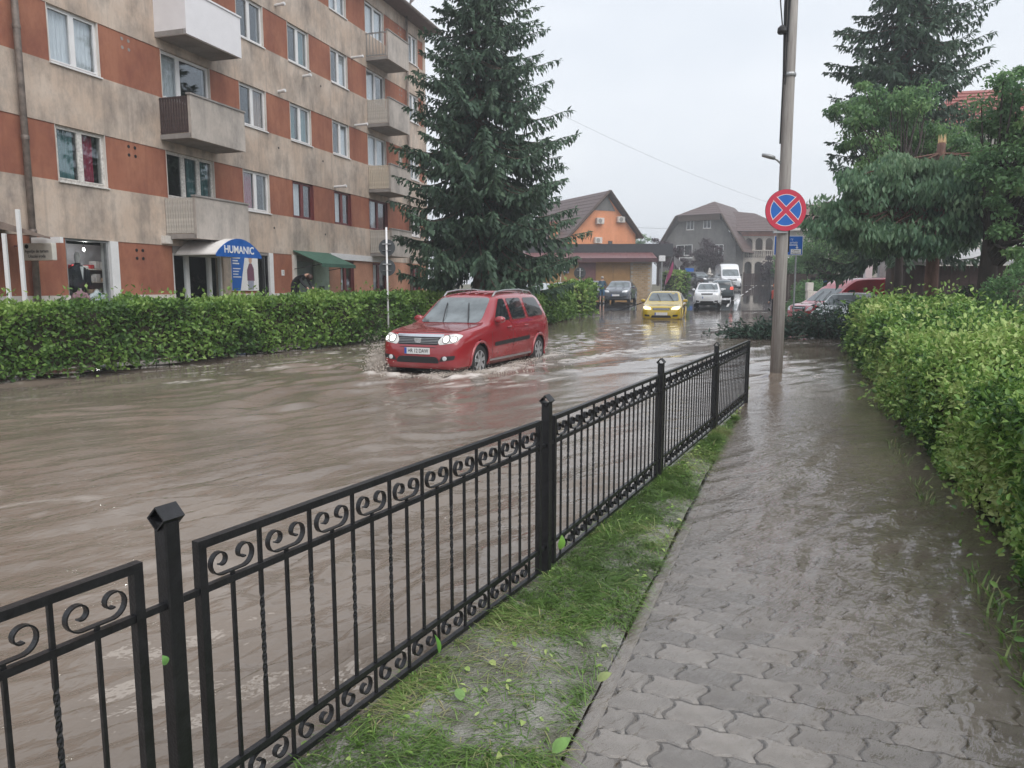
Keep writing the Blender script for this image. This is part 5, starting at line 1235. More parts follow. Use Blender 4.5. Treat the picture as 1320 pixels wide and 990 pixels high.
            aw_ = MB(); N = 17; vs = []      # wheel well and arch lip
            for k in range(N):
                A = R(-18+216*k/(N-1)); px_, pz_ = x+math.cos(A)*ra, z+math.sin(A)*ra
                h_, nn = hit((px_, sg*3, max(pz_, .2)), (0, -sg, 0))
                vs += [(px_, h_.y+sg*.012, pz_), (x+math.cos(A)*ra*.985, sg*(cfg['W']/2-.45), z+math.sin(A)*ra*.985)]
            aw_.add(vs, [(2*k, 2*k+2, 2*k+3, 2*k+1) for k in range(N-1)]); aw_.build('wheel_arch', M['black_plastic'], e)
            if hi:
                lip = MB().tube([(vs[2*k][0], vs[2*k][1]-sg*.008, vs[2*k][2]) for k in range(N)], .024, 6); lip.build('arch_lip', body_m, e, smooth=True)
    MB().box(-L/2+.5, L/2-.5, -cfg['W']/2+.3, cfg['W']/2-.3, .14, .26).build('underbody', M['black_plastic'], e)
    d = dict(e=e, patch=patch, both=both, hit=hit, L=L, body=body, hi=hi)
    cfg['detail'](d, cfg); return e
def mirror(d, s, z, y0, m):
    for sg in (-1, 1):
        x = d['L']/2-s; rings = []
        for (dx, k) in ((.07, .55), (.05, .9), (0, 1.0), (-.05, .95), (-.065, .8)):
            rings.append([(x+dx, sg*(y0+.11)+math.cos(a_)*.105*k, z+math.sin(a_)*.07*k) for a_ in np.linspace(0, 2*math.pi, 11)[:-1]])
        mo = MB().loft(rings).tube([(x, sg*(y0-.03), z-.05), (x, sg*(y0+.05), z-.03)], .022, 6).build('mirror', m, d['e'], smooth=True)
def plate(d, front, z, txt, y=0, w=.52):
    sg = 1 if front else -1; h_, nn = d['hit']((6*sg, y, z), (-sg, 0, 0)); x = h_.x+sg*.012
    p = MB().box(x-.008, x+.008, y-w/2, y+w/2, z-.057, z+.057).build('number_plate', M['plate'], d['e'])
    rot = (R(90), 0, R(90) if front else R(-90))
    if txt: text('plate_text', txt, .10, M['ink'], p, (x+sg*.0095, y+(.022*sg), z-.002), rot, ext=.001, sx=.80, bold=.001)
    MB().box(x+sg*.0085-.001, x+sg*.0085+.001, y-sg*w/2*1.0+(0 if sg < 0 else 0), y-sg*w/2+sg*.045, z-.055, z+.055).build('plate_band', M['blue_ink'], p)
def handles(d, ss, z, m, y=3):
    for s in ss:
        for sg in (-1, 1):
            h_, nn = d['hit']((d['L']/2-s, sg*3, z), (0, -sg, 0))
            MB().tube([(h_.x+.09, h_.y+sg*.012, z), (h_.x+.05, h_.y+sg*.032, z+.003), (h_.x-.05, h_.y+sg*.032, z+.003), (h_.x-.09, h_.y+sg*.012, z)], .014, 6).build('door_handle', m, d['e'], smooth=True)
def wipers(d, s, z0, lens=.55):
    for (y0, y1) in ((.42, .18), (-.12, -.30)):
        h0, n0 = d['hit']((6, y0, z0), (-1, 0, 0)); h1, n1 = d['hit']((6, y1, z0+lens*.62), (-1, 0, 0))
        MB().tube([h0+Vector((.03, 0, .0)), h0.lerp(h1, .5)+Vector((.035, 0, .02)), h1+Vector((.016, 0, .012))], .010, 5).build('wiper', M['black_plastic'], d['e'])
def lines(d, ss, z0, z1):
    for s in ss: d['both']('door_gap', [(s-.005, z0), (s+.005, z0), (s+.005, z1), (s-.005, z1)], M['black_plastic'], r=0, eps=.003)
# ---- red estate
def det_wagon(d, c):
    P, B, e, L = d['patch'], d['both'], d['e'], d['L']
    P('windscreen', [(-.66, 1.005), (.66, 1.005), (.555, 1.475), (-.555, 1.475)], 'F', M['screen_glass'], r=.08, cuts=5)
    B('side_window', [(1.56, 1.03), (2.25, 1.035), (2.25, 1.455), (2.05, 1.455)], M['car_glass'])
    B('side_window', [(2.36, 1.035), (3.06, 1.045), (3.06, 1.465), (2.36, 1.46)], M['car_glass'])
    B('side_window', [(3.2, 1.05), (4.08, 1.085), (3.98, 1.43), (3.9, 1.465), (3.2, 1.465)], M['car_glass'], r=.07)
    P('rear_window', [(-.56, 1.07), (.56, 1.07), (.50, 1.45), (-.50, 1.45)], 'B', M['car_glass'], r=.06)
    for sg in (-1, 1):
        P('headlamp', [(sg*.44, .655), (sg*.74, .70), (sg*.80, .82), (sg*.70, .855), (sg*.47, .815), (sg*.40, .72)], 'F', M['lamp_on'], r=.04, eps=.006)
        for (yb, rb2) in ((.56, .058), (.69, .045)):
            P('lamp_bezel', [(sg*yb+rb2*1.35*math.cos(k*.628), .755+rb2*1.35*math.sin(k*.628)) for k in range(10)], 'F', M['lamp_ring'], r=0, eps=.009, cuts=1)
            P('lamp_bulb', [(sg*yb+rb2*math.cos(k*.628), .755+rb2*math.sin(k*.628)) for k in range(10)], 'F', M['lamp_bulb'], r=0, eps=.012, cuts=1)
        P('fog_recess', [(sg*.44, .36), (sg*.72, .40), (sg*.74, .475), (sg*.50, .455)], 'F', M['black_plastic'], r=.02)
        h_, _ = d['hit']((6, sg*.56, .42), (-1, 0, 0)); MB().lathe([(.042, h_.x-.01), (.04, h_.x+.016), (.02, h_.x+.02)], 12, 'x', (0, sg*.56, .42)).build('fog_lamp', M['lamp'], e)
        P('tail_lamp', [(sg*.62, .82), (sg*.80, .82), (sg*.76, 1.30), (sg*.64, 1.30)], 'B', M['tail'], r=.03)
    P('grille', [(-.42, .655), (.42, .655), (.46, .79), (-.46, .79)], 'F', M['black_plastic'], r=.04, eps=.004)
    for z in (.68, .705, .73, .755): P('grille_bar', [(-.41, z), (.41, z), (.41, z+.008), (-.41, z+.008)], 'F', M['steel'], r=0, eps=.012)
    P('grille_trim', [(-.47, .79), (.47, .79), (.49, .835), (-.49, .835)], 'F', M['chrome'], r=.02, eps=.010)
    h_, _ = d['hit']((6, 0, .73), (-1, 0, 0)); x = h_.x+.02
    MB().prism([(x, -.075, .775), (x, .075, .775), (x, .07, .715), (x, .035, .685), (x, -.035, .685), (x, -.07, .715)], (.012, 0, 0)).build('badge', M['chrome'], e, bevel=.004)
    P('lower_intake', [(-.46, .33), (.46, .33), (.40, .445), (-.40, .445)], 'F', M['black_plastic'], r=.05)
    P('bumper_crease', [(-.72, .605), (.72, .605), (.72, .616), (-.72, .616)], 'F', M['black_plastic'], r=0, eps=.002)
    P('bonnet_gap', [(-.70, .862), (.70, .862), (.70, .868), (-.70, .868)], 'F', M['black_plastic'], r=0, eps=.002)
    plate(d, True, .545, 'HR 12 DAW'); mirror(d, 1.58, 1.06, .80, c['paint'])
    B('rub_strip', [(1.42, .56), (3.15, .60), (3.15, .675), (1.42, .635)], M['black_plastic'], r=.02, eps=.014)
    B('sill_strip', [(1.25, .285), (3.3, .285), (3.3, .325), (1.25, .325)], M['steel'], r=.01, eps=.008)
    handles(d, (2.12, 2.98), .90, c['paint']); lines(d, (1.33, 2.31, 3.13), .34, 1.0)
    wipers(d, 1.2, 1.02)
    for sg in (-1, 1):
        pts = []
        for s, dz in ((1.98, .0), (2.12, .06), (2.6, .07), (3.3, .07), (3.85, .055), (4.0, .0)):
            h_, _ = d['hit']((L/2-s, sg*.55, 3), (0, 0, -1)); pts.append((h_.x, sg*.55, h_.z+dz))
        MB().tube(pts, .02, 8).tube([(pts[3][0]-.2, sg*.55, pts[3][2]-.08), (pts[3][0]-.2, sg*.55, pts[3][2])], .025, 6).build('roof_rail', M['steel'], e, smooth=True)
    for y in (-.3, -.1, .1, .3):
        pts = [d['hit']((L/2-s, y, 3), (0, 0, -1))[0]+Vector((0, 0, .002)) for s in (2.1, 2.6, 3.1, 3.6, 4.0)]
        MB().tube([p[:] for p in pts], .012, 5).build('roof_rib', c['paint'], e)
    h_, _ = d['hit']((L/2-2.08, 0, 3), (0, 0, -1)); MB().tube([h_[:], (h_.x-.12, 0, h_.z+.16)], .005, 5).build('aerial', M['black_plastic'], e)
WAGON = dict(L=4.45, W=1.74, R=.315, wheels=(.83, 3.735), paint=paint('red_car_paint', (.30, .016, .024)), detail=det_wagon, st=[
    (0, .30, .58, .58, .55, .50, .57), (.03, .235, .70, .68, .62, .58, .68), (.09, .21, .80, .765, .70, .64, .785), (.22, .20, .875, .825, .78, .68, .865), (.5, .20, .925, .862, .85, .70, .915),
    (1.0, .20, .985, .87, .92, .70, .975), (1.16, .20, 1.01, .87, .945, .70, 1.0), (1.24, .20, 1.045, .87, .955, .695, 1.03), (1.93, .20, 1.50, .87, 1.0, .60, 1.46), (2.06, .20, 1.545, .87, 1.005, .605, 1.495), (2.5, .20, 1.585, .87, 1.01, .61, 1.525), (3.3, .20, 1.60, .868, 1.03, .605, 1.535),
    (3.95, .21, 1.58, .86, 1.06, .59, 1.515), (4.17, .22, 1.545, .85, 1.07, .58, 1.48), (4.27, .24, 1.42, .84, 1.06, .60, 1.37), (4.36, .26, 1.08, .83, .98, .66, 1.06), (4.42, .30, .86, .80, .80, .66, .85), (4.45, .34, .70, .74, .66, .62, .69)])
car('estate_car', 'red estate car ploughing through the flood with its headlamps lit', WAGON, tuple(RED_POS), RED_A)
# ---- generic hatch / saloon / suv details
def det_hatch(d, c):
    P, B, e, L = d['patch'], d['both'], d['e'], d['L']; W = c['W']/2; zb_, zr, zh = c['belt'], c['roofz'], c['hood']
    k = W/.85
    P('windscreen', [(-.66*k, zb_+.06), (.66*k, zb_+.06), (.55*k, zr-.09), (-.55*k, zr-.09)], 'F', M['screen_glass'], r=.08)
    P('rear_window', [(-.58*k, zb_+.08), (.58*k, zb_+.08), (.48*k, zr-.10), (-.48*k, zr-.10)], 'B', M['car_glass'], r=.06)
    for pl in c['sidewin']: B('side_window', pl, M['car_glass'], r=.05)
    for sg in (-1, 1):
        hl = c.get('lampz', zh-.12)
        P('headlamp', [(sg*.40*k, hl-.05), (sg*.70*k, hl-.04), (sg*.775*k, hl+.07), (sg*.68*k, hl+.10), (sg*.44*k, hl+.05)], 'F', c.get('lamp', M['lamp']), r=.03, eps=.006)
        tz = c.get('tailz', .82); P('tail_lamp', [(sg*.56*k, tz-.08), (sg*.78*k, tz-.08), (sg*.76*k, tz+.12), (sg*.58*k, tz+.10)], 'B', c.get('tail', M['tail']), r=.03)
        P('fog_recess', [(sg*.46*k, .34), (sg*.68*k, .36), (sg*.68*k, .44), (sg*.48*k, .42)], 'F', M['black_plastic'], r=.02)
    gz = c.get('grillez', zh-.15); P('grille', [(-.34*k, gz-.04), (.34*k, gz-.04), (.36*k, gz+.05), (-.36*k, gz+.05)], 'F', M['black_plastic'], r=.02)
    P('grille_trim', [(-.33*k, gz), (.33*k, gz), (.33*k, gz+.014), (-.33*k, gz+.014)], 'F', c.get('gtrim', M['chrome']), r=0, eps=.012)
    P('lower_intake', [(-.42*k, .30), (.42*k, .30), (.38*k, .40), (-.38*k, .40)], 'F', M['black_plastic'], r=.03)
    plate(d, True, c.get('platez', .48), ''); plate(d, False, c.get('rplatez', .78), '')
    mirror(d, c['mirs'], zb_+.07, W*.93, c['paint']); handles(d, c['hand'], zb_-.10, c['paint']); lines(d, c['gaps'], .36, zb_-.02); wipers(d, 1, zb_+.07, .45)
    if c.get('cladding'):
        B('sill_cladding', [(.9, .24), (L-.9, .24), (L-.9, .36), (.9, .36)], M['black_plastic'], r=.02, eps=.01)
        P('bumper_cladding', [(-W*.8, .26), (W*.8, .26), (W*.8, .36), (-W*.8, .36)], 'F', M['black_plastic'], r=.03, eps=.008)
    if c.get('rails'):
        for sg in (-1, 1):
            pts = [d['hit']((L/2-s, sg*W*.66, 3), (0, 0, -1))[0]+Vector((0, 0, dz)) for s, dz in ((L*.46, 0), (L*.5, .05), (L*.75, .05), (L*.85, 0))]
            MB().tube([p[:] for p in pts], .018, 6).build('roof_rail', M['steel'], e)
def hatch(L, W, H, hood, cowl_s, head_s, rear_s, belt, paint_m, bottom=.2, R_=.31, wheels=None, tail_drop=None, **kw):
    w = W/2; re = w*.70; wr = w*.72
    st = [(0, bottom+.10, hood-.24, w*.70, hood-.27, w*.58, hood-.25), (.03, bottom+.04, hood-.14, w*.80, hood-.20, w*.66, hood-.155), (.10, bottom+.02, hood-.05, w*.89, hood-.13, w*.75, hood-.065), (.25, bottom, hood, w*.95, hood-.08, w*.79, hood-.012), (.55, bottom, hood+.04, w*.99, hood-.03, w*.81, hood+.028),
          (cowl_s-.1, bottom, belt+.02, w, belt-.04, w*.81, belt+.01), (cowl_s, bottom, belt+.05, w, belt-.02, w*.80, belt+.04), (head_s, bottom, H-.06, w, belt+.01, wr, H-.105), (head_s+.18, bottom, H-.02, w, belt+.015, wr, H-.07), ((head_s+rear_s)/2, bottom, H, w, belt+.02, wr, H-.055), (rear_s, bottom+.01, H-.05, w*.985, belt+.04, wr*.95, H-.10)]
    td = tail_drop or belt+.06
    st += [(L-.24, bottom+.03, (H+td)/2+.06, w*.97, belt+.02, wr*.98, (H+td)/2+.02), (L-.10, bottom+.05, td, w*.955, belt-.05, w*.76, td-.02), (L-.03, bottom+.09, belt-.16, w*.92, belt-.22, w*.74, belt-.17), (L, bottom+.14, belt-.30, w*.86, belt-.34, w*.7, belt-.31)]
    m0 = cowl_s+.30; mid = (m0+rear_s)/2+.12
    sw_ = [[(m0+.08, belt+.05), (mid-.05, belt+.05), (mid-.05, H-.14), (head_s+.18, H-.14)], [(mid+.06, belt+.055), (L-.62, belt+.075), (rear_s+.05, H-.15), (mid+.06, H-.14)]]
    d = dict(L=L, W=W, R=R_, wheels=wheels or (.82, L-.72), paint=paint_m, detail=det_hatch, st=st, belt=belt, roofz=H, hood=hood, sidewin=sw_, mirs=m0+.12, hand=(mid-.15, rear_s-.1), gaps=(m0-.1, mid, rear_s+.02))
    d.update(kw); return d
yz = 31.2
YEL = hatch(4.14, 1.70, 1.42, .80, 1.02, 1.72, 3.30, .92, paint('yellow_car_paint', (.56, .39, .012)), lamp=M['lamp_yel'], platez=.46)
q = (XW(857, yz+2.0, .3), yz+2.0); car('yellow_hatchback', 'yellow three-door hatchback with lit headlamps driving into the flood', YEL, (q[0], q[1], road_z(yz)+.02), R(16.0))
SPR = hatch(3.73, 1.58, 1.50, .93, 1.0, 1.62, 3.05, 1.0, paint('white_car_paint', (.72, .73, .75)), bottom=.25, R_=.31, cladding=True, rails=True, lamp=M['lamp'], gtrim=M['steel'], platez=.60, lampz=.80, grillez=.80)
car('small_crossover', 'small white crossover queueing behind the yellow hatchback', SPR, (XW(912.5, 46, .9), 46.0, road_z(45.6)), R(16.5))
QUE = hatch(4.1, 1.70, 1.48, .82, 1.02, 1.72, 3.35, .95, paint('dark_teal_paint', (.035, .055, .06)), tail=M['tail_on'])
car('queued_hatchback', 'dark hatchback seen from behind with red tail lamps beside the crossover', QUE, (XW(931, 55, 1), 55.0, road_z(55)), R(17), away=True, hi=False)
AST = hatch(4.25, 1.75, 1.46, .84, 1.05, 1.78, 3.40, .95, paint('steel_blue_paint', (.085, .10, .125)))
car('parked_hatchback', 'steel grey hatchback parked nose-out before the brick kiosk corner', AST, (XW(800, 51, .8), 51.0, road_z(51)+.03), R(17.5))
DRK = hatch(4.2, 1.74, 1.45, .84, 1.05, 1.75, 3.35, .95, paint('black_car_paint', (.02, .022, .026)))
car('parked_hatchback', 'black hatchback parked between the bush and the steel grey hatchback', DRK, (XW(765, 51.5, .8), 51.5, road_z(51.5)+.03), R(17.5), hi=False)
WHT = hatch(4.3, 1.74, 1.45, .84, 1.05, 1.75, 3.35, .95, paint('pale_car_paint', (.60, .63, .66)))
car('parked_hatchback', 'white car parked behind the hedge before the brown kiosk wall', WHT, (XW(728, 47, .9), 47.0, road_z(47)+.03), R(17.5), hi=False)
SIL = hatch(4.3, 1.74, 1.45, .84, 1.05, 1.75, 3.35, .95, paint('silver_car_paint', (.42, .46, .48)))
car('parked_hatchback', 'silver car half hidden behind the hedge and the spruce', SIL, (XW(692, 46, .9), 46.0, road_z(46)+.03), R(17.5), hi=False)
SUV = hatch(4.6, 1.84, 1.78, 1.08, 1.3, 1.95, 3.95, 1.18, paint('dark_slate_paint', (.045, .055, .065)), bottom=.3, R_=.37, cladding=True, rails=True, lampz=.92, grillez=.92, platez=.6)
car('offroader', 'dark slate off-road car turning out beside the white van', SUV, (XW(899, 84, 2), 84.0, road_z(84)), R(-22), hi=False)
SLV = hatch(4.3, 1.74, 1.46, .84, 1.05, 1.75, 3.35, .95, paint('ice_silver_paint', (.50, .54, .55)))
car('parked_hatchback', 'pale silver car mostly hidden behind the right hedge near the red van', SLV, (XW(1098, 27, 1), 27.0, road_z(26)+.0), R(40))
# ---- vans
def det_van(d, c):
    P, B, e, L = d['patch'], d['both'], d['e'], d['L']; W = c['W']/2; H = c['H']; k = H/2.6
    P('windscreen', [(-W*.82, 1.30*k), (W*.82, 1.30*k), (W*.76, 1.98*k), (-W*.76, 1.98*k)], 'F', M['screen_glass'], r=.08)
    B('side_window', [(1.35, 1.32*k), (2.05, 1.32*k), (2.05, 1.9*k), (1.75, 1.9*k)], M['car_glass'], r=.06)
    for sg in (-1, 1):
        P('headlamp', [(sg*W*.55, .78*k), (sg*W*.84, .80*k), (sg*W*.88, 1.02*k), (sg*W*.70, 1.0*k)], 'F', M['lamp'], r=.04)
    P('grille', [(-W*.5, .84*k), (W*.5, .84*k), (W*.46, 1.02*k), (-W*.46, 1.02*k)], 'F', M['black_plastic'], r=.04)
    P('grille_trim', [(-W*.42, .92*k), (W*.42, .92*k), (W*.42, .94*k), (-W*.42, .94*k)], 'F', M['chrome'], r=0, eps=.012)
    P('bumper', [(-W*.85, .36), (W*.85, .36), (W*.85, .66*k), (-W*.85, .66*k)], 'F', M['black_plastic'], r=.05, eps=.01)
    plate(d, True, .54*k, ''); mirror(d, 1.45, 1.42*k, W*.98, M['black_plastic']); handles(d, (2.2,), 1.08*k, c['paint']); lines(d, (1.2, 2.25, 3.4), .45, 1.28*k)
    B('rub_strip', [(.9, .62*k), (L-.4, .62*k), (L-.4, .72*k), (.9, .72*k)], M['black_plastic'], r=.02, eps=.01)
    wipers(d, 1, 1.32*k, .6)
def van(L, W, H, pm, **kw):
    w = W/2; k = H/2.6
    st = [(0, .36, .80*k, w*.74, .76*k, w*.6, .79*k), (.04, .30, .95*k, w*.84, .86*k, w*.66, .93*k), (.12, .28, 1.06*k, w*.91, .98*k, w*.72, 1.04*k), (.35, .27, 1.14*k, w*.96, 1.06*k, w*.80, 1.13*k), (.75, .27, 1.22*k, w*.99, 1.15*k, w*.86, 1.21*k), (.86, .27, 1.30*k, w*.99, 1.22*k, w*.87, 1.28*k),
          (1.62, .27, 2.02*k, w, 1.35*k, w*.86, 1.97*k), (1.85, .27, 2.28*k, w, 1.4*k, w*.87, 2.2*k), (2.25, .27, 2.52*k, w, 1.45*k, w*.87, 2.42*k), (2.8, .27, 2.58*k, w, 1.5*k, w*.88, 2.47*k), (L-.7, .28, 2.6*k, w, 1.5*k, w*.88, 2.49*k), (L-.12, .30, 2.56*k, w*.99, 1.5*k, w*.87, 2.45*k), (L-.04, .34, 2.40*k, w*.97, 1.45*k, w*.86, 2.3*k), (L, .40, 1.2*k, w*.95, 1.1*k, w*.84, 1.18*k)]
    d = dict(L=L, W=W, H=H, R=.34, wheels=(.95, L-1.15), paint=pm, detail=det_van, st=st); d.update(kw); return d
car('delivery_van', 'tall white delivery van coming down the wet road', van(5.9, 1.99, 2.62, paint('white_van_paint', (.74, .75, .77))), (XW(938, 77, 2.5), 77.0, road_z(77)), R(7.5), hi=False, cat='van')
RV = van(4.7, 1.86, 1.95, paint('red_van_paint', (.52, .025, .045)))
car('red_van', 'red van half hidden behind the right hedge and the silver car', RV, (XW(1092, 31.5, 1), 31.5, road_z(31)+.05), R(76), hi=False, cat='van')
# ================================================================== poles, signs
wood_pole = mat('weathered_pole_wood', (.27, .245, .23), .85, col2=(.40, .375, .355), scale=5, bump=.4, bscale=30, stretch=(6, 6, .35))
PB = G(1000, 487, -.05); PX, PY = PB.x, PB.y
up = empty('utility_pole', (PX, PY, -.05)); tag(up, 'weathered wooden utility pole standing in the flooded pavement', 'pole')
MB().tube([(0, 0, -.5), (.005, 0, 2.5), (0, .005, 5.5), (0, 0, 9.2)], [.112, .104, .094, .08], 16).build('shaft', wood_pole, up, smooth=True)
MB().lathe([(.119, 0.03), (.121, .09)], 16).build('rust_band', mat('rusty_band', (.16, .06, .03), .8), up)
for z in (2.98, 5.35): MB().lathe([(.108, z), (.116, z+.03), (.108, z+.06)], 16).build('clamp_band', M['steel'], up)
MB().tube([(-.115, -.03, 9.0), (-.118, -.03, 5.6), (-.125, -.03, 4.2)], .014, 6).tube([(-.15, -.05, 9.0), (-.15, -.05, 6.4), (-.12, -.04, 5.4)], .018, 6).tube([(-.09, -.08, 9.0), (-.10, -.08, 5.2)], .011, 6).tube([(.1, -.06, 3.3), (.108, -.05, 2.3)], .012, 6).build('conduit', M['black_plastic'], up)
MB().lathe([(.07, 0), (.085, .03), (.08, .09), (.04, .13)], 12, 'z', (-.19, -.08, 6.05)).build('insulator', M['black_plastic'], up)
MB().tube([(-.19, -.08, 6.18), (-.24, -.1, 6.5), (-.34, -.15, 7.3), (-.5, -.3, 9.2)], .012, 5).tube([(-.12, -.08, 6.1), (-.10, -.12, 5.9), (-.08, -.1, 6.6), (-.06, -.1, 9.0)], .012, 5).build('cable', M['black_plastic'], up)
lampx = MB().tube([(-.05, 0, 3.83), (-.16, -.02, 3.92), (-.22, -.03, 3.95)], .018, 8).build('lamp_arm', M['steel'], up)
MB().loft([[(-.19-.02, -.03+math.cos(a)*.045, 3.955+math.sin(a)*.035) for a in np.linspace(0, 6.283, 11)[:-1]], [(-.30, -.03+math.cos(a)*.065, 3.98+math.sin(a)*.042) for a in np.linspace(0, 6.283, 11)[:-1]], [(-.43, -.03+math.cos(a)*.04, 4.005+math.sin(a)*.03) for a in np.linspace(0, 6.283, 11)[:-1]]]).build('lamp_head', M['steel'], up, smooth=True)
# no-stopping sign on the pole (faces the camera side)
SGN_Z = ZW(271, PY-.15)
ns = empty('no_stopping_sign', (PX+XW(1013, PY-.16, SGN_Z)-PX, PY-.16, SGN_Z)); tag(ns, 'round blue and red no-stopping sign fixed to the wooden pole', 'sign')
def disc(r0, r1, y0, y1, n=40):
    vs = []; 
    for k in range(n):
        a = 2*math.pi*k/n
        for r_ in (r0, r1):
            for y in (y0, y1): vs.append((math.cos(a)*r_, y, math.sin(a)*r_))
    fs = []
    for k in range(n):
        b, c = 4*k, 4*((k+1) % n)
        fs += [(b, c, c+2, b+2), (b+1, b+3, c+3, c+1), (b+2, c+2, c+3, b+3), (b, b+1, c+1, c)]
    return MB().add(vs, fs)
sr = 26.0/FPX*(PY-.16)
MB().lathe([(sr, .0), (sr, .012)], 40, 'y').build('sign_plate', M['sign_back'], ns)
disc(sr*.76, sr*.99, -.004, -.0005).build('red_ring', M['sign_red'], ns)
disc(sr*.735, sr*.765, -.0035, -.0005).build('white_edge', M['white_ink'], ns)
MB().lathe([(sr*.735, -.003), (sr*.735, -.0005)], 40, 'y').build('blue_field', M['sign_blue'], ns)
for k in range(2):
    A = R(45+90*k); ca, sa = math.cos(A), math.sin(A); Lq, wq = sr*.78, sr*.105
    for nm, w2, yy, mm in (('white_edge', wq*1.25, -.0055, 'white_ink'), ('red_bar', wq, -.007, 'sign_red')):
        MB().prism([(ca*Lq-sa*w2, yy-.0004*k, sa*Lq+ca*w2), (ca*Lq+sa*w2, yy-.0004*k, sa*Lq-ca*w2), (-ca*Lq+sa*w2, yy-.0004*k, -sa*Lq-ca*w2), (-ca*Lq-sa*w2, yy-.0004*k, -sa*Lq+ca*w2)], (0, .0006, 0)).build(nm, M[mm], ns)
MB().box(-.2, .06, .013, .05, -.40, -.36).build('bracket', M['steel'], ns)
# blue direction sign further back, half behind the pole
DY = 24.0; dz0, dz1 = ZW(329, DY), ZW(304, DY); dx0, dx1 = XW(998, DY, 3), XW(1035, DY, 3)
ds = empty('direction_sign', ((dx0+dx1)/2, DY, side_z(DY)-.1)); tag(ds, 'blue direction sign with white arrow partly hidden by the wooden pole', 'sign')
b0 = side_z(DY)-.1; w_ = (dx1-dx0)/2; za, zb2 = dz0-b0, dz1-b0
MB().box(-w_, w_, 0, .02, za, zb2).build('sign_plate', M['white_ink'], ds)
MB().box(-w_+.015, w_-.015, -.004, -.001, za+.015, zb2-.015).build('blue_field', M['sign_blue'], ds)
text('lettering', 'ry', .10, M['white_ink'], ds, (w_*.22, -.006, zb2-.10), (R(90), 0, 0), ext=.001); text('lettering', 'arhely', .10, M['white_ink'], ds, (w_*.36, -.006, zb2-.21), (R(90), 0, 0), ext=.001)
MB().box(-w_*.75, w_*.62, -.007, -.005, zb2-.30, zb2-.275).box(w_*.57, w_*.62, -.007, -.005, zb2-.36, zb2-.30).prism([(w_*.49, -.007, zb2-.355), (w_*.70, -.007, zb2-.355), (w_*.595, -.007, zb2-.41)], (0, .002, 0)).build('arrow', M['white_ink'], ds)
MB().box(w_*.17, w_*.88, -.006, -.0045, za+.03, za+.19).build('white_box', M['white_ink'], ds)
text('lettering', 'Centru', .075, M['ink'], ds, (w_*.52, -.008, za+.145), (R(90), 0, 0), ext=.001); text('lettering', 'K\u00f6zpont', .075, M['ink'], ds, (w_*.52, -.008, za+.07), (R(90), 0, 0), ext=.001)
for x in (-w_*.6, w_*.6): MB().tube([(x, .05, -.3), (x, .05, zb2)], .03, 8).build('post', M['steel'], ds)
# road signs seen from the back
def back_sign(name, label, px, Y, py_list, rpx, py_top, post_m, w=.03, face='sign_back'):
    z0 = side_z(Y); b = at_px(px, Y, z0-.15); e = empty(name, b); tag(e, label, 'sign')
    MB().tube([(0, 0, -.2), (0, 0, ZW(py_top, Y)-b[2])], w, 8).build('post', M[post_m], e, smooth=True)
    for py in py_list:
        z = ZW(py, Y)-b[2]; r_ = rpx/FPX*Y
        MB().lathe([(r_, w+.012), (r_, w+.022)], 28, 'y', (0, 0, z)).build('disc', M[face], e); MB().lathe([(r_*.98, w+.0225), (r_*.98, w+.026)], 28, 'y', (0, 0, z)).build('sign_face', M['sign_red'], e)
        MB().box(-r_*.5, r_*.5, -.0-w-.005, w+.011, z+r_*.35, z+r_*.35+.03).box(-r_*.5, r_*.5, -w-.005, w+.011, z-r_*.38, z-r_*.35).build('clamp', M['steel'], e)
    return e
back_sign('road_sign', 'two round road signs seen from behind on one white post by the block', 501, 20.8, (319, 345), 10.5, 293, 'white_paint', .028)
back_sign('road_sign', 'single round road sign seen from behind before the brown kiosk', 747, 42.5, (352,), 7.6, 346, 'steel', .03)
tp = empty('thin_post', at_px(722, 44, side_z(44)-.1)); tag(tp, 'thin pale pole standing before the brown kiosk wall', 'pole')
MB().tube([(0, 0, -.1), (.02, 0, 3.2)], .03, 8).build('shaft', M['plinth'], tp, smooth=True); MB().lathe([(.04, 3.2), (.02, 3.25)], 8).build('cap', M['steel'], tp)
# ================================================================== kiosk with brick corner
KY = 58.0; kz = road_z(KY)-.1
kx0, kx1, kxb = XW(680, KY, 2), XW(838, KY, 2), XW(811, KY, 2)
ko = empty('kiosk', (kx0, KY, kz), R(-4)); tag(ko, 'low brown kiosk with maroon roof and yellow brick corner', 'building')
kw = kx1-kx0; kb = kxb-kx0; kh = ZW(338, KY)-kz
M['brown_wall'] = mat('brown_panel_wall', (.36, .20, .075), .6, var=.12, scale=2); M['maroon'] = mat('maroon_sheet_metal', (.20, .085, .085), .35, var=.12, scale=3)
for k in range(6):
    a, b = kb*k/6, kb*(k+1)/6
    MB().box(a+.01, b-.01, 0, .12, .25, kh).build('wall_panel', M['maroon'] if k == 3 else M['brown_wall'], ko)
MB().box(0, kw, .13, 7, 0, kh).build('wall_core', M['brown_wall'], ko); MB().box(0, kb, -.02, .12, 0, .245).build('plinth', M['soffit'], ko)
M['brick'] = mat('yellow_brick', (.42, .29, .17), .8, var=.25, scale=9); M['mortar'] = mat('pale_mortar', (.45, .41, .36), .9)
MB().box(kb+.02, kw+.02, -.02, .125, 0, kh).box(kw+.002, kw+.03, .126, 5, 0, kh).build('brick_backing', M['mortar'], ko)
bm_ = [MB().box(-.155, .155, -.02, .02, -.062, .062).mesh('brick', mat('yellow_brick_%d' % k, c_, .8, var=.15, scale=9)) for k, c_ in enumerate(((.44, .31, .18), (.38, .26, .15), (.48, .35, .22)))]
nrow = int(kh/.15); rb_ = random.Random(9)
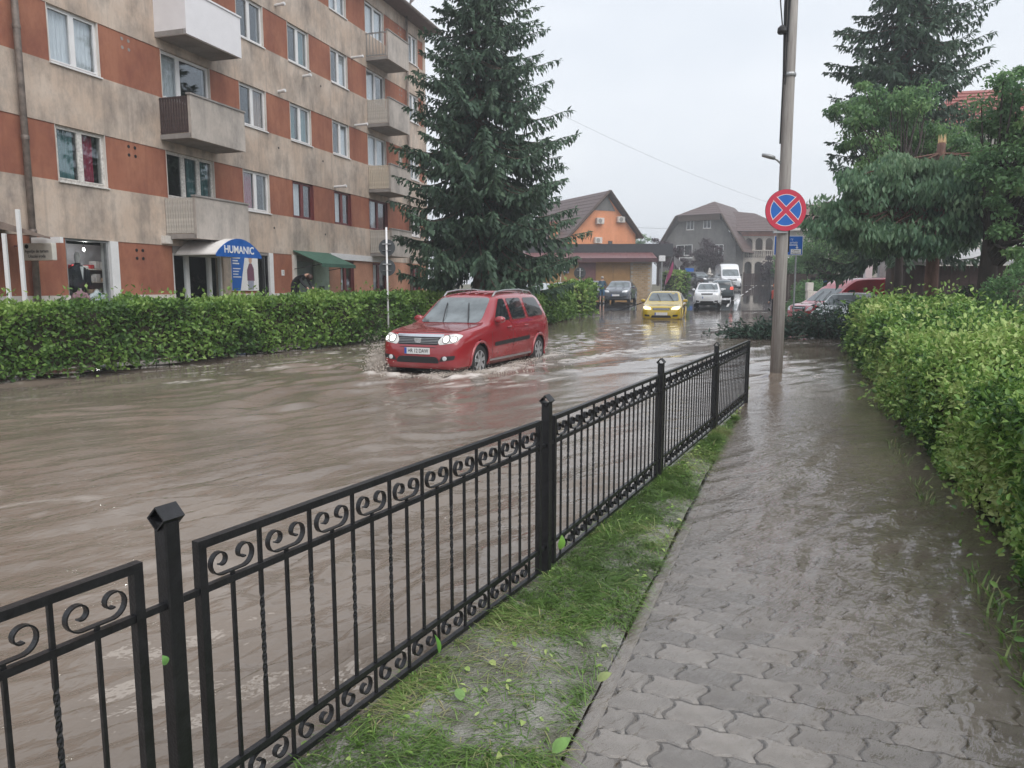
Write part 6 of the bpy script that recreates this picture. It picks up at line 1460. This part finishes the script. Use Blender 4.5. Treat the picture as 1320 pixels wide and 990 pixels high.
for r_ in range(nrow):
    for k in range(int((kw-kb)/.33)+1):
        x = kb+.2+k*.33+(r_ % 2)*.165
        if x+.155 > kw: continue
        link('brick', bm_[rb_.randrange(3)], ko, (x, -.03, .09+r_*.15))
ro = MB().prism([(-.6, -.7, kh+.02), (-.6, -.7, kh+.26), (-.6, 2.6, kh+.85), (-.6, 2.6, kh+.6)], (kw+.9, 0, 0)).build('roof', M['maroon'], ko)
MB().box(-.6, kw+.35, -.73, -.702, kh-.02, kh+.27).build('fascia', mat('dark_maroon_fascia', (.075, .03, .035), .5), ro)
ribm = MB().prism([(0, -.7, kh+.262), (0, 2.6, kh+.852), (0, 2.6, kh+.882), (0, -.7, kh+.292)], (.03, 0, 0)).mesh('roof_rib', M['maroon'])
for k in range(22): link('roof_rib', ribm, ro, (-.5+k*(kw+.6)/21, 0, 0))
MB().prism([(-.3, 2.4, kh+.5), (-.3, 2.4, kh+1.5), (-.3, 8.0, kh+1.8), (-.3, 8, kh+.5)], (kw+2.2, 0, 0)).build('rear_block', mat('dark_roofing_felt', (.05, .052, .06), .8), ko)
MB().box(kw+.06, kw+.16, 1.0, 1.5, .9, kh-.3).build('notice_board', M['white_paint'], ko)
for n_, (px, lb) in enumerate(((729, 'left-hand white and purple parking notice on the brown kiosk wall'), (788, 'right-hand white and purple parking notice on the brown kiosk wall'))):
    pn = empty('parking_notice', (XW(px, KY-.2, 2), KY-.33, ZW(347, KY))); tag(pn, lb, 'sign', 'parking notices')
    MB().box(-.22, .22, 0, .02, -.31, .31).build('sheet', M['white_ink'], pn); MB().box(-.2, .2, -.004, -.001, -.29, -.05).build('purple_field', mat('print_purple', (.13, .06, .30), .5), pn)
    text('letter', 'P', .36, mat('print_navy', (.03, .03, .12), .5), pn, (-.02, -.004, .12), (R(90), 0, 0), bold=.008); MB().box(-.14, .02, -.006, -.0045, -.2, -.14).box(.05, .15, -.006, -.0045, -.24, -.1).build('print_mark', M['white_ink'], pn)
# ================================================================== houses behind
def tiles_roof(name, parent, quad, rows, m, lap=.03):
    """sloping roof face made of overlapping courses; quad = eave-left, eave-right, ridge-right, ridge-left"""
    a, b, c, d = [Vector(q) for q in quad]; n = (b-a).cross(d-a).normalized()
    n = n if n.z > 0 else -n
    first = None
    for k in range(rows):
        t0, t1 = k/rows, (k+1)/rows
        p0, p1 = a.lerp(d, t0), b.lerp(c, t0); p3, p2 = a.lerp(d, min(1, t1+.15/rows)), b.lerp(c, min(1, t1+.15/rows))
        vs = [p0+n*(lap+.05), p1+n*(lap+.05), p2+n*.05, p3+n*.05, p0, p1, p2, p3]
        MB().add(vs, [(0, 1, 2, 3), (4, 7, 6, 5), (0, 4, 5, 1), (1, 5, 6, 2), (2, 6, 7, 3), (3, 7, 4, 0)]).build(name, m, parent)
M['rooftile'] = mat('brown_roof_tiles', (.085, .055, .052), .55, col2=(.13, .085, .078), scale=4, bump=.5, bscale=14, stretch=(1, 1, 1))
M['rooftile_red'] = mat('red_roof_tiles', (.25, .07, .06), .6, col2=(.33, .11, .09), scale=4, bump=.5, bscale=14)
M['orange_wall'] = plaster_mat('orange_render', (.74, .30, .15), (.62, .25, .13), (.78, .35, .19)); M['grey_wall'] = plaster_mat('grey_render', (.19, .185, .18), (.13, .128, .125), (.23, .222, .215))
def small_window(parent, x, z, w, h, y, m='white_frame', split=True):
    f = MB(); f.box(x-w/2, x-w/2+.07, y-.05, y, z, z+h).box(x+w/2-.07, x+w/2, y-.05, y, z, z+h).box(x-w/2+.07, x+w/2-.07, y-.05, y, z+h-.07, z+h).box(x-w/2+.07, x+w/2-.07, y-.05, y, z, z+.07)
    if split: f.box(x-.03, x+.03, y-.045, y, z+.07, z+h-.07)
    o = f.build('window', M[m], parent); MB().box(x-w/2+.07, x+w/2-.07, y-.02, y-.01, z+.07, z+h-.07).build('pane', M['car_glass'], o)
    MB().box(x-w/2-.08, x+w/2+.08, y-.1, y, z-.06, z-.001).build('sill', M['plinth'], o); return o
# orange gable house
OY = 76.0; oz = 1.0; ocx = XW(770, OY, 5)
oh = empty('gable_house', (ocx, OY, oz), R(26)); tag(oh, 'orange gable house with brown roof behind the kiosk', 'house')
hw = 4.6; rx_ = 1.0; rzv = ZW(246, OY)-oz; ezr = ZW(303, OY)-oz; ezl = ZW(326, OY)-oz
MB().prism([(-hw, 0, 0), (hw, 0, 0), (hw, 0, ezr+.2), (rx_, 0, rzv-.35), (-hw, 0, ezl+.4)], (0, .3, 0)).build('gable_wall', M['orange_wall'], oh)
MB().box(-hw, -hw+.3, .31, 11, 0, ezl).box(hw-.3, hw, .31, 11, 0, ezr).box(-hw, hw, 11.01, 11.3, 0, ezl).build('side_wall', M['orange_wall'], oh)
MB().prism([(rx_-1.45, -.05, rzv-1.9), (rx_+1.05, -.05, rzv-1.9), (rx_, -.05, rzv-.35)], (0, .045, 0)).build('gable_boarding', M['grey_wall'], oh)
tiles_roof('roof_course', oh, [(-hw-.9, -.6, ezl-.3), (-hw-.9, 11.6, ezl-.3), (rx_, 11.6, rzv), (rx_, -.6, rzv)], 16, M['rooftile'])
tiles_roof('roof_course', oh, [(hw+.5, 11.6, ezr-.2), (hw+.5, -.6, ezr-.2), (rx_, -.6, rzv), (rx_, 11.6, rzv)], 12, M['rooftile'])
for nb_, (p0, p1) in enumerate((((-hw-.9, -.66, ezl-.3), (rx_, -.66, rzv)), ((rx_+.02, -.66, rzv), (hw+.5, -.66, ezr-.2)))): MB().tube([p0, p1], .14, 4).build('barge_board', M['wood_dark'], oh)
ch = MB().box(-hw+.7, -hw+1.4, 2.2, 2.9, ezl, ezl+3.0).build('chimney', M['orange_wall'], oh); MB().box(-hw+.62, -hw+1.48, 2.12, 2.98, ezl+3.0, ezl+3.15).build('chimney_cap', M['rooftile_red'], ch)
for (x, z) in ((.1, ZW(285, OY)-oz), (2.6, ZW(282, OY)-oz), (-.1, ZW(310, OY)-oz)):
    ac = MB().box(x-.42, x+.42, -.42, -.06, z-.3, z+.3).build('air_conditioner', M['plinth'], oh, bevel=.03); MB().lathe([(.22, -.44), (.22, -.425)], 16, 'y', (x-.08, 0, z)).build('fan_grille', M['soffit'], ac)
zz = ZW(321, OY)-oz; small_window(oh, 1.5, zz, .5, .85, -.01, 'wood_dark', False)
# grey house with half-hipped roof and arcaded wing
GYy = 100.0; gz_ = 1.9; gx0, gx1 = XW(852, GYy, 6), XW(940, GYy, 6); gcx = (gx0+gx1)/2
gh = empty('hipped_house', (gcx, GYy, gz_), R(-32)); tag(gh, 'grey house with half-hipped brown roof and arcaded balcony wing', 'house')
g2 = (gx1-gx0)/2/math.cos(R(32)); ge = ZW(318, GYy)-gz_; gr_ = ZW(258, GYy)-gz_; gm = ZW(276, GYy)-gz_; hx = XW(907, GYy, 12)-gcx
MB().prism([(-g2, 0, 0), (g2, 0, 0), (g2, 0, ge+.2), (hx+2.2, 0, gm-.5), (hx-3.0, 0, gm-.5), (-g2, 0, ge-.8)], (0, .3, 0)).build('gable_wall', M['grey_wall'], gh)
MB().box(g2-.3, g2, .31, 12, 0, ge).box(-g2, -g2+.3, .31, 12, 0, ge-.8).box(-g2, g2, 12, 12.3, 0, ge).build('side_wall', M['grey_wall'], gh)
rid = XW(912, GYy, 13)-gcx
tiles_roof('roof_course', gh, [(hx-3.4, -.8, gm-.2), (hx+2.6, -.8, gm-.2), (rid+.05, 3.2, gr_), (rid-.05, 3.2, gr_)], 6, M['rooftile'])
tiles_roof('roof_course', gh, [(g2+1.2, 12.5, ge-.9), (g2+1.2, -.8, ge-.9), (hx+2.6, -.8, gm-.2), (hx+2.6, 12.5, gm-.2)], 9, M['rooftile'])
tiles_roof('roof_course', gh, [(hx+2.6, 12.5, gm-.2), (hx+2.6, -.8, gm-.2), (rid, 3.2, gr_), (rid, 12.5, gr_)], 5, M['rooftile'])
tiles_roof('roof_course', gh, [(-g2-.8, -.8, ge-1.9), (-g2-.8, 12.5, ge-1.9), (hx-3.4, 12.5, gm-.2), (hx-3.4, -.8, gm-.2)], 9, M['rooftile'])
tiles_roof('roof_course', gh, [(hx-3.4, -.8, gm-.2), (hx-3.4, 12.5, gm-.2), (rid, 12.5, gr_), (rid, 3.2, gr_)], 5, M['rooftile'])
MB().prism([(hx-3.2, -.7, gm-.9), (hx+2.4, -.7, gm-.9), (hx+2.4, -.7, gm-.2), (hx-3.2, -.7, gm-.2)], (0, .65, 0)).build('eave_boarding', M['wood_dark'], gh)
MB().tube([(-g2-.8, -.85, ge-1.9), (hx-3.4, -.85, gm-.2)], .13, 4).tube([(g2+1.2, -.85, ge-.9), (hx+2.6, -.85, gm-.2)], .13, 4).build('barge_board', M['wood_dark'], gh)
for (px, py, w, h_) in ((889, 296, 1.0, 1.3), (911, 295, 1.0, 1.3), (881, 329, 2.2, 1.4), (926, 330, 1.2, 1.4)):
    z = ZW(py, GYy)-gz_; small_window(gh, XW(px, GYy, z)-gcx, z, w, h_, -.005)
# arcade wing
wing = empty('arcade_wing', (0, 0, 0), R(32)); wing.parent = gh
AX0, AX1 = XW(946, GYy, 6)-gcx, XW(1012, GYy, 6)-gcx; az1_, az2_, az3_ = ZW(350, GYy)-gz_, ZW(331, GYy)-gz_, ZW(303, GYy)-gz_
M['arc_wall'] = plaster_mat('cream_render', (.52, .47, .42), (.4, .36, .32), (.58, .53, .48)); M['pink_wall'] = plaster_mat('salmon_render', (.55, .22, .15), (.45, .18, .13), (.6, .27, .19))
MB().box(AX0, AX1, 2.6, 2.9, 0, az3_+.6).build('rear_wall', M['wood_dark'], wing); MB().box(AX0, AX1, .3, 2.6, az2_-.35, az2_-.05).build('balcony_floor', M['arc_wall'], wing)
MB().box(AX0-.1, AX1, .2, .45, az3_-.1, az3_+.7).build('upper_beam', M['pink_wall'], wing)
nA = 5; aw_ = (AX1-AX0)/nA
def arch(x, z0, z1, m):      # wall piece with an arched opening
    n = 10; r_ = aw_*.36; cx = x+aw_/2; zc = z1-.25-r_
    o = [(x, .3, z0), (x, .3, z1), (x+aw_, .3, z1), (x+aw_, .3, z0), (cx+r_, .3, z0)]+[(cx+r_*math.cos(math.pi*k/n), .3, zc+r_*math.sin(math.pi*k/n)) for k in range(n+1)]+[(cx-r_, .3, z0)]
    MB().prism(o, (0, .25, 0)).build('arch', m, wing)
balu = MB().lathe([(.06, 0), (.09, .25), (.05, .5), (.06, .8)], 8).mesh('baluster', M['arc_wall'])
for k in range(nA):
    x = AX0+k*aw_; arch(x, 0, az2_-.36, M['arc_wall']); arch(x, az2_-.04, az3_-.11, M['arc_wall'])
    for j in range(5): link('baluster', balu, wing, (x+aw_*(j+.5)/5, .2, az2_-.04))
MB().box(AX0, AX1, .1, .29, az2_+.78, az2_+.9).build('handrail', M['arc_wall'], wing)
tiles_roof('roof_course', wing, [(AX0-.9, -.9, az3_+.4), (AX1+.6, -.9, az3_+.4), (AX1-2.5, 5.5, gr_-1.2), (AX0-2.2, 5.5, gr_-.6)], 12, M['rooftile'])
# low garden wall and gate of the arcaded house
gw = empty('garden_fence', (XW(962, 93, 2), 93, road_z(93)), R(-6)); tag(gw, 'dark board fence before the arcaded house', 'fence')
gb = MB().box(-.11, .11, 0, .04, .05, 1.5).mesh('board', mat('dark_brown_board', (.06, .03, .028), .8, var=.3))
for k in range(26): link('board', gb, gw, (-.2+k*.245, 0, 0))
for k in range(4): MB().box(-.4+k*2.1, -.2+k*2.1, .05, .25, -.3, 1.65).build('post', M['wood_dark'], gw)
gp = empty('garden_pillar', (XW(914, 86, 2), 86, road_z(86)-.1)); tag(gp, 'pale stone ornament on a pedestal beside the off-road car', 'ornament')
MB().lathe([(.3, 0), (.3, .15), (.16, .25), (.14, 1.3), (.42, 1.5), (.42, 1.6), (.1, 1.65), (.2, 1.8), (.06, 2.3)], 12).build('pedestal', M['plinth'], gp, smooth=False)
# house behind the pole, roof only visible
hb = empty('tiled_house', (XW(1068, 80, 6), 80, 1.3), R(-22)); tag(hb, 'house with long weathered tile roof right behind the pole', 'house')
zr1, zr0 = ZW(263, 84)-1.3, ZW(292, 80)-1.3
MB().box(-3.9, 6, .3, 9, 0, zr0).build('wall', M['arc_wall'], hb)
tiles_roof('roof_course', hb, [(-4.3, -.4, zr0-.1), (6.5, -.4, zr0-.1), (6.0, 4.5, zr1), (-3.6, 4.5, zr1)], 12, mat('old_brown_tiles', (.16, .09, .085), .7, col2=(.25, .15, .13), scale=5, bump=.5, bscale=14))
MB().box(-4.2, 6.4, -.5, -.35, zr0-.35, zr0-.1).build('gutter', M['plinth'], hb)
for x in (-2.5, 0, 3.5): small_window(hb, x, 1.2, 1.2, 1.5, .295)
# red-tiled house high on the right
hr = empty('red_roof_house', (XW(1262, 40, 9), 40, .5), R(-12)); tag(hr, 'house with bright red tiled roof showing between the trees at right', 'house')
zt_, ze_ = ZW(112, 40)-.5, ZW(160, 40)-.5
MB().box(-2.6, 5, .3, 8, 0, ze_).build('wall', M['plinth'], hr)
tiles_roof('roof_course', hr, [(-3.0, -.3, ze_-.1), (5.4, -.3, ze_-.1), (5.4, 3.5, zt_+.6), (-.2, 3.5, zt_+.6)], 10, M['rooftile_red'], .05)
MB().box(-2.9, 5.3, -.42, -.28, ze_-.3, ze_-.1).build('gutter', M['white_paint'], hr); small_window(hr, 1, 4, 1.2, 1.5, .295)
# garden shed and white wall behind the right-hand trees
sh_ = empty('garden_shed', (XW(1262, 27, 1.5), 27, .4), R(-14)); tag(sh_, 'low dark brown shed with pale roof edge behind the trees at right', 'shed')
bd = MB().box(-.145, .145, 0, .03, 0, 2.0).mesh('board', mat('shed_board', (.075, .045, .045), .8, var=.3))
for k in range(18): link('board', bd, sh_, (-2.3+k*.3, 0, 0))
MB().box(-2.45, 3.1, .04, 3, 0, 2.0).build('shed_core', M['wood_dark'], sh_); MB().prism([(-2.7, -.5, 2.02), (-2.7, -.5, 2.14), (-2.7, 3.3, 2.75), (-2.7, 3.3, 2.6)], (6.1, 0, 0)).build('roof', mat('pale_sheet_roof', (.45, .45, .46), .5), sh_)
ww = empty('white_gate_wall', (XW(1165, 33, 1.5), 33, .4), R(-8)); tag(ww, 'white rendered wall with pillars behind the right-hand trees', 'wall')
MB().box(.9, 3.4, 0, .25, 0, 2.3).build('wall', M['plinth'], ww); 
for x in (-1.5, -.9): MB().box(x-.14, x+.14, -.02, .3, 0, 2.9).build('pillar', M['white_paint'] if x < -1 else M['steel'], ww)
MB().box(.25, .72, -.04, .02, 1.55, 2.2).build('red_notice', M['sign_red'], ww)
# street cabinet and fence with banners beyond the fallen branch
cb = empty('street_cabinet', at_px(1046, 39, side_z(39)-.1)); tag(cb, 'pale grey stacked utility cabinets beside the wet road', 'cabinet')
MB().box(-.25, .25, 0, .3, .75, 1.15).build('lower_box', M['plinth'], cb, bevel=.02); MB().box(-.28, .05, .02, .3, 1.152, 1.6).build('upper_box', M['plinth'], cb, bevel=.02); MB().tube([(0, .15, -.2), (0, .15, .75)], .05, 8).build('leg', M['steel'], cb)
bf = empty('banner_fence', (XW(1072, 47, 1), 47, side_z(47)), R(-4)); tag(bf, 'dark board fence with white banners beyond the red van', 'fence')
bd2 = MB().box(-.19, .19, 0, .04, 0, 1.75).mesh('board', mat('grey_blue_board', (.06, .065, .08), .8, var=.2))
for k in range(14): link('board', bd2, bf, (-1.2+k*.4, 0, 0))
for k in range(3): MB().box(.55+k*1.25, 1.6+k*1.25, -.03, -.005, .95, 1.6).build('banner', M['white_ink'], bf)
MB().lathe([(.42, -.035), (.42, -.01)], 20, 'y', (-.35, 0, 1.15)).build('round_emblem', M['sign_blue'], bf)
bw = empty('boundary_wall', (XW(1024, 52, 1), 52, side_z(52)), R(-30)); tag(bw, 'dark brown gate panel left of the utility cabinets', 'fence')
for k in range(6): MB().box(-.8+k*.4, -.42+k*.4, 0, .05, 0, 1.9).build('board', M['wood_dark'], bw)
# flag, white box sign and blue framed sign beside the kiosk
fg = empty('feather_flag', at_px(858, 60.5, road_z(60)-.1)); tag(fg, 'tall pink feather flag leaning beside the kiosk', 'flag')
MB().tube([(-.25, 0, 0), (.1, 0, 2.2), (.5, 0, 3.4)], .02, 6).build('pole', M['steel'], fg)
vs = []
for k in range(9):
    q = k/8; x = -.1+.62*q; z = 1.2+1.7*q; w_ = .24*math.sin(math.pi*(.12+q*.8)); vs += [(x-.02, .03*math.sin(q*7), z), (x+w_, .06+.06*math.sin(q*6+1), z-.15)]
MB().add(vs, [(2*k, 2*k+2, 2*k+3, 2*k+1) for k in range(8)]).build('cloth', mat('pink_flag_cloth', (.30, .05, .13), .8), fg, smooth=True)
fg2 = empty('grey_flag', at_px(868, 62, road_z(62)-.1)); tag(fg2, 'drooping grey pennant just right of the pink flag', 'flag')
MB().tube([(0, 0, 0), (0, 0, 3.3)], .02, 6).build('pole', M['steel'], fg2); MB().add([(0, 0, 3.3), (.75, .1, 2.75), (.35, .12, 2.3), (0, 0, 2.7)], [(0, 1, 2, 3)]).build('cloth', mat('grey_flag_cloth', (.2, .19, .2), .8), fg2)
bx = empty('box_sign', at_px(852, 59.5, road_z(59)-.1)); tag(bx, 'small white box sign on a grey post at the kiosk corner', 'sign')
MB().tube([(0, 0, 0), (0, 0, 2.9)], .06, 8).build('post', M['steel'], bx); MB().box(-.25, .25, -.1, .1, 2.9, 3.35).build('box', M['white_paint'], bx, bevel=.02)
fs_ = empty('framed_sign', at_px(886, 78, road_z(78)-.1)); tag(fs_, 'blue road sign hung in a white frame above the off-road car', 'sign')
MB().tube([(-.9, 0, 0), (-.9, 0, 3.3), (.6, 0, 3.3)], .05, 6).build('frame', M['white_paint'], fs_); MB().box(-.3, .6, -.03, .02, 1.9, 2.25).build('panel', M['sign_blue'], fs_)
MB().box(.45, .58, -.1, .1, 3.1, 3.5).build('lamp_box', M['soffit'], fs_)
# overhead wires
def wire(label, a, b, sag, r_=.012):
    a, b = Vector(a), Vector(b); o = MB().tube([a.lerp(b, k/14)-Vector((0, 0, sag*4*(k/14)*(1-k/14))) for k in range(15)], r_, 5).build('overhead_wire', M['black_plastic']); tag(o, label, 'wire'); return o
wire('thin overhead wire crossing the sky above the grey house', (XW(640, 45, 12), 45, ZW(105, 45)), (XW(1012, 62, 8), 62, ZW(268, 62)), .5, .006)
wire('thin wire from the orange house towards the grey house', (XW(800, 77, 7), 77, ZW(292, 77)), (XW(880, 98, 7), 98, ZW(294, 98)), .1, .015)
# ================================================================== people
def person(name, label, loc, rz, J, rad, mats, hair_m, hat=None):
    """J: joints; one skin surface; faces coloured by region (list of (test, material))"""
    e = empty(name, loc, rz); tag(e, label, 'person')
    order = ['pelvis', 'spine', 'chest', 'neck', 'head', 'crown', 'shL', 'elL', 'haL', 'fiL', 'shR', 'elR', 'haR', 'fiR', 'hipL', 'knL', 'anL', 'toL', 'hipR', 'knR', 'anR', 'toR']
    E_ = [('pelvis', 'spine'), ('spine', 'chest'), ('chest', 'neck'), ('neck', 'head'), ('head', 'crown')]
    for s_ in 'LR': E_ += [('chest', 'sh'+s_), ('sh'+s_, 'el'+s_), ('el'+s_, 'ha'+s_), ('ha'+s_, 'fi'+s_), ('pelvis', 'hip'+s_), ('hip'+s_, 'kn'+s_), ('kn'+s_, 'an'+s_), ('an'+s_, 'to'+s_)]
    me = bpy.data.meshes.new('body'); me.from_pydata([J[k] for k in order], [(order.index(a_), order.index(b_)) for a_, b_ in E_], [])
    o = link('body', me, e); md = o.modifiers.new('skin', 'SKIN'); 
    sv_ = me.skin_vertices[0].data
    for i_, k in enumerate(order):
        r_ = rad.get(k, rad.get(k[:-1], .06)); sv_[i_].radius = (r_, r_) if not isinstance(r_, tuple) else r_; sv_[i_].use_root = (k == 'pelvis')
    sb = o.modifiers.new('sub', 'SUBSURF'); sb.levels = 2; sb.render_levels = 2
    dg = bpy.context.evaluated_depsgraph_get(); m2 = bpy.data.meshes.new_from_object(o.evaluated_get(dg)); o.modifiers.clear(); o.data = m2
    m2.materials.clear()
    for _, mm in mats: m2.materials.append(mm)
    for p in m2.polygons:
        c = p.center; best = None
        dmin = 9
        for a_, b_ in E_:
            A, B = Vector(J[a_]), Vector(J[b_]); t = max(0, min(1, (c-A).dot(B-A)/max((B-A).length_squared, 1e-9))); dd = (c-A.lerp(B, t)).length
            if dd < dmin: dmin = dd; best = (a_, b_, t)
        for k, (tst, mm) in enumerate(mats):
            if tst(best): p.material_index = k; break
        p.use_smooth = True
    hd = Vector(J['head']).lerp(Vector(J['crown']), .55); ax_ = (Vector(J['crown'])-Vector(J['head'])).normalized()
    hm = MB().lathe([(.02, -.02), (.088, -.01), (.102, .05), (.09, .11), (.04, .145)], 14); hq = Vector((0, 0, 1)).rotation_difference(ax_)
    h_ = hm.build('hair' if not hat else 'cap', hat or hair_m, e, smooth=True); h_.rotation_mode = 'QUATERNION'; h_.rotation_quaternion = hq; h_.location = hd-ax_*.03+Vector((-.012, 0, 0))
    return e
skin = mat('skin', (.50, .30, .22), .6, var=.06); arm = lambda b: b[0][:2] in ('el', 'ha') or b[1][:2] in ('fi',)
RAD = {'pelvis': (.15, .12), 'spine': (.14, .11), 'chest': (.165, .115), 'neck': .055, 'head': .085, 'crown': .085, 'sh': .065, 'el': .048, 'ha': .036, 'fi': .026, 'hip': .09, 'kn': .062, 'an': .045, 'to': .04}
STAND = dict(pelvis=(0, 0, .95), spine=(0, 0, 1.12), chest=(0, 0, 1.36), neck=(0, 0, 1.50), head=(.02, 0, 1.60), crown=(.02, 0, 1.70), shL=(0, .19, 1.42), elL=(.03, .24, 1.14), haL=(.18, .20, .95), fiL=(.24, .18, .88), shR=(0, -.19, 1.42), elR=(.02, -.25, 1.14), haR=(.15, -.2, .97), fiR=(.22, -.18, .90), hipL=(0, .10, .90), knL=(.02, .11, .50), anL=(0, .11, .09), toL=(.13, .12, .04), hipR=(0, -.10, .90), knR=(.01, -.11, .50), anR=(-.02, -.11, .09), toR=(.11, -.12, .04))
blue_t = mat('blue_top', (.055, .11, .16), .85); blue_s = mat('blue_shorts', (.04, .12, .22), .85); dark_c = mat('dark_jacket', (.016, .016, .02), .85); hair_d = mat('dark_hair', (.05, .022, .015), .6); hair_g = mat('grey_hair', (.35, .32, .3), .7); shoe = mat('pale_shoes', (.6, .6, .6), .6)
lower = lambda b: b[0][:3] in ('hip', ) or b == b and b[1][:3] == 'hip' or (b[0] == 'pelvis')
pz = 49.3; person('person', 'person in blue top and shorts standing between the two parked cars', (XW(776, pz, 1), pz, road_z(pz)+.03), R(70), STAND, RAD,
    [(lambda b: b[1][:2] == 'to' or (b[1][:2] == 'an' and b[2] > .85), shoe), (lambda b: b[0] in ('neck', 'head') or b[1] == 'neck' and b[2] > .6, skin), (lambda b: b[1][:2] in ('an',) , skin), (lambda b: b[0][:2] == 'el' or b[0][:2] == 'ha', skin), (lambda b: b[1][:3] == 'hip' or b[0][:3] == 'hip', blue_s), (lambda b: True, blue_t)], hair_g)
BEND = dict(STAND); BEND.update(spine=(.10, 0, 1.08), chest=(.30, 0, 1.20), neck=(.43, 0, 1.24), head=(.52, 0, 1.22), crown=(.60, 0, 1.16), shL=(.33, .19, 1.20), elL=(.42, .22, .98), haL=(.56, .16, .84), fiL=(.62, .14, .78), shR=(.33, -.19, 1.20), elR=(.42, -.22, .98), haR=(.56, -.16, .84), fiR=(.62, -.14, .78))
pb = (-.3,); by_ = 24.3; person('person', 'dark-clothed person bending down behind the road hedge by the green awning', (XW(381, by_, 1), by_, .78), R(-18), BEND, RAD,
    [(lambda b: b[0] in ('neck', 'head') , skin), (lambda b: b[0][:2] == 'ha', skin), (lambda b: True, dark_c)], hair_d)
hv = mat('dark_workwear', (.03, .03, .04), .85); orange = mat('orange_helmet', (.75, .20, .03), .4); rw = mat('red_white_tape', (.55, .1, .08), .7)
wy3 = 33.0; wk = person('person', 'worker in an orange helmet standing half hidden behind the wooden pole', (XW(999, wy3, 1), wy3, water_z(wy3)-.28), R(200), STAND, RAD,
    [(lambda b: b[0] in ('neck', 'head'), skin), (lambda b: b[0][:2] == 'ha', skin), (lambda b: b[0] == 'spine' or b[0] == 'chest', rw), (lambda b: True, hv)], hair_d, hat=orange)

# ================================================================== rain haze
hz = MB().box(-270, 270, -130, 430, -3, 19)
hm_ = bpy.data.materials.new('rain_haze'); hm_.use_nodes = True; hn = hm_.node_tree.nodes; hn.remove(hn['Principled BSDF'])
pv = hn.new('ShaderNodeVolumePrincipled'); pv.inputs['Color'].default_value = (.93, .95, .98, 1); pv.inputs['Density'].default_value = .0022; pv.inputs['Anisotropy'].default_value = .2
hm_.node_tree.links.new(pv.outputs[0], hn['Material Output'].inputs['Volume'])
tag(hz.build('haze', hm_), kind='stuff')
